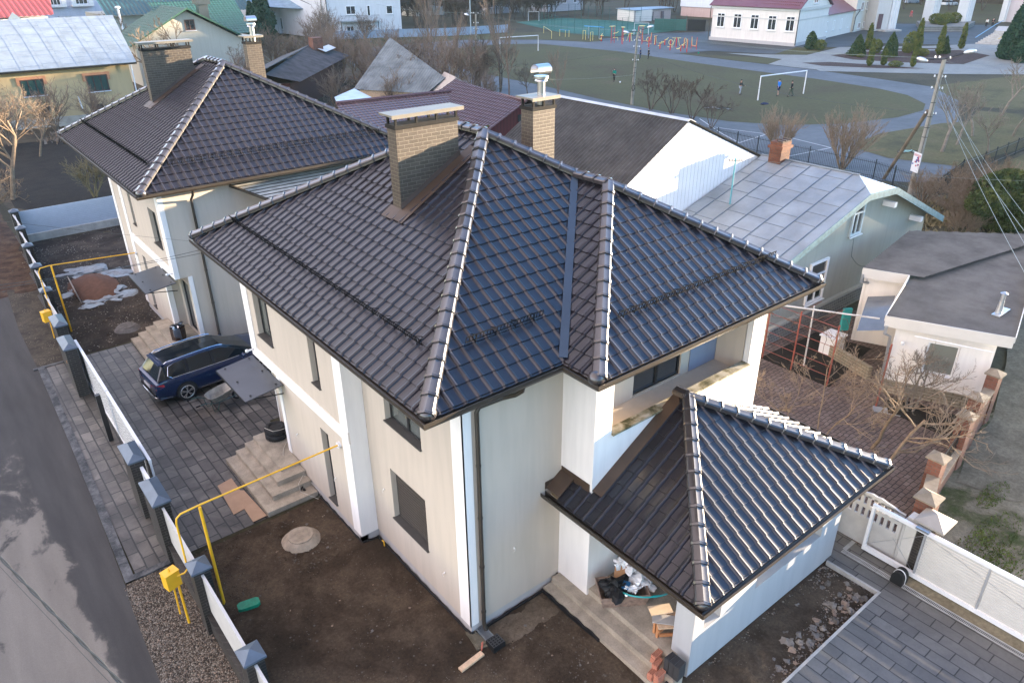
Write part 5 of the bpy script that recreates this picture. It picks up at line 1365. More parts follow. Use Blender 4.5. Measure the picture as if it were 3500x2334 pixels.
    for wx in (.98, 3.80):
        for y in (-1, 1):
            w = empty('wheel', (0, 0, 0)); w.parent = car
            bpy.data.objects.remove(w)
            t = shift(wheel_mb(.335, .225, 28), wx, y * .83, .335).build('wheel', M_rubber, car, local=True, auto=35)
            r = MB(); yy = y * .946; n = 24
            r.add([(wx + .225 * math.cos(2 * math.pi * k / n), y * .925, .335 + .225 * math.sin(2 * math.pi * k / n)) for k in range(n)], [tuple(range(n))])
            rb = r.build('brake_shadow', M_black, t, local=True)
            r = MB()
            r.tube([(wx + .232 * math.cos(2 * math.pi * k / n), y * .935, .335 + .232 * math.sin(2 * math.pi * k / n)) for k in range(n + 1)], .016, 5, cap=False)
            for k in range(5):
                a = 2 * math.pi * k / 5 + .3
                for da in (-.16, .16): r.tube([(wx + .04 * math.cos(a), yy, .335 + .04 * math.sin(a)), (wx + .225 * math.cos(a + da), yy - y * .006, .335 + .225 * math.sin(a + da))], .014, 4)
            r.tube([(wx, yy - y * .02, .335), (wx, yy + y * .008, .335)], .045, 10); r.build('rim', simple('alloy', (.55, .53, .50), .3, .6, .8, .05), t, local=True)
    return car
build_car(M_car, (-1.60, 15.93, .02), R(4), 'dark blue estate car with roof rails parked on the paving between the houses')

# ------------------------------------------------------------------ people
M_skin = simple('skin', (.42, .25, .18), .6, .4)
def skin_obj(name, pts, edges, rad, mt, parent, sub=1, root=0):
    me = bpy.data.meshes.new(name); me.from_pydata(pts, edges, [])
    o = bpy.data.objects.new(name, me); C.objects.link(o); o.parent = parent
    sk = o.modifiers.new('skin', 'SKIN'); sk.use_smooth_shade = True
    for i, v in enumerate(me.skin_vertices[0].data):
        v.radius = (rad[i], rad[i]) if not isinstance(rad[i], tuple) else rad[i]; v.use_root = (i == root)
    sb = o.modifiers.new('sub', 'SUBSURF'); sb.levels = sub; sb.render_levels = sub
    me.materials.append(mt); return o
def person(loc, rz, H, top, trousers, label, hair=(.02, .014, .01), stride=.18, arm=((.12, 0), (-.12, 0)), stripes=None, sleeve=True, shorts=False):
    p = empty('person', loc, label, 'person', 'people on the sports ground and plaza', rz)
    k = H / 1.75
    # x forward, y left ; joints
    J = dict(pel=(0, 0, .93), wa=(0, 0, 1.08), ch=(.0, 0, 1.30), nk=(.01, 0, 1.47), hd=(.03, 0, 1.60), ht=(.03, 0, 1.71))
    legs = {}
    for s, side in ((1, 'l'), (-1, 'r')):
        f = stride * s
        legs[side] = [(0, .09 * s, .88), (f * .55 + .03, .10 * s, .50), (f - .03, .10 * s, .09), (f + .12, .11 * s, .035)]
        a, b = arm[0 if s > 0 else 1]
        legs['a' + side] = [(0, .19 * s, 1.42), (a * .5 - .02, .24 * s, 1.14), (a * 1.6 + .05, .24 * s - .02 * s, .92 + b), (a * 1.9 + .08, .235 * s, .84 + b * 1.3)]
    pts = []; ed = []; rad = []
    def addc(c, start, rr):
        prev = start
        for q, r in zip(c, rr): pts.append(tuple(x * k for x in q)); rad.append(r * k); ed.append((prev, len(pts) - 1)) if prev is not None else None; prev = len(pts) - 1
        return prev
    addc([J['pel']], None, [.13]); addc([J['wa'], J['ch'], J['nk'], J['hd'], J['ht']], 0, [.12, .15, .055, .085, .07])
    for side in 'lr':
        addc(legs[side], 0, [.085, .06, .042, .035]); addc(legs['a' + side], 2, [.06, .045, .034, .028])
    skin_obj('body', pts, ed, rad, M_skin, p)
    def garment(name, chain_list, mt, root_r):
        pts2, ed2, rad2 = [tuple(x * k for x in chain_list[0][0])], [], [root_r * k]
        for c, rr in chain_list[1]:
            prev = 0
            for q, r in zip(c, rr): pts2.append(tuple(x * k for x in q)); rad2.append(r * k); ed2.append((prev, len(pts2) - 1)); prev = len(pts2) - 1
        return skin_obj(name, pts2, ed2, rad2, mt, p)
    garment('jacket', [[J['ch']], [([J['wa'], (0, 0, .98)], [.145, .14]), ([(0.01, 0, 1.43)], [.09]), (legs['al'][:3], [.075, .06, .045]), (legs['ar'][:3], [.075, .06, .045])]], top, .17)
    lg = 2 if shorts else 3
    garment('trousers', [[(0, 0, .94)], [(legs['l'][:lg], [.10, .075, .055]), (legs['r'][:lg], [.10, .075, .055])]], trousers, .145)
    for s_ in ('l', 'r'):
        q = legs[s_][3]; mb = MB(); mb.blob((q[0] * k - .04, q[1] * k, .045), .075, 2, jit=0, sq=(1.7, .7, .6)); mb.build('shoe', M_black, p, local=True, smooth=True)
    hb = MB(); hb.blob((.015 * k, 0, 1.66 * k), .105 * k, 2, jit=.1, sq=(1, .88, .85)); hb.build('hair', simple('hair ' + label[:12], hair, .8), p, local=True, smooth=True)
    nb = MB(); nb.blob((.118 * k, 0, 1.59 * k), .016, 1, jit=0)
    for s_ in (-1, 1): nb.blob((.02 * k, s_ * .088 * k, 1.60 * k), .022, 1, jit=0, sq=(.6, .4, 1))
    nb.build('face', M_skin, p, local=True, smooth=True)
    return p
def stripe_mat():
    mt, t, b = nodes('striped shirt'); setp(b, .8, .3); co = coord(t); sp = t.nodes.new('ShaderNodeSeparateXYZ'); t.links.new(co, sp.inputs[0])
    m_ = t.nodes.new('ShaderNodeMath'); m_.operation = 'MULTIPLY'; m_.inputs[1].default_value = 5.2; t.links.new(sp.outputs[2], m_.inputs[0])
    fr = t.nodes.new('ShaderNodeMath'); fr.operation = 'FRACT'; t.links.new(m_.outputs[0], fr.inputs[0])
    t.links.new(rmp(t, fr.outputs[0], [(.48, (.0, .30, .18)), (.54, (.01, .025, .06))]), b.inputs['Base Color']); return mt
cl = lambda n, c: simple(n, c, .85, .25, 0, .1)
navy, blk, grey, blue, dgreen = cl('navy cloth', (.012, .02, .06)), cl('black cloth', (.012, .014, .016)), cl('grey cloth', (.30, .33, .38)), cl('blue cloth', (.01, .14, .5)), cl('olive cloth', (.06, .08, .055))
person((64.0, 57.3, .03), R(200), 1.60, stripe_mat(), blk, 'person in a green and navy striped shirt walking after a ball')
person((83.2, 70.6, .03), R(150), 1.55, navy, navy, 'person in navy jacket and trousers standing at the field edge by another', stride=.06)
person((83.9, 69.6, .03), R(160), 1.5, blk, blk, 'person in black beside the one in navy at the field edge', stride=.06)
person((67.4, 41.4, .03), R(-30), 1.6, blk, grey, 'person in black jacket and pale trousers holding out an arm', stride=.08, arm=((.02, 0), (.22, .12)))
person((69.8, 38.2, .03), R(160), 1.75, blue, navy, 'person in a bright blue top under the nearer football goal', stride=.12, shorts=True)
person((70.4, 37.0, .03), R(140), 1.65, blk, dgreen, 'person in black top and olive trousers striding inside the goal', stride=.3)
person((174.2, 58.6, .03), R(20), 1.7, cl('white cloth', (.7, .7, .62)), blk, 'person in a white jacket walking beside the columns', stride=.15)
person((174.9, 57.7, .03), R(20), 1.8, blk, blk, 'person in dark clothes walking with the one in white', stride=.2)
person((189.8, 81.6, .03), R(80), 1.75, cl('red cloth', (.5, .03, .04)), cl('pink cloth', (.5, .12, .12)), 'person in red and dark clothes leaning on the lawn beyond the columns', stride=.25)
mb = MB(); mb.blob((63.7, 56.0, .14), .11, 2, jit=0); o = mb.build('ball', M_wpaint, smooth=True); tag(o, 'small pale football on the field near the striped shirt', 'ball')
mb = MB(); mb.blob((94.7, 68.9, .14), .11, 2, jit=0); o = mb.build('ball', cl('green ball', (.0, .4, .2)), smooth=True); tag(o, 'small green ball beside the running track', 'ball')
# bicycles lying on the grass
def bicycle(x, y, rz, col, label):
    b = empty('bicycle', (x, y, .06), label, 'bicycle', None, rz)
    for cx in (-.48, .50):
        mb = MB(); mb.tube([(cx + .30 * math.cos(a), .30 * math.sin(a), .05 + .05 * math.sin(a)) for a in [2 * math.pi * k / 20 for k in range(21)]], .022, 5, cap=False)
        w = mb.build('wheel', M_rubber, b, local=True)
        mb = MB()
        for k in range(8): mb.tube([(cx, 0, .05), (cx + .28 * math.cos(k * .785), .28 * math.sin(k * .785), .05)], .004, 3)
        mb.build('spokes', M_zinc, w, local=True)
    mb = MB(); F = [(-.48, 0), (-.05, -.05), (.36, .38), (-.18, .38), (-.05, -.05)]
    mb.tube([(a, c, .08) for a, c in F], .022, 6); mb.tube([(-.48, 0, .08), (-.18, .38, .08)], .015, 5); mb.tube([(.5, 0, .07), (.34, .5, .10)], .02, 6)
    mb.build('frame', cl('bike ' + label[:9], col), b, local=True)
    mb = MB(); mb.tube([(.30, .52, -.02), (.34, .52, .12), (.28, .56, .42)], .018, 6); mb.build('handlebar', M_black, b, local=True)
    mb = MB(); mb.box(-.34, .46, .05, -.10, .54, .16); mb.build('saddle', M_black, b, local=True)
bicycle(58.1, 38.0, R(-50), (.4, .42, .45), 'pale bicycle lying behind bare bushes, left of a second one')
bicycle(58.7, 37.0, R(-60), (.05, .06, .07), 'dark bicycle lying on the grass right of the pale one')
bicycle(54.3, 16.4, R(-48), (.3, .55, .55), 'white and green bicycle lying near the right utility pole')
mb = MB(); mb.blob((64.1, 36.0, .05), .35, 2, 0, .9, 3, (1.2, .6, .35)); o = mb.build('jacket_heap', navy); tag(o, 'dark heap of jackets lying near the goal post', 'jackets')
# ------------------------------------------------------------------ neighbouring buildings
M_cor = bricks('x', (.1, .1, .1), (.1, .1, .1), (.1, .1, .1)); bpy.data.materials.remove(M_cor)
def ridged(poly, u_dir, mb, pitch=.18, amp=.03, sub=4, tri=False, thick=None):
    """corrugated sheet roof: waves across u, clipped to the polygon"""
    P = [Vector(p) for p in poly]; o = P[0]; u = Vector(u_dir).normalized(); n = (P[1] - P[0]).cross(P[2] - P[0]).normalized()
    if n.z < 0: n = -n
    v = n.cross(u).normalized()
    U = [(p - o).dot(u) for p in P]; V = [(p - o).dot(v) for p in P]
    bm = bmesh.new(); st = pitch / sub; k = int((max(U) - min(U)) / st) + 2; a, b = [], []
    for i in range(k):
        uu = min(U) + i * st; h = amp * (abs((i % sub) / sub * 2 - 1) if tri else .5 + .5 * math.cos(2 * math.pi * i / sub))
        a.append(bm.verts.new(o + u * uu + v * (min(V) - .01) + n * h)); b.append(bm.verts.new(o + u * uu + v * (max(V) + .01) + n * h))
    for i in range(k - 1): bm.faces.new((a[i], a[i + 1], b[i + 1], b[i]))
    cen = sum(P, Vector()) / len(P)
    for i in range(len(P)):
        p, q = P[i], P[(i + 1) % len(P)]; e = (q - p).normalized(); pn = e.cross(n)
        if pn.dot(cen - p) > 0: pn = -pn
        bmesh.ops.bisect_plane(bm, geom=bm.verts[:] + bm.edges[:] + bm.faces[:], plane_co=p, plane_no=pn, clear_outer=True)
    bm.verts.index_update(); mb.add([x.co[:] for x in bm.verts], [tuple(x.index for x in f.verts) for f in bm.faces]); bm.free()
def seams(poly, u_dir, mb, pitch=1.0, cross=.75, h=.035, seed=0, jitter=.25):
    """standing seams and flat cross seams on a sheet roof plane"""
    q = random.Random(seed)
    P = [Vector(p) for p in poly]; o = P[0]; u = Vector(u_dir).normalized(); n = (P[1] - P[0]).cross(P[2] - P[0]).normalized()
    if n.z < 0: n = -n
    v = n.cross(u).normalized()
    uv = [((p - o).dot(u), (p - o).dot(v)) for p in P]
    def span(uu):
        xs_ = []
        for i in range(len(uv)):
            (a, b), (c, d) = uv[i], uv[(i + 1) % len(uv)]
            if (a - uu) * (c - uu) < 0: xs_.append(b + (d - b) * (uu - a) / (c - a))
        return (min(xs_), max(xs_)) if len(xs_) >= 2 else None
    u0, u1 = min(a for a, b in uv), max(a for a, b in uv); uu = u0 + pitch * .5; prev = None
    while uu < u1 + pitch:
        s = span(uu)
        if s: mb.tube([tuple(o + u * uu + v * s[0] + n * h * .5), tuple(o + u * uu + v * s[1] + n * h * .5)], h * .6, 4)
        sm = span(uu - pitch / 2)
        if sm:
            vv = sm[0] + q.uniform(.3, 1) * cross
            while vv < sm[1] - .1:
                a = max(u0 + .02, uu - pitch + .02); mb.tube([tuple(o + u * a + v * vv + n * .006), tuple(o + u * min(uu, u1 - .02) + v * vv + n * .006)], .012, 4); vv += cross * (1 + q.uniform(-jitter, jitter))
        uu += pitch
def sheet_metal(name, col, rough=.4, met=.35, stain=.25):
    mt, t, b = nodes(name); setp(b, rough, .5, met); co = coord(t); f = nz(t, co, .9, 5, .5, .2); g = nz(t, co, 3.5, 5, .6)
    c = rmp(t, f, [(.3, [x * (1 - stain) for x in col]), (.7, [min(1, x * 1.12) for x in col])]); t.links.new(c, b.inputs['Base Color'])
    t.links.new(rmp(t, g, [(.3, rough * .75), (.7, rough * 1.3)]), b.inputs['Roughness']); bump(t, b, f, .5, .05); return mt
M_slate = sheet_metal('weathered asbestos sheet', (.115, .11, .10), .85, 0, .35)
M_sheet = sheet_metal('dull galvanised sheet', (.24, .26, .265), .5, .15)
M_lwall = plaster('grey cream plaster', (.33, .32, .27))
# small white house, right
wh = empty('house', (19.5, -1, .1), 'small white house with flat grey corrugated roof and one curtained window, at right', 'house')
A, B, Cc, D = Vector((18.0, .2, 0)), Vector((19.5, -3.15, 0)), Vector((30.4, -.2, 0)), Vector((26.5, 3.6, 0))
E_, F_ = Vector((21.0, 2.68, 0)), Vector((21.6, 1.2, 0))
zr = lambda p: 2.98 + max(0, (p - A).dot(Vector((.93, .36, 0)))) * .05
pz_ = lambda p, dz=0: (p.x, p.y, zr(p) + dz)
mb = MB(); u_ = (B - A).normalized()
ridged([pz_(A, .05), pz_(B, .05), pz_(Cc, .05), pz_(D, .05), pz_(E_, .05), pz_(F_, .05)][:4] if False else [pz_(A, .05), pz_(B, .05), pz_(Cc, .05), pz_(F_, .05)], (.93, .36, 0), mb, .20, .05)
ridged([pz_(F_ + (B - A) * .12, .045), pz_(Cc + (B - A) * .12, .045), pz_(D, .045), pz_(E_, .045)], (.93, .36, 0), mb, .20, .05)
rf = mb.build('roof', M_slate, wh)
mb = MB()
def fascia(p, q, h=.30, off=.0, dz=0):
    d = (q - p).normalized(); n_ = Vector((d.y, -d.x, 0)) * .03
    mb.add([(p.x, p.y, zr(p) - h + dz), (q.x, q.y, zr(q) - h + dz), (q.x, q.y, zr(q) + .08 + dz), (p.x, p.y, zr(p) + .08 + dz)] + [(a.x + n_.x, a.y + n_.y, z) for a, z in ((p, zr(p) - h + dz), (q, zr(q) - h + dz), (q, zr(q) + .08 + dz), (p, zr(p) + .08 + dz))], [(0, 1, 2, 3), (7, 6, 5, 4), (3, 2, 6, 7), (0, 4, 5, 1), (0, 3, 7, 4), (1, 5, 6, 2)])
fascia(A, B); fascia(B, Cc, .12); fascia(E_, F_); fascia(F_, A, .12)
mb.build('fascia', M_wpanel, wh)
mb = MB()
i0 = A + (B - A) * .10 + Vector((.28, .10, 0)); i1 = A + (B - A) * .90 + Vector((.28, .10, 0)); dd = Vector((.93, .36, 0))
wd = (i1 - i0).normalized(); L = (i1 - i0).length
wall_panel(mb, (i0.x, i0.y), (i1.x, i1.y), .6, 2.75, [(1.05, 1.98, 1.12, 2.27)], .14, inward=(.91, .41))
j1 = i1 + dd * 9; j0 = i0 + dd * 3.2
wall_panel(mb, (i1.x, i1.y), (j1.x, j1.y), .1, 2.9, [], inward=(-.4, .9)); wall_panel(mb, (i0.x, i0.y), (j0.x, j0.y), .1, 2.9, [], inward=(.4, -.9))
wall_panel(mb, (F_.x + .3, F_.y + .1), (E_.x + .3, E_.y), .1, 2.9, [], inward=(-.4, .9)); wall_panel(mb, (E_.x + .3, E_.y - .1), (D.x, D.y - .3), .1, 2.95, [])
mb.build('wall', plaster('warm white plaster', (.72, .69, .64)), wh)
mb = MB(); q0 = i0 - Vector((.06, .03, 0)); q1 = i1 - Vector((.03, .06, 0)); mb.prism([(q0.x, q0.y), (q1.x, q1.y), (q1.x + .2, q1.y + .08), (q0.x + .2, q0.y + .08)], .1, .6)
mb.build('stone_plinth', bricks('sandstone plinth', (.27, .24, .18), (.33, .29, .22), (.12, .10, .07), .28, .11, .012, 'wall', .9, .6), wh)
window(wh, (i0.x, i0.y), (wd.x, wd.y), (.91, .41), 1.05, 1.98, 1.12, 2.27, .12, (), (), M_whiteframe, glass_mat('lace curtained glass', (.17, .18, .15), .3), sillmat=M_wpaint)
mb = MB(); mb.tube([(20.9, -2.1, 3.08), (20.9, -2.1, 3.55)], [.11, .075], 12); mb.tube([(20.9, -2.1, 3.5), (20.9, -2.1, 3.82)], .07, 12); mb.tube([(20.9, -2.1, 3.82), (20.9, -2.1, 3.87)], [.12, .03], 12); mb.box(20.6, -2.25, 3.1, 21.5, -2.0, 3.13); mb.build('flue_pipe', M_zinc, rf)
mb = MB(); G1 = A + (B - A) * .03; mb.tube([(G1.x - .08, G1.y, 2.72), (G1.x - .1, G1.y, 2.45), (G1.x + .15, G1.y - .1, 2.3), (G1.x + .2, G1.y - .15, .6)], .05, 8); mb.tube([(20.95, 2.62, 3.0), (20.95, 2.62, 2.7), (21.3, 2.5, 2.6)], .05, 8); mb.build('downpipe', M_zinc, wh)
mb = MB()
cv = []
for i in range(9):
    a = i / 8; cv.append((18.9 + a * 2.3 - .35, .75 + a * .9 + .0, 2.15 + .35 * math.sin(a * math.pi / 2)))
for i in range(8):
    p, q = cv[i], cv[i + 1]; mb.add([(p[0] - .1, p[1] + .5, p[2] - .2), (q[0] - .1, q[1] + .5, q[2] - .2), (q[0] + .3, q[1] - .3, q[2]), (p[0] + .3, p[1] - .3, p[2])], [(0, 1, 2, 3)])
mb.build('porch_canopy', simple('smoky polycarbonate', (.12, .13, .14), .2, .6), wh)
mb = MB(); mb.tube([(18.4, -.35, 2.15), (18.32, -.42, 2.12)], .06, 10); mb.build('wall_lamp', M_wpaint, wh)
mb = MB(); mb.tube([(18.2, -.75, 2.6), (19.3, -2.75, 2.45), (19.3, -2.75, 2.15)], .02, 6); mb.build('conduit', M_wpaint, wh)
# hanging clothes in the porch
mb = MB(); mb.prism([(19.9, 2.5), (20.2, 2.35), (20.25, 2.45), (19.95, 2.6)], 1.0, 1.9); o = mb.build('towel', simple('teal cloth', (.02, .22, .20), .9)); tag(o, 'teal cloth hanging by the small house entrance', 'cloth')
mb = MB(); mb.box(19.3, 2.3, .11, 20.0, 2.9, .85); mb.box(19.25, 2.25, .85, 20.05, 2.95, .90); o = mb.build('white_cabinet', M_wpaint); tag(o, 'white outdoor cabinet with a marble top beside the porch', 'cabinet')
mb = MB(); mb.prism([(18.9, .6), (19.5, 2.6), (19.35, 2.65), (18.75, .65)], .1, .62); o = mb.build('stone_wall', bricks('low sandstone wall', (.25, .22, .16), (.30, .26, .19), (.12, .10, .07), .3, .12, .012, 'wall', .9)); tag(o, 'low sandstone wall running to the small house porch', 'wall')

# long house with sheet roof and crippled gable
lh = empty('house', (24.5, 8, 0), 'long cream house with dull sheet metal roof, clipped gable and brick chimney', 'house')
zR = 5.6
Lz = lambda x: zR - (24.6 - x) * .30; Rz = lambda x: zR - (x - 24.6) * .43
yg = 4.15
L1 = [(18.2, yg, Lz(18.2)), (23.5, yg, Lz(23.5)), (24.6, 5.3, zR), (24.6, 10.0, zR), (18.2, 10.0, Lz(18.2))]
R1_ = [(25.7, yg, Rz(25.7)), (31.2, yg, Rz(31.2)), (31.2, 10.8, Rz(31.2)), (24.6, 10.8, zR), (24.6, 5.3, zR)]
H1_ = [(23.5, yg, Lz(23.5)), (25.7, yg, Rz(25.7)), (24.6, 5.3, zR)]
mb = MB(); mb.slab(L1, .05); mb.slab(R1_, .05); rf = mb.build('roof', M_sheet, lh)
mb = MB(); mb.slab(H1_, .05); mb.build('clipped_gable', sheet_metal('bright sheet', (.5, .53, .56), .3, .4), rf)
mb = MB(); seams(L1, (0, 1, 0), mb, .95, 1.05, .035, 2); seams(R1_, (0, 1, 0), mb, .95, 1.05, .035, 3); mb.tube([(24.6, 5.3, zR + .03), (24.6, 10, zR + .03)], .035, 5); mb.build('standing_seams', simple('dark seam', (.13, .16, .19), .5, .5, .3), rf)
mb = MB()
for p, q in ((L1[0], L1[1]), (L1[1], R1_[0]), (R1_[0], R1_[1])):
    mb.add([(p[0], yg - .03, p[2] - .26), (q[0], yg - .03, q[2] - .26), (q[0], yg - .03, q[2] + .02), (p[0], yg - .03, p[2] + .02), (p[0], yg, p[2] - .26), (q[0], yg, q[2] - .26), (q[0], yg, q[2] + .02), (p[0], yg, p[2] + .02)], [(0, 1, 2, 3), (7, 6, 5, 4), (0, 4, 5, 1), (3, 2, 6, 7), (0, 3, 7, 4), (1, 5, 6, 2)])
mb.build('bargeboard', simple('faded teal board', (.12, .20, .22), .6, .3, 0, .3, 6), lh)
mb = MB()
gw = [(18.6, .0), (30.6, .0), (30.6, Rz(30.6) - .1), (25.7, Rz(25.7) - .06), (23.5, Lz(23.5) - .06), (18.6, Lz(18.6) - .1)]
holes = []
y_ = 4.72
mb.face([(x, y_, z) for x, z in gw])
mb.face([(18.6, 4.72, 0), (18.6, 12, 0), (18.6, 12, Lz(18.6) - .1), (18.6, 4.72, Lz(18.6) - .1)]); mb.face([(30.6, 4.72, 0), (30.6, 12, 0), (30.6, 12, 2.9), (30.6, 4.72, 2.9)])
mb.face([(18.6, 12, 0), (30.6, 12, 0), (30.6, 12, 2.9), (18.6, 12, 3.6)])
mb.box(18.3, 4.55, 0, 26.5, 4.712, .75)
mb.build('wall', M_lwall, lh)
mb = MB(); mb.box(18.3, 4.50, .1, 26.5, 4.555, .70); mb.build('plinth_tiles', bricks('mosaic tile plinth', (.11, .12, .12), (.20, .20, .19), (.30, .30, .28), .16, .14, .02, 'wall', .5), lh)
def proud_window(par, x0, x1, z0, z1, y, mt=M_whiteframe, fw=.09):
    w = MB(); w.box(x0, y - .09, z0, x0 + fw, y - .003, z1); w.box(x1 - fw, y - .09, z0, x1, y - .003, z1); w.box(x0 + fw, y - .09, z0, x1 - fw, y - .003, z0 + fw); w.box(x0 + fw, y - .09, z1 - fw, x1 - fw, y - .003, z1)
    w.box((x0 + x1) / 2 - .03, y - .07, z0 + fw, (x0 + x1) / 2 + .03, y - .003, z0 + (z1 - z0) * .65); w.box(x0 + fw, y - .075, z0 + (z1 - z0) * .65, x1 - fw, y - .004, z0 + (z1 - z0) * .65 + .06)
    o = w.build('window', mt, par); g = MB(); g.box(x0 + fw, y - .03, z0 + fw, x1 - fw, y - .005, z1 - fw); g.build('pane', M_glass, o)
    s = MB(); s.box(x0 - .06, y - .16, z0 - .05, x1 + .06, y - .091, z0 - .01); s.build('sill', M_wpaint, o)
proud_window(lh, 23.5, 24.35, 3.35, 4.75, 4.72, simple('old blue grey frame', (.42, .48, .50), .6)); proud_window(lh, 20.9, 22.2, 1.0, 2.8, 4.72)
mb = MB(); mb.box(25.95, 4.2, 4.2, 26.15, 4.9, 4.42); mb.build('purlin_end', M_wpaint, lh)
mb = MB(); mb.box(28.9, 4.2, 2.95, 29.1, 4.9, 3.17); mb.build('purlin_end', M_wpaint, lh)
ch = MB(); ch.box(24.15, 8.75, 5.2, 24.85, 9.35, 6.4); ch.box(24.08, 8.68, 6.12, 24.92, 9.42, 6.24); c_ = ch.build('chimney', bricks('old red brick', (.13, .042, .022), (.19, .07, .035), (.10, .06, .045), .24, .085, .012, 'wall', .9, .9, stain=.5), lh)
ck = MB(); q = random.Random(3)
for i in range(9): ck.box(24.16 + .075 * i, 8.76, 6.402, 24.22 + .075 * i, 8.76 + q.uniform(.15, .55), 6.41 + q.uniform(.02, .09))
ck.build('chimney_top', simple('sooty brick', (.05, .035, .03), .9), c_)
# antenna pole on roof
an = empty('antenna_mast', (20.6, 8.6, 4.4), 'thin turquoise mast with white insulators standing on the sheet metal roof', 'mast')
mb = MB(); mb.tube([(20.6, 8.6, 4.3), (20.6, 8.6, 6.35)], .035, 8); mb.build('pole', simple('turquoise paint', (.08, .26, .30), .5), an)
mb = MB(); mb.tube([(20.38, 8.78, 6.25), (20.82, 8.42, 6.25)], .025, 6)
mb.build('crossarm', M_dark, an)
mb = MB()
for p in ((20.38, 8.78), (20.82, 8.42), (20.5, 8.68)): mb.lathe([(.03, 0), (.05, .03), (.03, .06), (.05, .09), (.02, .12)], (p[0], p[1], 6.27), 8)
mb.build('insulator', M_wpaint, an)
# barn
bn = empty('barn', (19.3, 14, 0), 'barn with dark corrugated roof and white sheet gable behind the near house', 'barn')
xr, zr_, yA, yB = 19.2, 7.8, 10.0, 18.6
sl = .40
BL = [(xr, yB, zr_), (xr, yA, zr_), (xr - 6.8, yA, zr_ - 6.8 * .58), (xr - 6.8, yB, zr_ - 6.8 * .58)]
mb = MB(); ridged(BL, (0, 1, 0), mb, .19, .045); rl_ = mb.build('roof', sheet_metal('streaked dark asbestos', (.045, .041, .036), .8, 0, .5), bn)
BR = [(xr, yA, zr_), (xr, yB, zr_), (xr + 6.8, yB, zr_ - 6.8 * .42), (xr + 6.8, yA, zr_ - 6.8 * .42)]
mb = MB(); ridged(BR, (0, 1, 0), mb, .19, .045); mb.build('far_roof_slope', M_slate, rl_)
mb = MB(); mb.slab([(xr - .12, yA, zr_ + .0), (xr - .12, yB, zr_ + .0), (xr, yB, zr_ + .08), (xr, yA, zr_ + .08)], .02); mb.slab([(xr, yA, zr_ + .08), (xr, yB, zr_ + .08), (xr + .4, yB, zr_ - .08), (xr + .4, yA, zr_ - .08)], .02); mb.build('ridge_flashing', sheet_metal('zinc ridge', (.45, .50, .55), .4, .5), rl_)
mb = MB()
def gable(y, thick=.05):
    x0, x1 = xr - 6.6, xr + 6.6; n = 110; w_ = (x1 - x0) / n
    for i in range(n):
        xa, xb = x0 + i * w_, x0 + (i + 1) * w_
        zf_ = lambda x: (zr_ - (xr - x) * .58 if x < xr else zr_ - (x - xr) * .42) - .06
        k = .006 if i % 2 else 0
        mb.add([(xa, y - k, 0), (xb, y - k, 0), (xb, y - k, zf_(xb)), (xa, y - k, zf_(xa)), (xb, y, 0), (xb, y, zf_(xb))] , [(0, 1, 2, 3), (1, 4, 5, 2)])
gable(10.08); mb.build('gable_wall', simple('white trapezoid sheet', (.62, .62, .63), .45, .4, 0, .05, 1), bn)
mb = MB(); mb.box(xr - 6.5, 10.3, 0, xr - 6.3, yB - .2, 3.7); mb.box(xr + 6.3, 10.3, 0, xr + 6.5, yB - .2, 4.8); mb.prism([(xr - 6.5, yB - .3), (xr + 6.5, yB - .3), (xr + 6.5, yB - .1), (xr - 6.5, yB - .1)], 0, 3.5); mb.build('wall', M_lwall, bn)
# maroon tiled house behind
mh = empty('house', (30, 40, 0), 'long low house with purple brown tiled roof and red plank gable, behind the chimneys', 'house')
def simple_tiles(name, polys, mt, par, pitch=.3, course=.38, h=.04):
    mb = MB()
    for poly, u in polys:
        P = [Vector(p) for p in poly]
        tiled_face(P, u, mb, pitch, course, .03)
    return mb.build(name, mt, par)
M_mar = tile_mat('purple brown metal tile', (.07, .034, .034)); 
rf = simple_tiles('roof', [([(17.0, 35.2, 2.35), (28.6, 34.2, 2.35), (30.3, 41.2, 4.3), (19.5, 42.3, 4.3)], (1, -.09, 0)),
    ([(23.9, 42.5, 2.1), (23.9, 32.5, 2.15), (29.35, 32.6, 4.6), (30.5, 42.6, 4.6)], (0, -1, 0)), ([(35.0, 32.5, 2.2), (35.6, 42.5, 2.2), (30.5, 42.6, 4.6), (29.35, 32.6, 4.6)], (0, 1, 0))], M_mar, mh)
mb = MB(); mb.tube([(19.5, 42.3, 4.37), (30.3, 41.2, 4.37)], .15, 6); mb.tube([(29.35, 32.5, 4.66), (30.5, 42.6, 4.66)], .10, 6); mb.build('ridge_cap', simple('maroon ridge', (.09, .045, .045), .45, .4), rf)
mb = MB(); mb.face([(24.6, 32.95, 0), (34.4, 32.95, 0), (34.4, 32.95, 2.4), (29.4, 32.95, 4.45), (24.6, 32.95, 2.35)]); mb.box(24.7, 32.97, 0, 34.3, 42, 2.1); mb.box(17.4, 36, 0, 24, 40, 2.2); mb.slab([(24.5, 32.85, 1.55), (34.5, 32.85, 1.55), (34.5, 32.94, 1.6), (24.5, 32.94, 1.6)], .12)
def planks(name, col, w=.18):
    return bricks(name, col, [c * 1.25 for c in col], [c * .3 for c in col], 40, w, .012, 'wall', .8, .3)
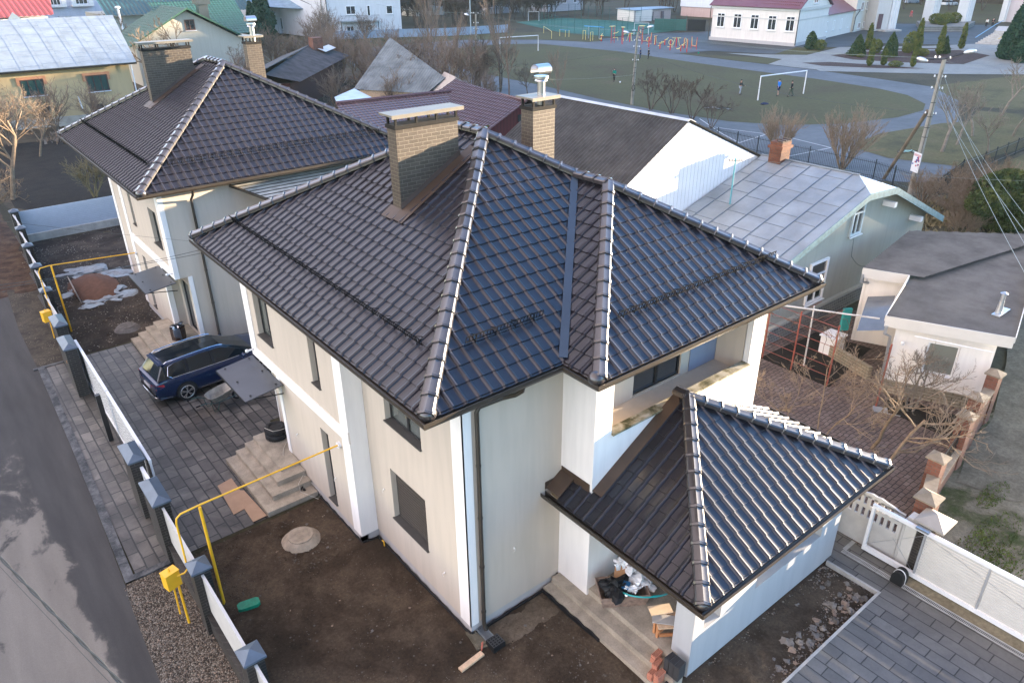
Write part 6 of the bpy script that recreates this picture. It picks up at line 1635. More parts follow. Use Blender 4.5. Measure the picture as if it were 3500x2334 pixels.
def vplank(name, col, sc=5.0):
    mt, t, b = nodes(name); setp(b, .8, .3); co = coord(t); sp = t.nodes.new('ShaderNodeSeparateXYZ'); t.links.new(co, sp.inputs[0])
    a = t.nodes.new('ShaderNodeMath'); a.operation = 'ADD'; t.links.new(sp.outputs[0], a.inputs[0]); t.links.new(sp.outputs[1], a.inputs[1])
    m_ = t.nodes.new('ShaderNodeMath'); m_.operation = 'MULTIPLY'; m_.inputs[1].default_value = sc; t.links.new(a.outputs[0], m_.inputs[0])
    fr = t.nodes.new('ShaderNodeMath'); fr.operation = 'FRACT'; t.links.new(m_.outputs[0], fr.inputs[0])
    t.links.new(rmp(t, fr.outputs[0], [(0, [c * .3 for c in col]), (.1, col), (.9, [c * 1.15 for c in col]), (1, [c * .3 for c in col])]), b.inputs['Base Color']); return mt
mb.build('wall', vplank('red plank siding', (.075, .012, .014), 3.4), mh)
mb = MB(); mb.box(28.9, 32.9, 3.2, 29.4, 32.94, 3.7); mb.build('window', M_glass, mh)
mb = MB(); mb.box(27.0, 32.86, .5, 28.2, 32.93, 1.3); mb.build('window', M_whiteframe, mh)
# window-like hole on plank wall stays small

# ------------------------------------------------------------------ background buildings
def wbox(mb, x0, y0, x1, y1, z0, z1): mb.box(x0, y0, z0, x1, y1, z1)
def win_on(par, a, b, s0, s1, z0, z1, frame=M_whiteframe, pane=M_glass, out=None, mull=1, t=.09, surround=None):
    """a framed window standing on the wall line a->b (xy), s along it; out = outward unit"""
    A = Vector((a[0], a[1], 0)); B = Vector((b[0], b[1], 0)); d = (B - A).normalized(); o_ = Vector((out[0], out[1], 0))
    def bx(mb, s_0, s_1, k0, k1, h0, h1):
        vs = [A + d * s + o_ * k + Vector((0, 0, h)) for h in (h0, h1) for s, k in ((s_0, k0), (s_1, k0), (s_1, k1), (s_0, k1))]
        mb.add(vs, [(0, 3, 2, 1), (4, 5, 6, 7), (0, 1, 5, 4), (1, 2, 6, 5), (2, 3, 7, 6), (3, 0, 4, 7)])
    m_ = MB(); bx(m_, s0, s0 + t, .002, .08, z0, z1); bx(m_, s1 - t, s1, .002, .08, z0, z1); bx(m_, s0 + t, s1 - t, .002, .08, z0, z0 + t); bx(m_, s0 + t, s1 - t, .002, .08, z1 - t, z1)
    for k in range(mull): c = s0 + (s1 - s0) * (k + 1) / (mull + 1); bx(m_, c - .035, c + .035, .003, .07, z0 + t, z1 - t)
    w = m_.build('window', frame, par)
    g = MB(); bx(g, s0 + t * .8, s1 - t * .8, .003, .03, z0 + t * .8, z1 - t * .8); g.build('pane', pane, w)
    if surround:
        q = MB(); bx(q, s0 - .25, s1 + .25, .002, .12, z1, z1 + .22); bx(q, s0 - .25, s0 - .02, .002, .11, z1 - .5, z1 - .001); bx(q, s1 + .02, s1 + .25, .002, .11, z1 - .5, z1 - .001); q.build('surround', surround, w)
    q = MB(); bx(q, s0 - .08, s1 + .08, .002, .2, z0 - .07, z0 - .005); q.build('sill', M_sill if frame is M_dark else M_wpaint, w)
    return w
M_blueroof = sheet_metal('pale blue sheet roof', (.22, .27, .31), .5, .3, .2)
# yellow house
yh = empty('house', (5, 80, 0), 'ochre yellow house with pale blue grey sheet metal roof and orange window surrounds', 'house')
mb = MB(); mb.box(-8, 75, 0, 13.6, 92, 5.0); mb.add([(13.6, 75, 5.0), (13.6, 92, 5.0), (13.6, 84, 8.45)], [(0, 1, 2)]); mb.box(-8, 74.85, 0, 13.75, 74.99, 1.75); mb.build('wall', plaster('ochre plaster', (.46, .34, .185)), yh)
sA = [(-9, 74.3, 4.95), (14.2, 74.3, 4.85), (15.2, 84, 8.6), (-9, 84, 8.6)]; sB = [(15.2, 84, 8.6), (14.2, 93, 5.0), (-9, 93, 5.0), (-9, 84, 8.6)]
mb = MB(); mb.slab(sA, .06); mb.slab(sB, .06); rf = mb.build('roof', M_blueroof, yh)
mb = MB(); seams(sA, (1, 0, 0), mb, 1.6, 1.35, .018, 5, .45); mb.build('standing_seams', simple('seam shade', (.14, .20, .28), .4, .5, .3), rf)
mb = MB(); gutter([(-9, 74.3, 4.9), (14.2, 74.3, 4.8)], mb, .16, .12, outward=-1); mb.build('gutter', M_dark, yh)
for s0, s1, z0, z1 in ((12.0, 13.9, 2.55, 4.0), (17.5, 19.4, 2.4, 3.9)): win_on(yh, (-8, 75), (13, 75), s0, s1, z0, z1, simple('brown frame', (.05, .02, .015), .5), glass_mat('green curtain glass', (.02, .06, .055), .1), (0, -1), 2, surround=simple('orange surround', (.42, .19, .10), .8))
for s0, s1 in ((12.4, 13.6), (17.6, 18.4)): win_on(yh, (-8, 74.85), (13, 74.85), s0, s1, .75, 1.25, M_dark, M_glass, (0, -1), 0)
mb = MB(); mb.tube([(13.75, 74.7, 4.7), (13.7, 74.8, .3)], .06, 6); mb.tube([(8.4, 74.6, 2.2), (8.5, 74.6, 1.0)], .06, 6); mb.build('downpipe', M_wpaint, yh)
# red roofed house
rh = empty('house', (10, 140, 0), 'far house with bright red ribbed roof at the left edge', 'house')
mb = MB(); mb.box(-14, 135, 0, 17.2, 158, 6); mb.build('wall', plaster('white far plaster', (.62, .62, .62)), rh)
mb = MB(); ridged([(-15, 133, 5.8), (18.0, 134.5, 5.9), (20.6, 150, 10.2), (-15, 150, 10.2)], (1, 0, 0), mb, .75, .14); ridged([(20.6, 150, 10.2), (18.0, 160, 6), (-15, 160, 6), (-15, 150, 10.2)], (1, 0, 0), mb, .75, .14); mb.build('roof', simple('red roof sheet', (.30, .025, .02), .5, .4, 0, .1, .3), rh)
mb = MB(); mb.add([(11.2, 131.6, 5.9), (13.2, 131.6, 5.9), (12.2, 131.6, 7.0), (12.4, 134, 6.8)], [(0, 1, 2), (1, 3, 2), (0, 2, 3)]); mb.build('roof_vent', M_blueroof, rh)
# balcony block
bh = empty('apartment_house', (32, 198, 0), 'far lilac white house with two small balconies behind a flat grey garage roof', 'house')
mb = MB(); mb.box(24, 195, 0, 44, 212, 11); mb.build('wall', plaster('lilac plaster', (.48, .47, .52)), bh)
for x0, x1 in ((26.9, 30.8), (31.9, 36.3)):
    mb = MB(); mb.box(x0, 193.6, 4.6, x1, 195, 4.9); mb.box(x0, 193.6, 4.9, x0 + .9, 193.7, 6.3); mb.box(x1 - .9, 193.6, 4.9, x1, 193.7, 6.3); mb.build('balcony', simple('cream balcony', (.60, .56, .50), .8), bh)
    win_on(bh, (24, 195), (44, 195), x0 - 24 + .9, x1 - 24 - .9, 5.0, 8, M_whiteframe, M_glass, (0, -1), 2)
ga = empty('garage', (33, 186, 0), 'flat grey roofed garage with a dark green door in front of the balcony house', 'garage')
mb = MB(); mb.box(28.6, 184, 0, 40, 192, 2.7); mb.build('wall', M_lwall, ga)
mb = MB(); mb.box(28.2, 183.6, 2.7, 40.4, 192.4, 2.9); mb.build('roof', M_blueroof, ga)
mb = MB(); mb.box(28.2, 183, .0, 29.2, 183.9, 3.2); mb.build('door', simple('dark green door', (.01, .06, .05), .6), ga)
# green roofed houses
gh_ = empty('house', (26, 97, 0), 'cream house with steep green tiled roof and a small attic window in its gable', 'house')
mb = MB(); yg_ = 93
mb.face([(18.9, yg_, 0), (31.4, yg_, 0), (31.4, yg_, 4.9), (25.5, yg_, 8.15), (18.9, yg_, 4.9)]); mb.box(18.9, yg_ + .01, 0, 33.4, 103, 4.9)
mb.box(31.5, 93.5, 0, 33.4, 93.9, 4.9); mb.build('wall', plaster('cream gable plaster', (.42, .39, .32)), gh_)
rf = simple_tiles('roof', [([(24.0, 96.5, 5.0), (34.9, 96.5, 5.0), (35.4, 103, 8.75), (24.0, 103, 8.9)], (1, 0, 0)), ([(18.2, 92.4, 4.7), (18.2, 103, 4.7), (25.5, 103, 8.5), (25.5, 92.4, 8.5)], (0, 1, 0)), ([(32.4, 103, 4.7), (32.4, 92.4, 4.7), (25.5, 92.4, 8.5), (25.5, 103, 8.5)], (0, 1, 0))], tile_mat('green metal tile', (.018, .085, .060)), gh_, .42, .5)
mb = MB(); mb.slab([(18.2, 92.3, 4.62), (18.4, 92.38, 4.7), (25.5, 92.38, 8.5), (25.5, 92.3, 8.4)], .03)
for p, q in (((18.2, 92.35, 4.65), (25.5, 92.35, 8.48)), ((25.5, 92.35, 8.48), (32.4, 92.35, 4.68))): mb.tube([p, q], .12, 4)
mb.build('bargeboard', simple('green trim', (.015, .07, .04), .5), gh_)
win_on(gh_, (18.9, 93), (31.4, 93), 6.2, 7.4, 5.95, 7.2, simple('rusty brown frame', (.12, .05, .03), .6), M_glass, (0, -1), 1)
mb = MB(); mb.box(28.6, 97.5, 6.0, 29.8, 98.6, 8.6); mb.box(28.3, 97.2, 8.6, 30.1, 98.9, 9.4); mb.build('chimney', simple('dark sheet clad chimney', (.05, .06, .065), .4, .5, .4), gh_)
gd = empty('house', (31, 146, 0), 'distant house with dark blue green roof left of the cream gable', 'house')
mb = MB(); mb.box(27.5, 141, 0, 50, 160, 5.2); mb.build('wall', M_lwall, gd)
mb = MB(); ridged([(26.6, 139.5, 5.4), (52, 139.5, 5.0), (52, 150, 10), (26.6, 150, 10.4)], (1, 0, 0), mb, .7, .1); mb.build('roof', simple('dark teal roof', (.010, .055, .06), .5), gd)
# big white house
wb_ = empty('house', (68, 145, 0), 'large white two storey house with grey balcony, blue grey roofs and a dark drainpipe', 'house')
mb = MB(); mb.add([(76.3, 126.9, 0), (63, 131.6, 0), (60.5, 162, 0), (86, 165, 0), (76.3, 126.9, 10), (63, 131.6, 10), (60.5, 162, 10), (86, 165, 10)], [(0, 1, 5, 4), (1, 2, 6, 5), (2, 3, 7, 6), (3, 0, 4, 7), (4, 5, 6, 7)])
mb.box(56, 150, 0, 62, 165, 7); mb.build('wall', plaster('pale grey white plaster', (.56, .57, .58)), wb_)
wA, wB = (63, 131.6), (76.3, 126.9); on = (-.333, -.943)
for s0, s1, z0, z1, m_ in ((3.6, 5.4, 4.2, 5.7, 1), (11.3, 12.5, 4.1, 5.6, 0), (3.4, 4.8, .9, 2.2, 1), (7.0, 8.3, .2, 2.3, 1), (7.6, 8.2, 3.9, 5.7, 0)): win_on(wb_, wA, wB, s0, s1, z0, z1, M_whiteframe, M_glass, on, m_)
wL = (61.5, 150)
for s0, s1, z0, z1 in ((3.2, 5.2, .8, 3.0), (7.0, 8.4, 5.4, 7.2)): win_on(wb_, (60.8, 158), (62.8, 134), 24 - s1 - 12, 24 - s0 - 12, z0, z1, M_whiteframe, M_glass, (-.997, -.083), 1)
mb = MB(); mb.prism([(64.6, 129.6), (71.6, 127.1), (72.1, 128.6), (65.1, 131.0)], 2.95, 3.12); bal = mb.build('balcony', M_zinc, wb_)
mb = MB()
for i in range(30): t_ = i / 29; mb.tube([(64.6 + 7 * t_, 129.6 - 2.5 * t_, 3.1), (64.6 + 7 * t_, 129.6 - 2.5 * t_, 4.05)], .02, 3)
mb.tube([(64.6, 129.6, 4.05), (71.6, 127.1, 4.05)], .035, 4); mb.tube([(64.8, 129.7, 0), (64.8, 129.7, 3)], .07, 5); mb.tube([(71.4, 127.3, 0), (71.4, 127.3, 3)], .07, 5); mb.build('railing', M_dark, bal)
mb = MB(); mb.tube([(62.9, 131.4, 9), (63.0, 131.4, .3)], .08, 5); mb.tube([(62.2, 141, 6.6), (62.6, 137, 5.8), (62.8, 136.5, 0)], .07, 5); mb.build('drainpipe', M_dark, wb_)
mb = MB(); mb.slab([(55, 147, 5.6), (62.5, 140, 5.0), (70, 150, 9.5), (58, 158, 9.5)], .12); mb.slab([(52.5, 148, 6.6), (59, 147, 5.9), (60, 158, 9.5), (52, 160, 9.5)], .12); mb.build('roof', sheet_metal('far blue roof', (.17, .26, .34), .5, .2), wb_)
tan = empty('house', (59, 152, 0), 'tan house with pale blue roof at the foot of the white one', 'house')
mb = MB(); mb.box(57.2, 150.2, 0, 61.2, 162, 5.4); mb.build('wall', plaster('tan plaster', (.46, .38, .29)), tan)
win_on(tan, (57.2, 150.2), (61.2, 150.2), .5, 1.4, 3.7, 5.0, M_dark, M_glass, (0, -1), 0); win_on(tan, (57.2, 150.2), (61.2, 150.2), .6, 1.3, .9, 2.6, M_dark, M_glass, (0, -1), 0); win_on(tan, (57.2, 150.2), (61.2, 150.2), 2.4, 3.2, .4, 2.2, M_dark, M_glass, (0, -1), 0)
mb = MB(); mb.slab([(56, 149.4, 5.5), (62.5, 149.4, 5.1), (63.5, 158, 8.0), (56.5, 160, 8.4)], .1); mb.build('roof', M_blueroof, tan)
# sheds
sd = empty('shed', (30, 70, 0), 'old shed with dark corrugated roof, red plank walls and short brick chimney', 'shed')
P1, P2, P3, P4 = (25.7, 62.4, 3.1), (39.7, 78.8, 3.1), (35.7, 80.2, 4.7), (22.3, 61.9, 4.7)
mb = MB(); ridged([P1, P2, P3, P4], (14, 16.4, 0), mb, .3, .06); mb.slab([P4, P3, (32.6, 83.4, 3.1), (19.6, 65.6, 3.1)], .06); rf = mb.build('roof', simple('tarred corrugated sheet', (.055, .052, .055), .8, .3, 0, .4, 1), sd)
mb = MB(); mb.prism([(25.0, 63.0), (38.9, 79.3), (33, 83), (20.6, 66)], 0, 3.0); mb.build('wall', vplank('rusty red planks', (.05, .018, .014), 2.5), sd)
mb = MB(); mb.box(34.2, 76.8, 3.8, 35.4, 78, 5.6); mb.build('chimney', M_rb, rf)
mb = MB(); mb.slab([(35.2, 75.8, 4.12), (38.2, 79.2, 4.12), (37.6, 79.9, 4.45), (34.6, 76.6, 4.45)], .02); mb.build('tin_patch', simple('pale tin', (.5, .48, .46), .6), rf)
s2 = empty('shed', (36, 58, 0), 'low shed with mossy grey corrugated roof among the bare bushes', 'shed')
mb = MB(); ridged([(30.9, 61.6, 2.0), (34.9, 54.3, 2.0), (37.4, 54.6, 3.2), (39.2, 66.3, 3.3)], (4, -7.3, 0), mb, .3, .05)
ridged([(37.4, 54.6, 3.2), (40.6, 57.5, 2.0), (42.5, 66, 2.0), (39.2, 66.3, 3.3)], (1.9, 8.5, 0), mb, .3, .05); mb.build('roof', sheet_metal('mossy grey sheet', (.16, .17, .165), .8, 0, .45), s2)
mb = MB(); mb.prism([(31.4, 61.2), (35.1, 54.9), (40.2, 57.6), (41.8, 65.4), (39, 66)], 0, 1.95); mb.build('wall', M_wood, s2)
s3 = empty('shed', (28.5, 57, 0), 'small shed with pale blue tin roof beside the maroon roof', 'shed')
mb = MB(); mb.slab([(27.3, 58.6, 2.0), (25.8, 55.0, 1.9), (29.7, 54.4, 1.9), (30.6, 60.8, 2.2)], .05); rf = mb.build('roof', simple('pale blue tin', (.42, .50, .56), .5, .4, .2, .2, 1), s3)
mb = MB(); mb.prism([(27.4, 58.2), (26.2, 55.4), (29.3, 54.8), (30.0, 60.2)], 0, 1.85); mb.build('wall', M_wood, s3)
s4 = empty('shed', (38, 53, 0), 'tiny gabled shed with straw coloured creeper under its ridge', 'shed')
mb = MB(); mb.slab([(35.0, 51.6, 2.2), (37.3, 52.6, 3.5), (38.6, 56.5, 3.5), (36.2, 55.6, 2.2)], .1); mb.slab([(37.3, 52.6, 3.5), (39.7, 53.4, 2.3), (41, 57.4, 2.3), (38.6, 56.5, 3.5)], .1); mb.build('roof', simple('bleached boards', (.36, .30, .25), .9), s4)
mb = MB(); mb.face([(35.3, 52.0, 0), (39.4, 53.7, 0), (39.4, 53.7, 2.3), (37.3, 52.9, 3.3), (35.3, 52.0, 2.2)]); mb.build('wall', simple('dark straw', (.10, .07, .05), .95, .1, 0, .5, 9, .6, 20), s4)
# school
sc = empty('school_building', (120, 72, 0), 'white school with purple metal roof, tall windows and a pedimented side gable', 'school')
M_sch = plaster('school cream', (.66, .61, .55)); M_mroof = simple('purple sheet roof', (.13, .045, .06), .5, .4, .1, .1, .5)
mb = MB(); mb.prism([(113.4, 81.2), (114.2, 64.6), (128.4, 67.6), (127.5, 84)], 0, 5.8)
mb.face([(114.2, 64.55, 5.8), (128.4, 67.55, 5.8), (121.2, 66.0, 9.6)]); mb.prism([(128.4, 68.2), (146.5, 72.0), (145, 80), (127.6, 78)], 0, 4.0); mb.build('wall', M_sch, sc)
mb = MB(); mb.prism([(144.5, 71.2), (158, 74), (156, 90), (143, 88)], 0, 10); mb.build('taller_wing', plaster('yellowish school wing', (.60, .56, .48)), sc)
mb = MB(); mb.prism([(113.2, 81.4), (114.0, 64.4), (128.6, 67.4), (127.7, 84.2)], 0, .55); mb.build('plinth', M_plinth, sc)
mb = MB()
def band(z0, z1, k): 
    mb.prism([(113.4 - k, 81.2 + k), (114.2 - k, 64.6 - k), (114.2, 64.6), (113.4, 81.2)], z0, z1); mb.prism([(114.2 - k, 64.6 - k), (128.4 + k, 67.6 - k), (128.4, 67.6), (114.2, 64.6)], z0, z1)
band(5.35, 5.78, .22); band(3.95, 4.12, .08); mb.build('cornice', M_wpanel, sc)
mb = MB(); mb.slab([(112.9, 81.8, 5.8), (113.6, 64.0, 5.8), (121.2, 65.6, 9.7), (120.4, 83, 9.7)], .1); mb.slab([(120.4, 83, 9.7), (121.2, 65.6, 9.7), (129, 67.2, 5.8), (128.2, 84.5, 5.8)], .1); mb.slab([(128.6, 67.8, 4.0), (147, 71.6, 4.0), (146, 76, 6.6), (127.8, 73, 6.6)], .1); mb.build('roof', M_mroof, sc)
mb = MB()
for i in range(46):
    for r_ in (0, 1):
        t_ = (i + .5 * r_) / 46; x = 113.6 + .75 * 1 + r_ * .7; y = 81 - 16.4 * t_; mb.box(x, y - .1, 6.15 + r_ * .36, x + .12, y + .1, 6.38 + r_ * .36)
mb.build('snow_stop', M_mroof, sc)
for s0 in (1.1, 4.5, 7.9, 11.25, 14.6): win_on(sc, (113.4, 81.3), (114.2, 64.6), s0, s0 + 1.65, 2.25, 4.6, M_whiteframe, M_glass, (-.999, -.048), 1, .13)
for s0 in (16.0, 19.8, 24.0, 28.2): win_on(sc, (114.2, 65.2), (146, 72.0), s0, s0 + .9, 1.1, 2.85, M_whiteframe, M_glass, (.2, -.98), 0)
for s0 in (2.6, 5.8, 9.4): 
    for z0, z1 in ((.5, 1.6), (3.8, 5.3)): win_on(sc, (144.5, 71.2), (158, 74), s0, s0 + 1.6, z0, z1, M_whiteframe, M_glass, (.2, -.98), 1)
win_on(sc, (114.2, 64.55), (128.4, 67.55), 6.0, 8.0, 6.3, 7.6, M_whiteframe, M_glass, (.2, -.98), 1)
mb = MB(); mb.tube([(113.9, 64.3, 5.6), (113.95, 64.35, .2)], .08, 5); mb.tube([(113.1, 81.5, 5.6), (113.15, 81.5, .2)], .08, 5); mb.tube([(146.4, 71.4, 3.9), (144.4, 71.0, 2.8), (144.3, 71.0, .2)], .08, 5); mb.build('downpipe', M_gutter, sc)
pk = empty('building', (158, 118, 0), 'pink and white building wall behind the school', 'building')
mb = MB(); mb.box(157, 105, 0, 175, 124.4, 2.2); mb.build('pink_base_wall', plaster('pink plaster', (.50, .36, .32)), pk); mb = MB(); mb.box(156.8, 104.8, 2.2, 175.2, 124.6, 6); mb.build('upper_wall', plaster('cold white plaster', (.6, .63, .66)), pk)
# colonnade
co_ = empty('portico', (165, 67, 0), 'tall white fluted portico with four massive pillars by the plaza', 'portico')
def fluted(pts, z0, z1, name='column'):
    mb = MB(); mb.prism(pts, z0, z1); cx = sum(p[0] for p in pts) / len(pts); cy = sum(p[1] for p in pts) / len(pts)
    for i, p in enumerate(pts):
        q = pts[(i + 1) % len(pts)]
        for f in (.2, .5, .8):
            x, y = p[0] + (q[0] - p[0]) * f, p[1] + (q[1] - p[1]) * f; mb.box(x - .12, y - .12, z0, x + .12, y + .12, z1, rz=.3)
    return mb.build(name, plaster('portico white', (.62, .64, .64)), co_)
fluted([(153.2, 68.6), (154.9, 67.9), (156.6, 71.6), (154.9, 72.3)], 0, 12); fluted([(168.9, 69.5), (169.1, 67.6), (171.6, 67.4), (171.4, 69.6)], .9, 12); fluted([(172.7, 64.3), (172.9, 62.4), (175.3, 62.2), (175.1, 64.4)], .9, 12)
fluted([(191.2, 62.8), (190.2, 61.4), (193, 60.8), (194, 62.4)], 0, 12)
mb = MB(); mb.prism([(150.2, 69.9), (153.1, 68.7), (155.2, 73.0), (152, 74.8)], 0, 12); pw_ = mb.build('gate_wall', plaster('pale portico wall', (.55, .52, .48)), co_)
mb = MB(); mb.prism([(150.6, 69.6), (151.6, 69.2), (151.65, 69.3), (150.7, 69.7)], .35, 3.1); mb.build('door', simple('brown door', (.10, .05, .05), .6), pw_)
mb = MB(); mb.box(150, 66.5, 0, 154, 68.6, .3, rz=-.35); mb.build('steps', M_concl, co_)
pt_ = empty('planter', (164, 62, 0), 'long stone planter with low dark shrubs under the portico pillars', 'planter')
mb = MB(); mb.prism([(155.4, 62.9), (160.8, 57.4), (175.5, 61.4), (168.4, 70.2)], 0, .95); mb.build('stone_box', bricks('rough stone', (.17, .18, .17), (.27, .27, .25), (.12, .12, .11), .8, .35, .05, 'wall', .9), pt_)
st_ = empty('stairs', (146, 46, 0), 'white outdoor stairs with blue and yellow handrails near the right conifers', 'stairs')
mb = MB()
for i in range(9): mb.prism([(139.4 + i * .9, 46.4 - .0 * i), (140.0 + i * .9, 43.2), (140.9 + i * .9, 43.5), (140.3 + i * .9, 46.7)], 0, .18 * (i + 1))
mb.prism([(147.4, 46.9), (148.1, 43.6), (158, 46.5), (157, 50)], 0, 1.65); mb.build('flight', M_concl, st_)
mb = MB(); mb.tube([(139.4, 46.6, 1.0), (147.6, 47.0, 2.6), (157, 49.4, 2.6)], .06, 5); mb.build('handrail', simple('blue rail', (.10, .25, .4), .5), st_)
mb = MB(); mb.tube([(140.0, 43.2, 1.0), (148.1, 43.5, 2.6), (157, 46.2, 2.6)], .07, 5); mb.build('handrail', simple('yellow rail', (.5, .36, .05), .5), st_)
rb_ = empty('building', (196, 60, 0), 'white and pink portal building at the right edge behind conifers', 'building')
mb = MB(); mb.box(191, 56, 0, 215, 62, 12); mb.build('wall', plaster('pink white portal', (.52, .46, .46)), rb_)
# cars far behind the portico
build_car(simple('white car paint', (.55, .58, .6), .3), (239, 96, 0), R(-20), 'distant white car parked beyond the portico, right of the other', 'cars parked beyond the lawn', far=True)
build_car(simple('pale blue car paint', (.3, .36, .45), .3), (243, 109, 0), R(-20), 'distant pale blue car parked beyond the portico, left of the white one', 'cars parked beyond the lawn', far=True)
# long low outbuilding beyond the turf
ob = empty('outbuilding', (140, 120, 0), 'long low changing block with pale and pink walls behind the sports fence', 'building')
mb = MB(); mb.prism([(136, 126.5), (133.8, 119.0), (139, 118), (141, 126)], 0, 2.4); mb.build('pale_wall', plaster('block white', (.60, .59, .54)), ob)
mb = MB(); mb.prism([(133.9, 118.9), (147, 119.2), (149, 124), (139.5, 125)], 0, 2.35); w_ = mb.build('pink_wall', plaster('block pink', (.42, .34, .30)), ob)
mb = MB(); mb.prism([(133.4, 118.5), (147.6, 118.8), (149.6, 124.4), (136, 127)], 2.4, 2.55); mb.build('roof', M_blueroof, ob)
for x in (136, 139.5, 143.2): mb = MB(); mb.box(x, 118.85, 0, x + .9, 118.98, 1.9); mb.build('door', simple('brown door ' + str(x), (.12, .09, .09), .6), ob)

# ------------------------------------------------------------------ fences, goals, gym, poles
def run_fence(label, pts, h, post_every, mt, style, name='fence', cat='fence', r=.04, wires=6):
    f = empty(name, (pts[0][0], pts[0][1], 0), label, cat)
    for a, b in zip(pts[:-1], pts[1:]):
        A = Vector((a[0], a[1], 0)); B = Vector((b[0], b[1], 0)); L = (B - A).length; n = max(1, round(L / post_every)); d = (B - A) / L; s = Vector((-d.y, d.x, 0))
        for i in range(n + 1):
            p = A + d * (L * i / n); mb = MB(); mb.tube([tuple(p), tuple(p + Vector((0, 0, h + .1)))], r, 5); mb.build('post', mt, f)
        mb = MB()
        if style == 'wire':
            for k in range(wires): z = .1 + (h - .1) * k / (wires - 1); mb.tube([tuple(A + Vector((0, 0, z))), tuple(B + Vector((0, 0, z)))], .012, 3)
        elif style == 'pickets':
            m_ = int(L / .14)
            for i in range(m_): p = A + d * (L * i / m_); mb.tube([tuple(p), tuple(p + Vector((0, 0, h)))], .012, 3)
            for z in (.2, h - .15): mb.tube([tuple(A + Vector((0, 0, z))), tuple(B + Vector((0, 0, z)))], .022, 4)
        else:
            q = [A - s * .03, B - s * .03, B + s * .03, A + s * .03]; mb.prism([(v.x, v.y) for v in q], .05, h)
        mb.build('panel', mt if style != 'sheet' else (M_fsheet), f)
    return f
M_fsheet = simple('pale blue fence sheet', (.22, .28, .35), .55, .4, 0, .15, .5)
M_dgr = simple('dark green fence paint', (.01, .075, .065), .5); M_iron = simple('black iron', (.018, .022, .024), .5)
run_fence('pale blue sheet fence with blue posts between the field and white house', [(60, 131), (72.7, 126.1), (82.8, 120.5), (96.2, 118.6)], 1.5, 3.2, simple('blue post', (.03, .10, .25), .5), 'sheet')
run_fence('tall dark green mesh fence around the artificial turf', [(112, 127), (103.9, 111.0), (102.4, 105.5), (101.7, 98.1), (113.4, 101.7), (125.5, 96.8)], 2.8, 2.4, M_dgr, 'wire', wires=9)
run_fence('dark green mesh fence on the far side of the turf', [(124.1, 140.4), (131.2, 138.4), (127.2, 118), (134.6, 117.5)], 3.2, 3, M_dgr, 'wire', wires=9)
run_fence('solid dark green fence sheet at the turf corner left of the school', [(121.2, 101.5), (124.2, 95.8)], 2.2, 3, M_dgr, 'solid'); run_fence('solid black fence sheet beside the school corner', [(124.4, 95.5), (126.2, 92.5)], 2.2, 3, M_black, 'solid')
run_fence('black iron picket fence behind the long house', [(46.0, 30), (45.5, 22.0), (45.2, 14.4), (44.0, 11.1)], 1.25, 2.2, M_iron, 'pickets')
run_fence('black iron picket fence running right past the leaning pole', [(43.7, 9.6), (49.9, 10.7), (53.4, 10.7), (61.9, 11.0), (75, 13.5), (90, 17)], 1.2, 2.4, M_iron, 'pickets')
run_fence('blue railing gate before the big white house', [(56, 126), (62, 122.5), (66, 121)], 1.2, 1.6, simple('blue railing', (.06, .16, .26), .5), 'wire', wires=4)
run_fence('grey concrete boundary fence beyond the allotments', [(-2, 71), (1.2, 73.2), (13, 70.6)], .9, 2.5, M_concl, 'solid')
def goal(a, b, h, label, r=.07, group='football goals', back=None):
    g = empty('football_goal', (a[0], a[1], 0), label, 'goal', group)
    mb = MB(); mb.tube([(a[0], a[1], 0), (a[0], a[1], h), (b[0], b[1], h), (b[0], b[1], 0)], r, 6); mb.build('frame', M_wpaint, g)
    if back:
        mb = MB()
        for p in (a, b): mb.tube([(p[0], p[1], h), (p[0] + back[0], p[1] + back[1], .05), (p[0], p[1], .05)], .03, 4)
        mb.build('stay', M_zinc, g)
goal((65.7, 37.9), (73.0, 37.1), 2.44, 'white football goal around the person in blue'); goal((72.3, 90.6), (79.1, 89.2), 2.35, 'white football goal behind the bare poplars')
goal((118.0, 138.2), (119.8, 136.4), 2.1, 'small white goal at the far end of the turf', .05, back=(.6, .5)); goal((110.8, 97.5), (112.8, 95.6), 2.1, 'small white goal at the near end of the turf', .05, back=(.6, .5))
M_er = simple('red gym paint', (.45, .02, .02), .5); M_ey = simple('pale yellow gym paint', (.62, .50, .16), .5)
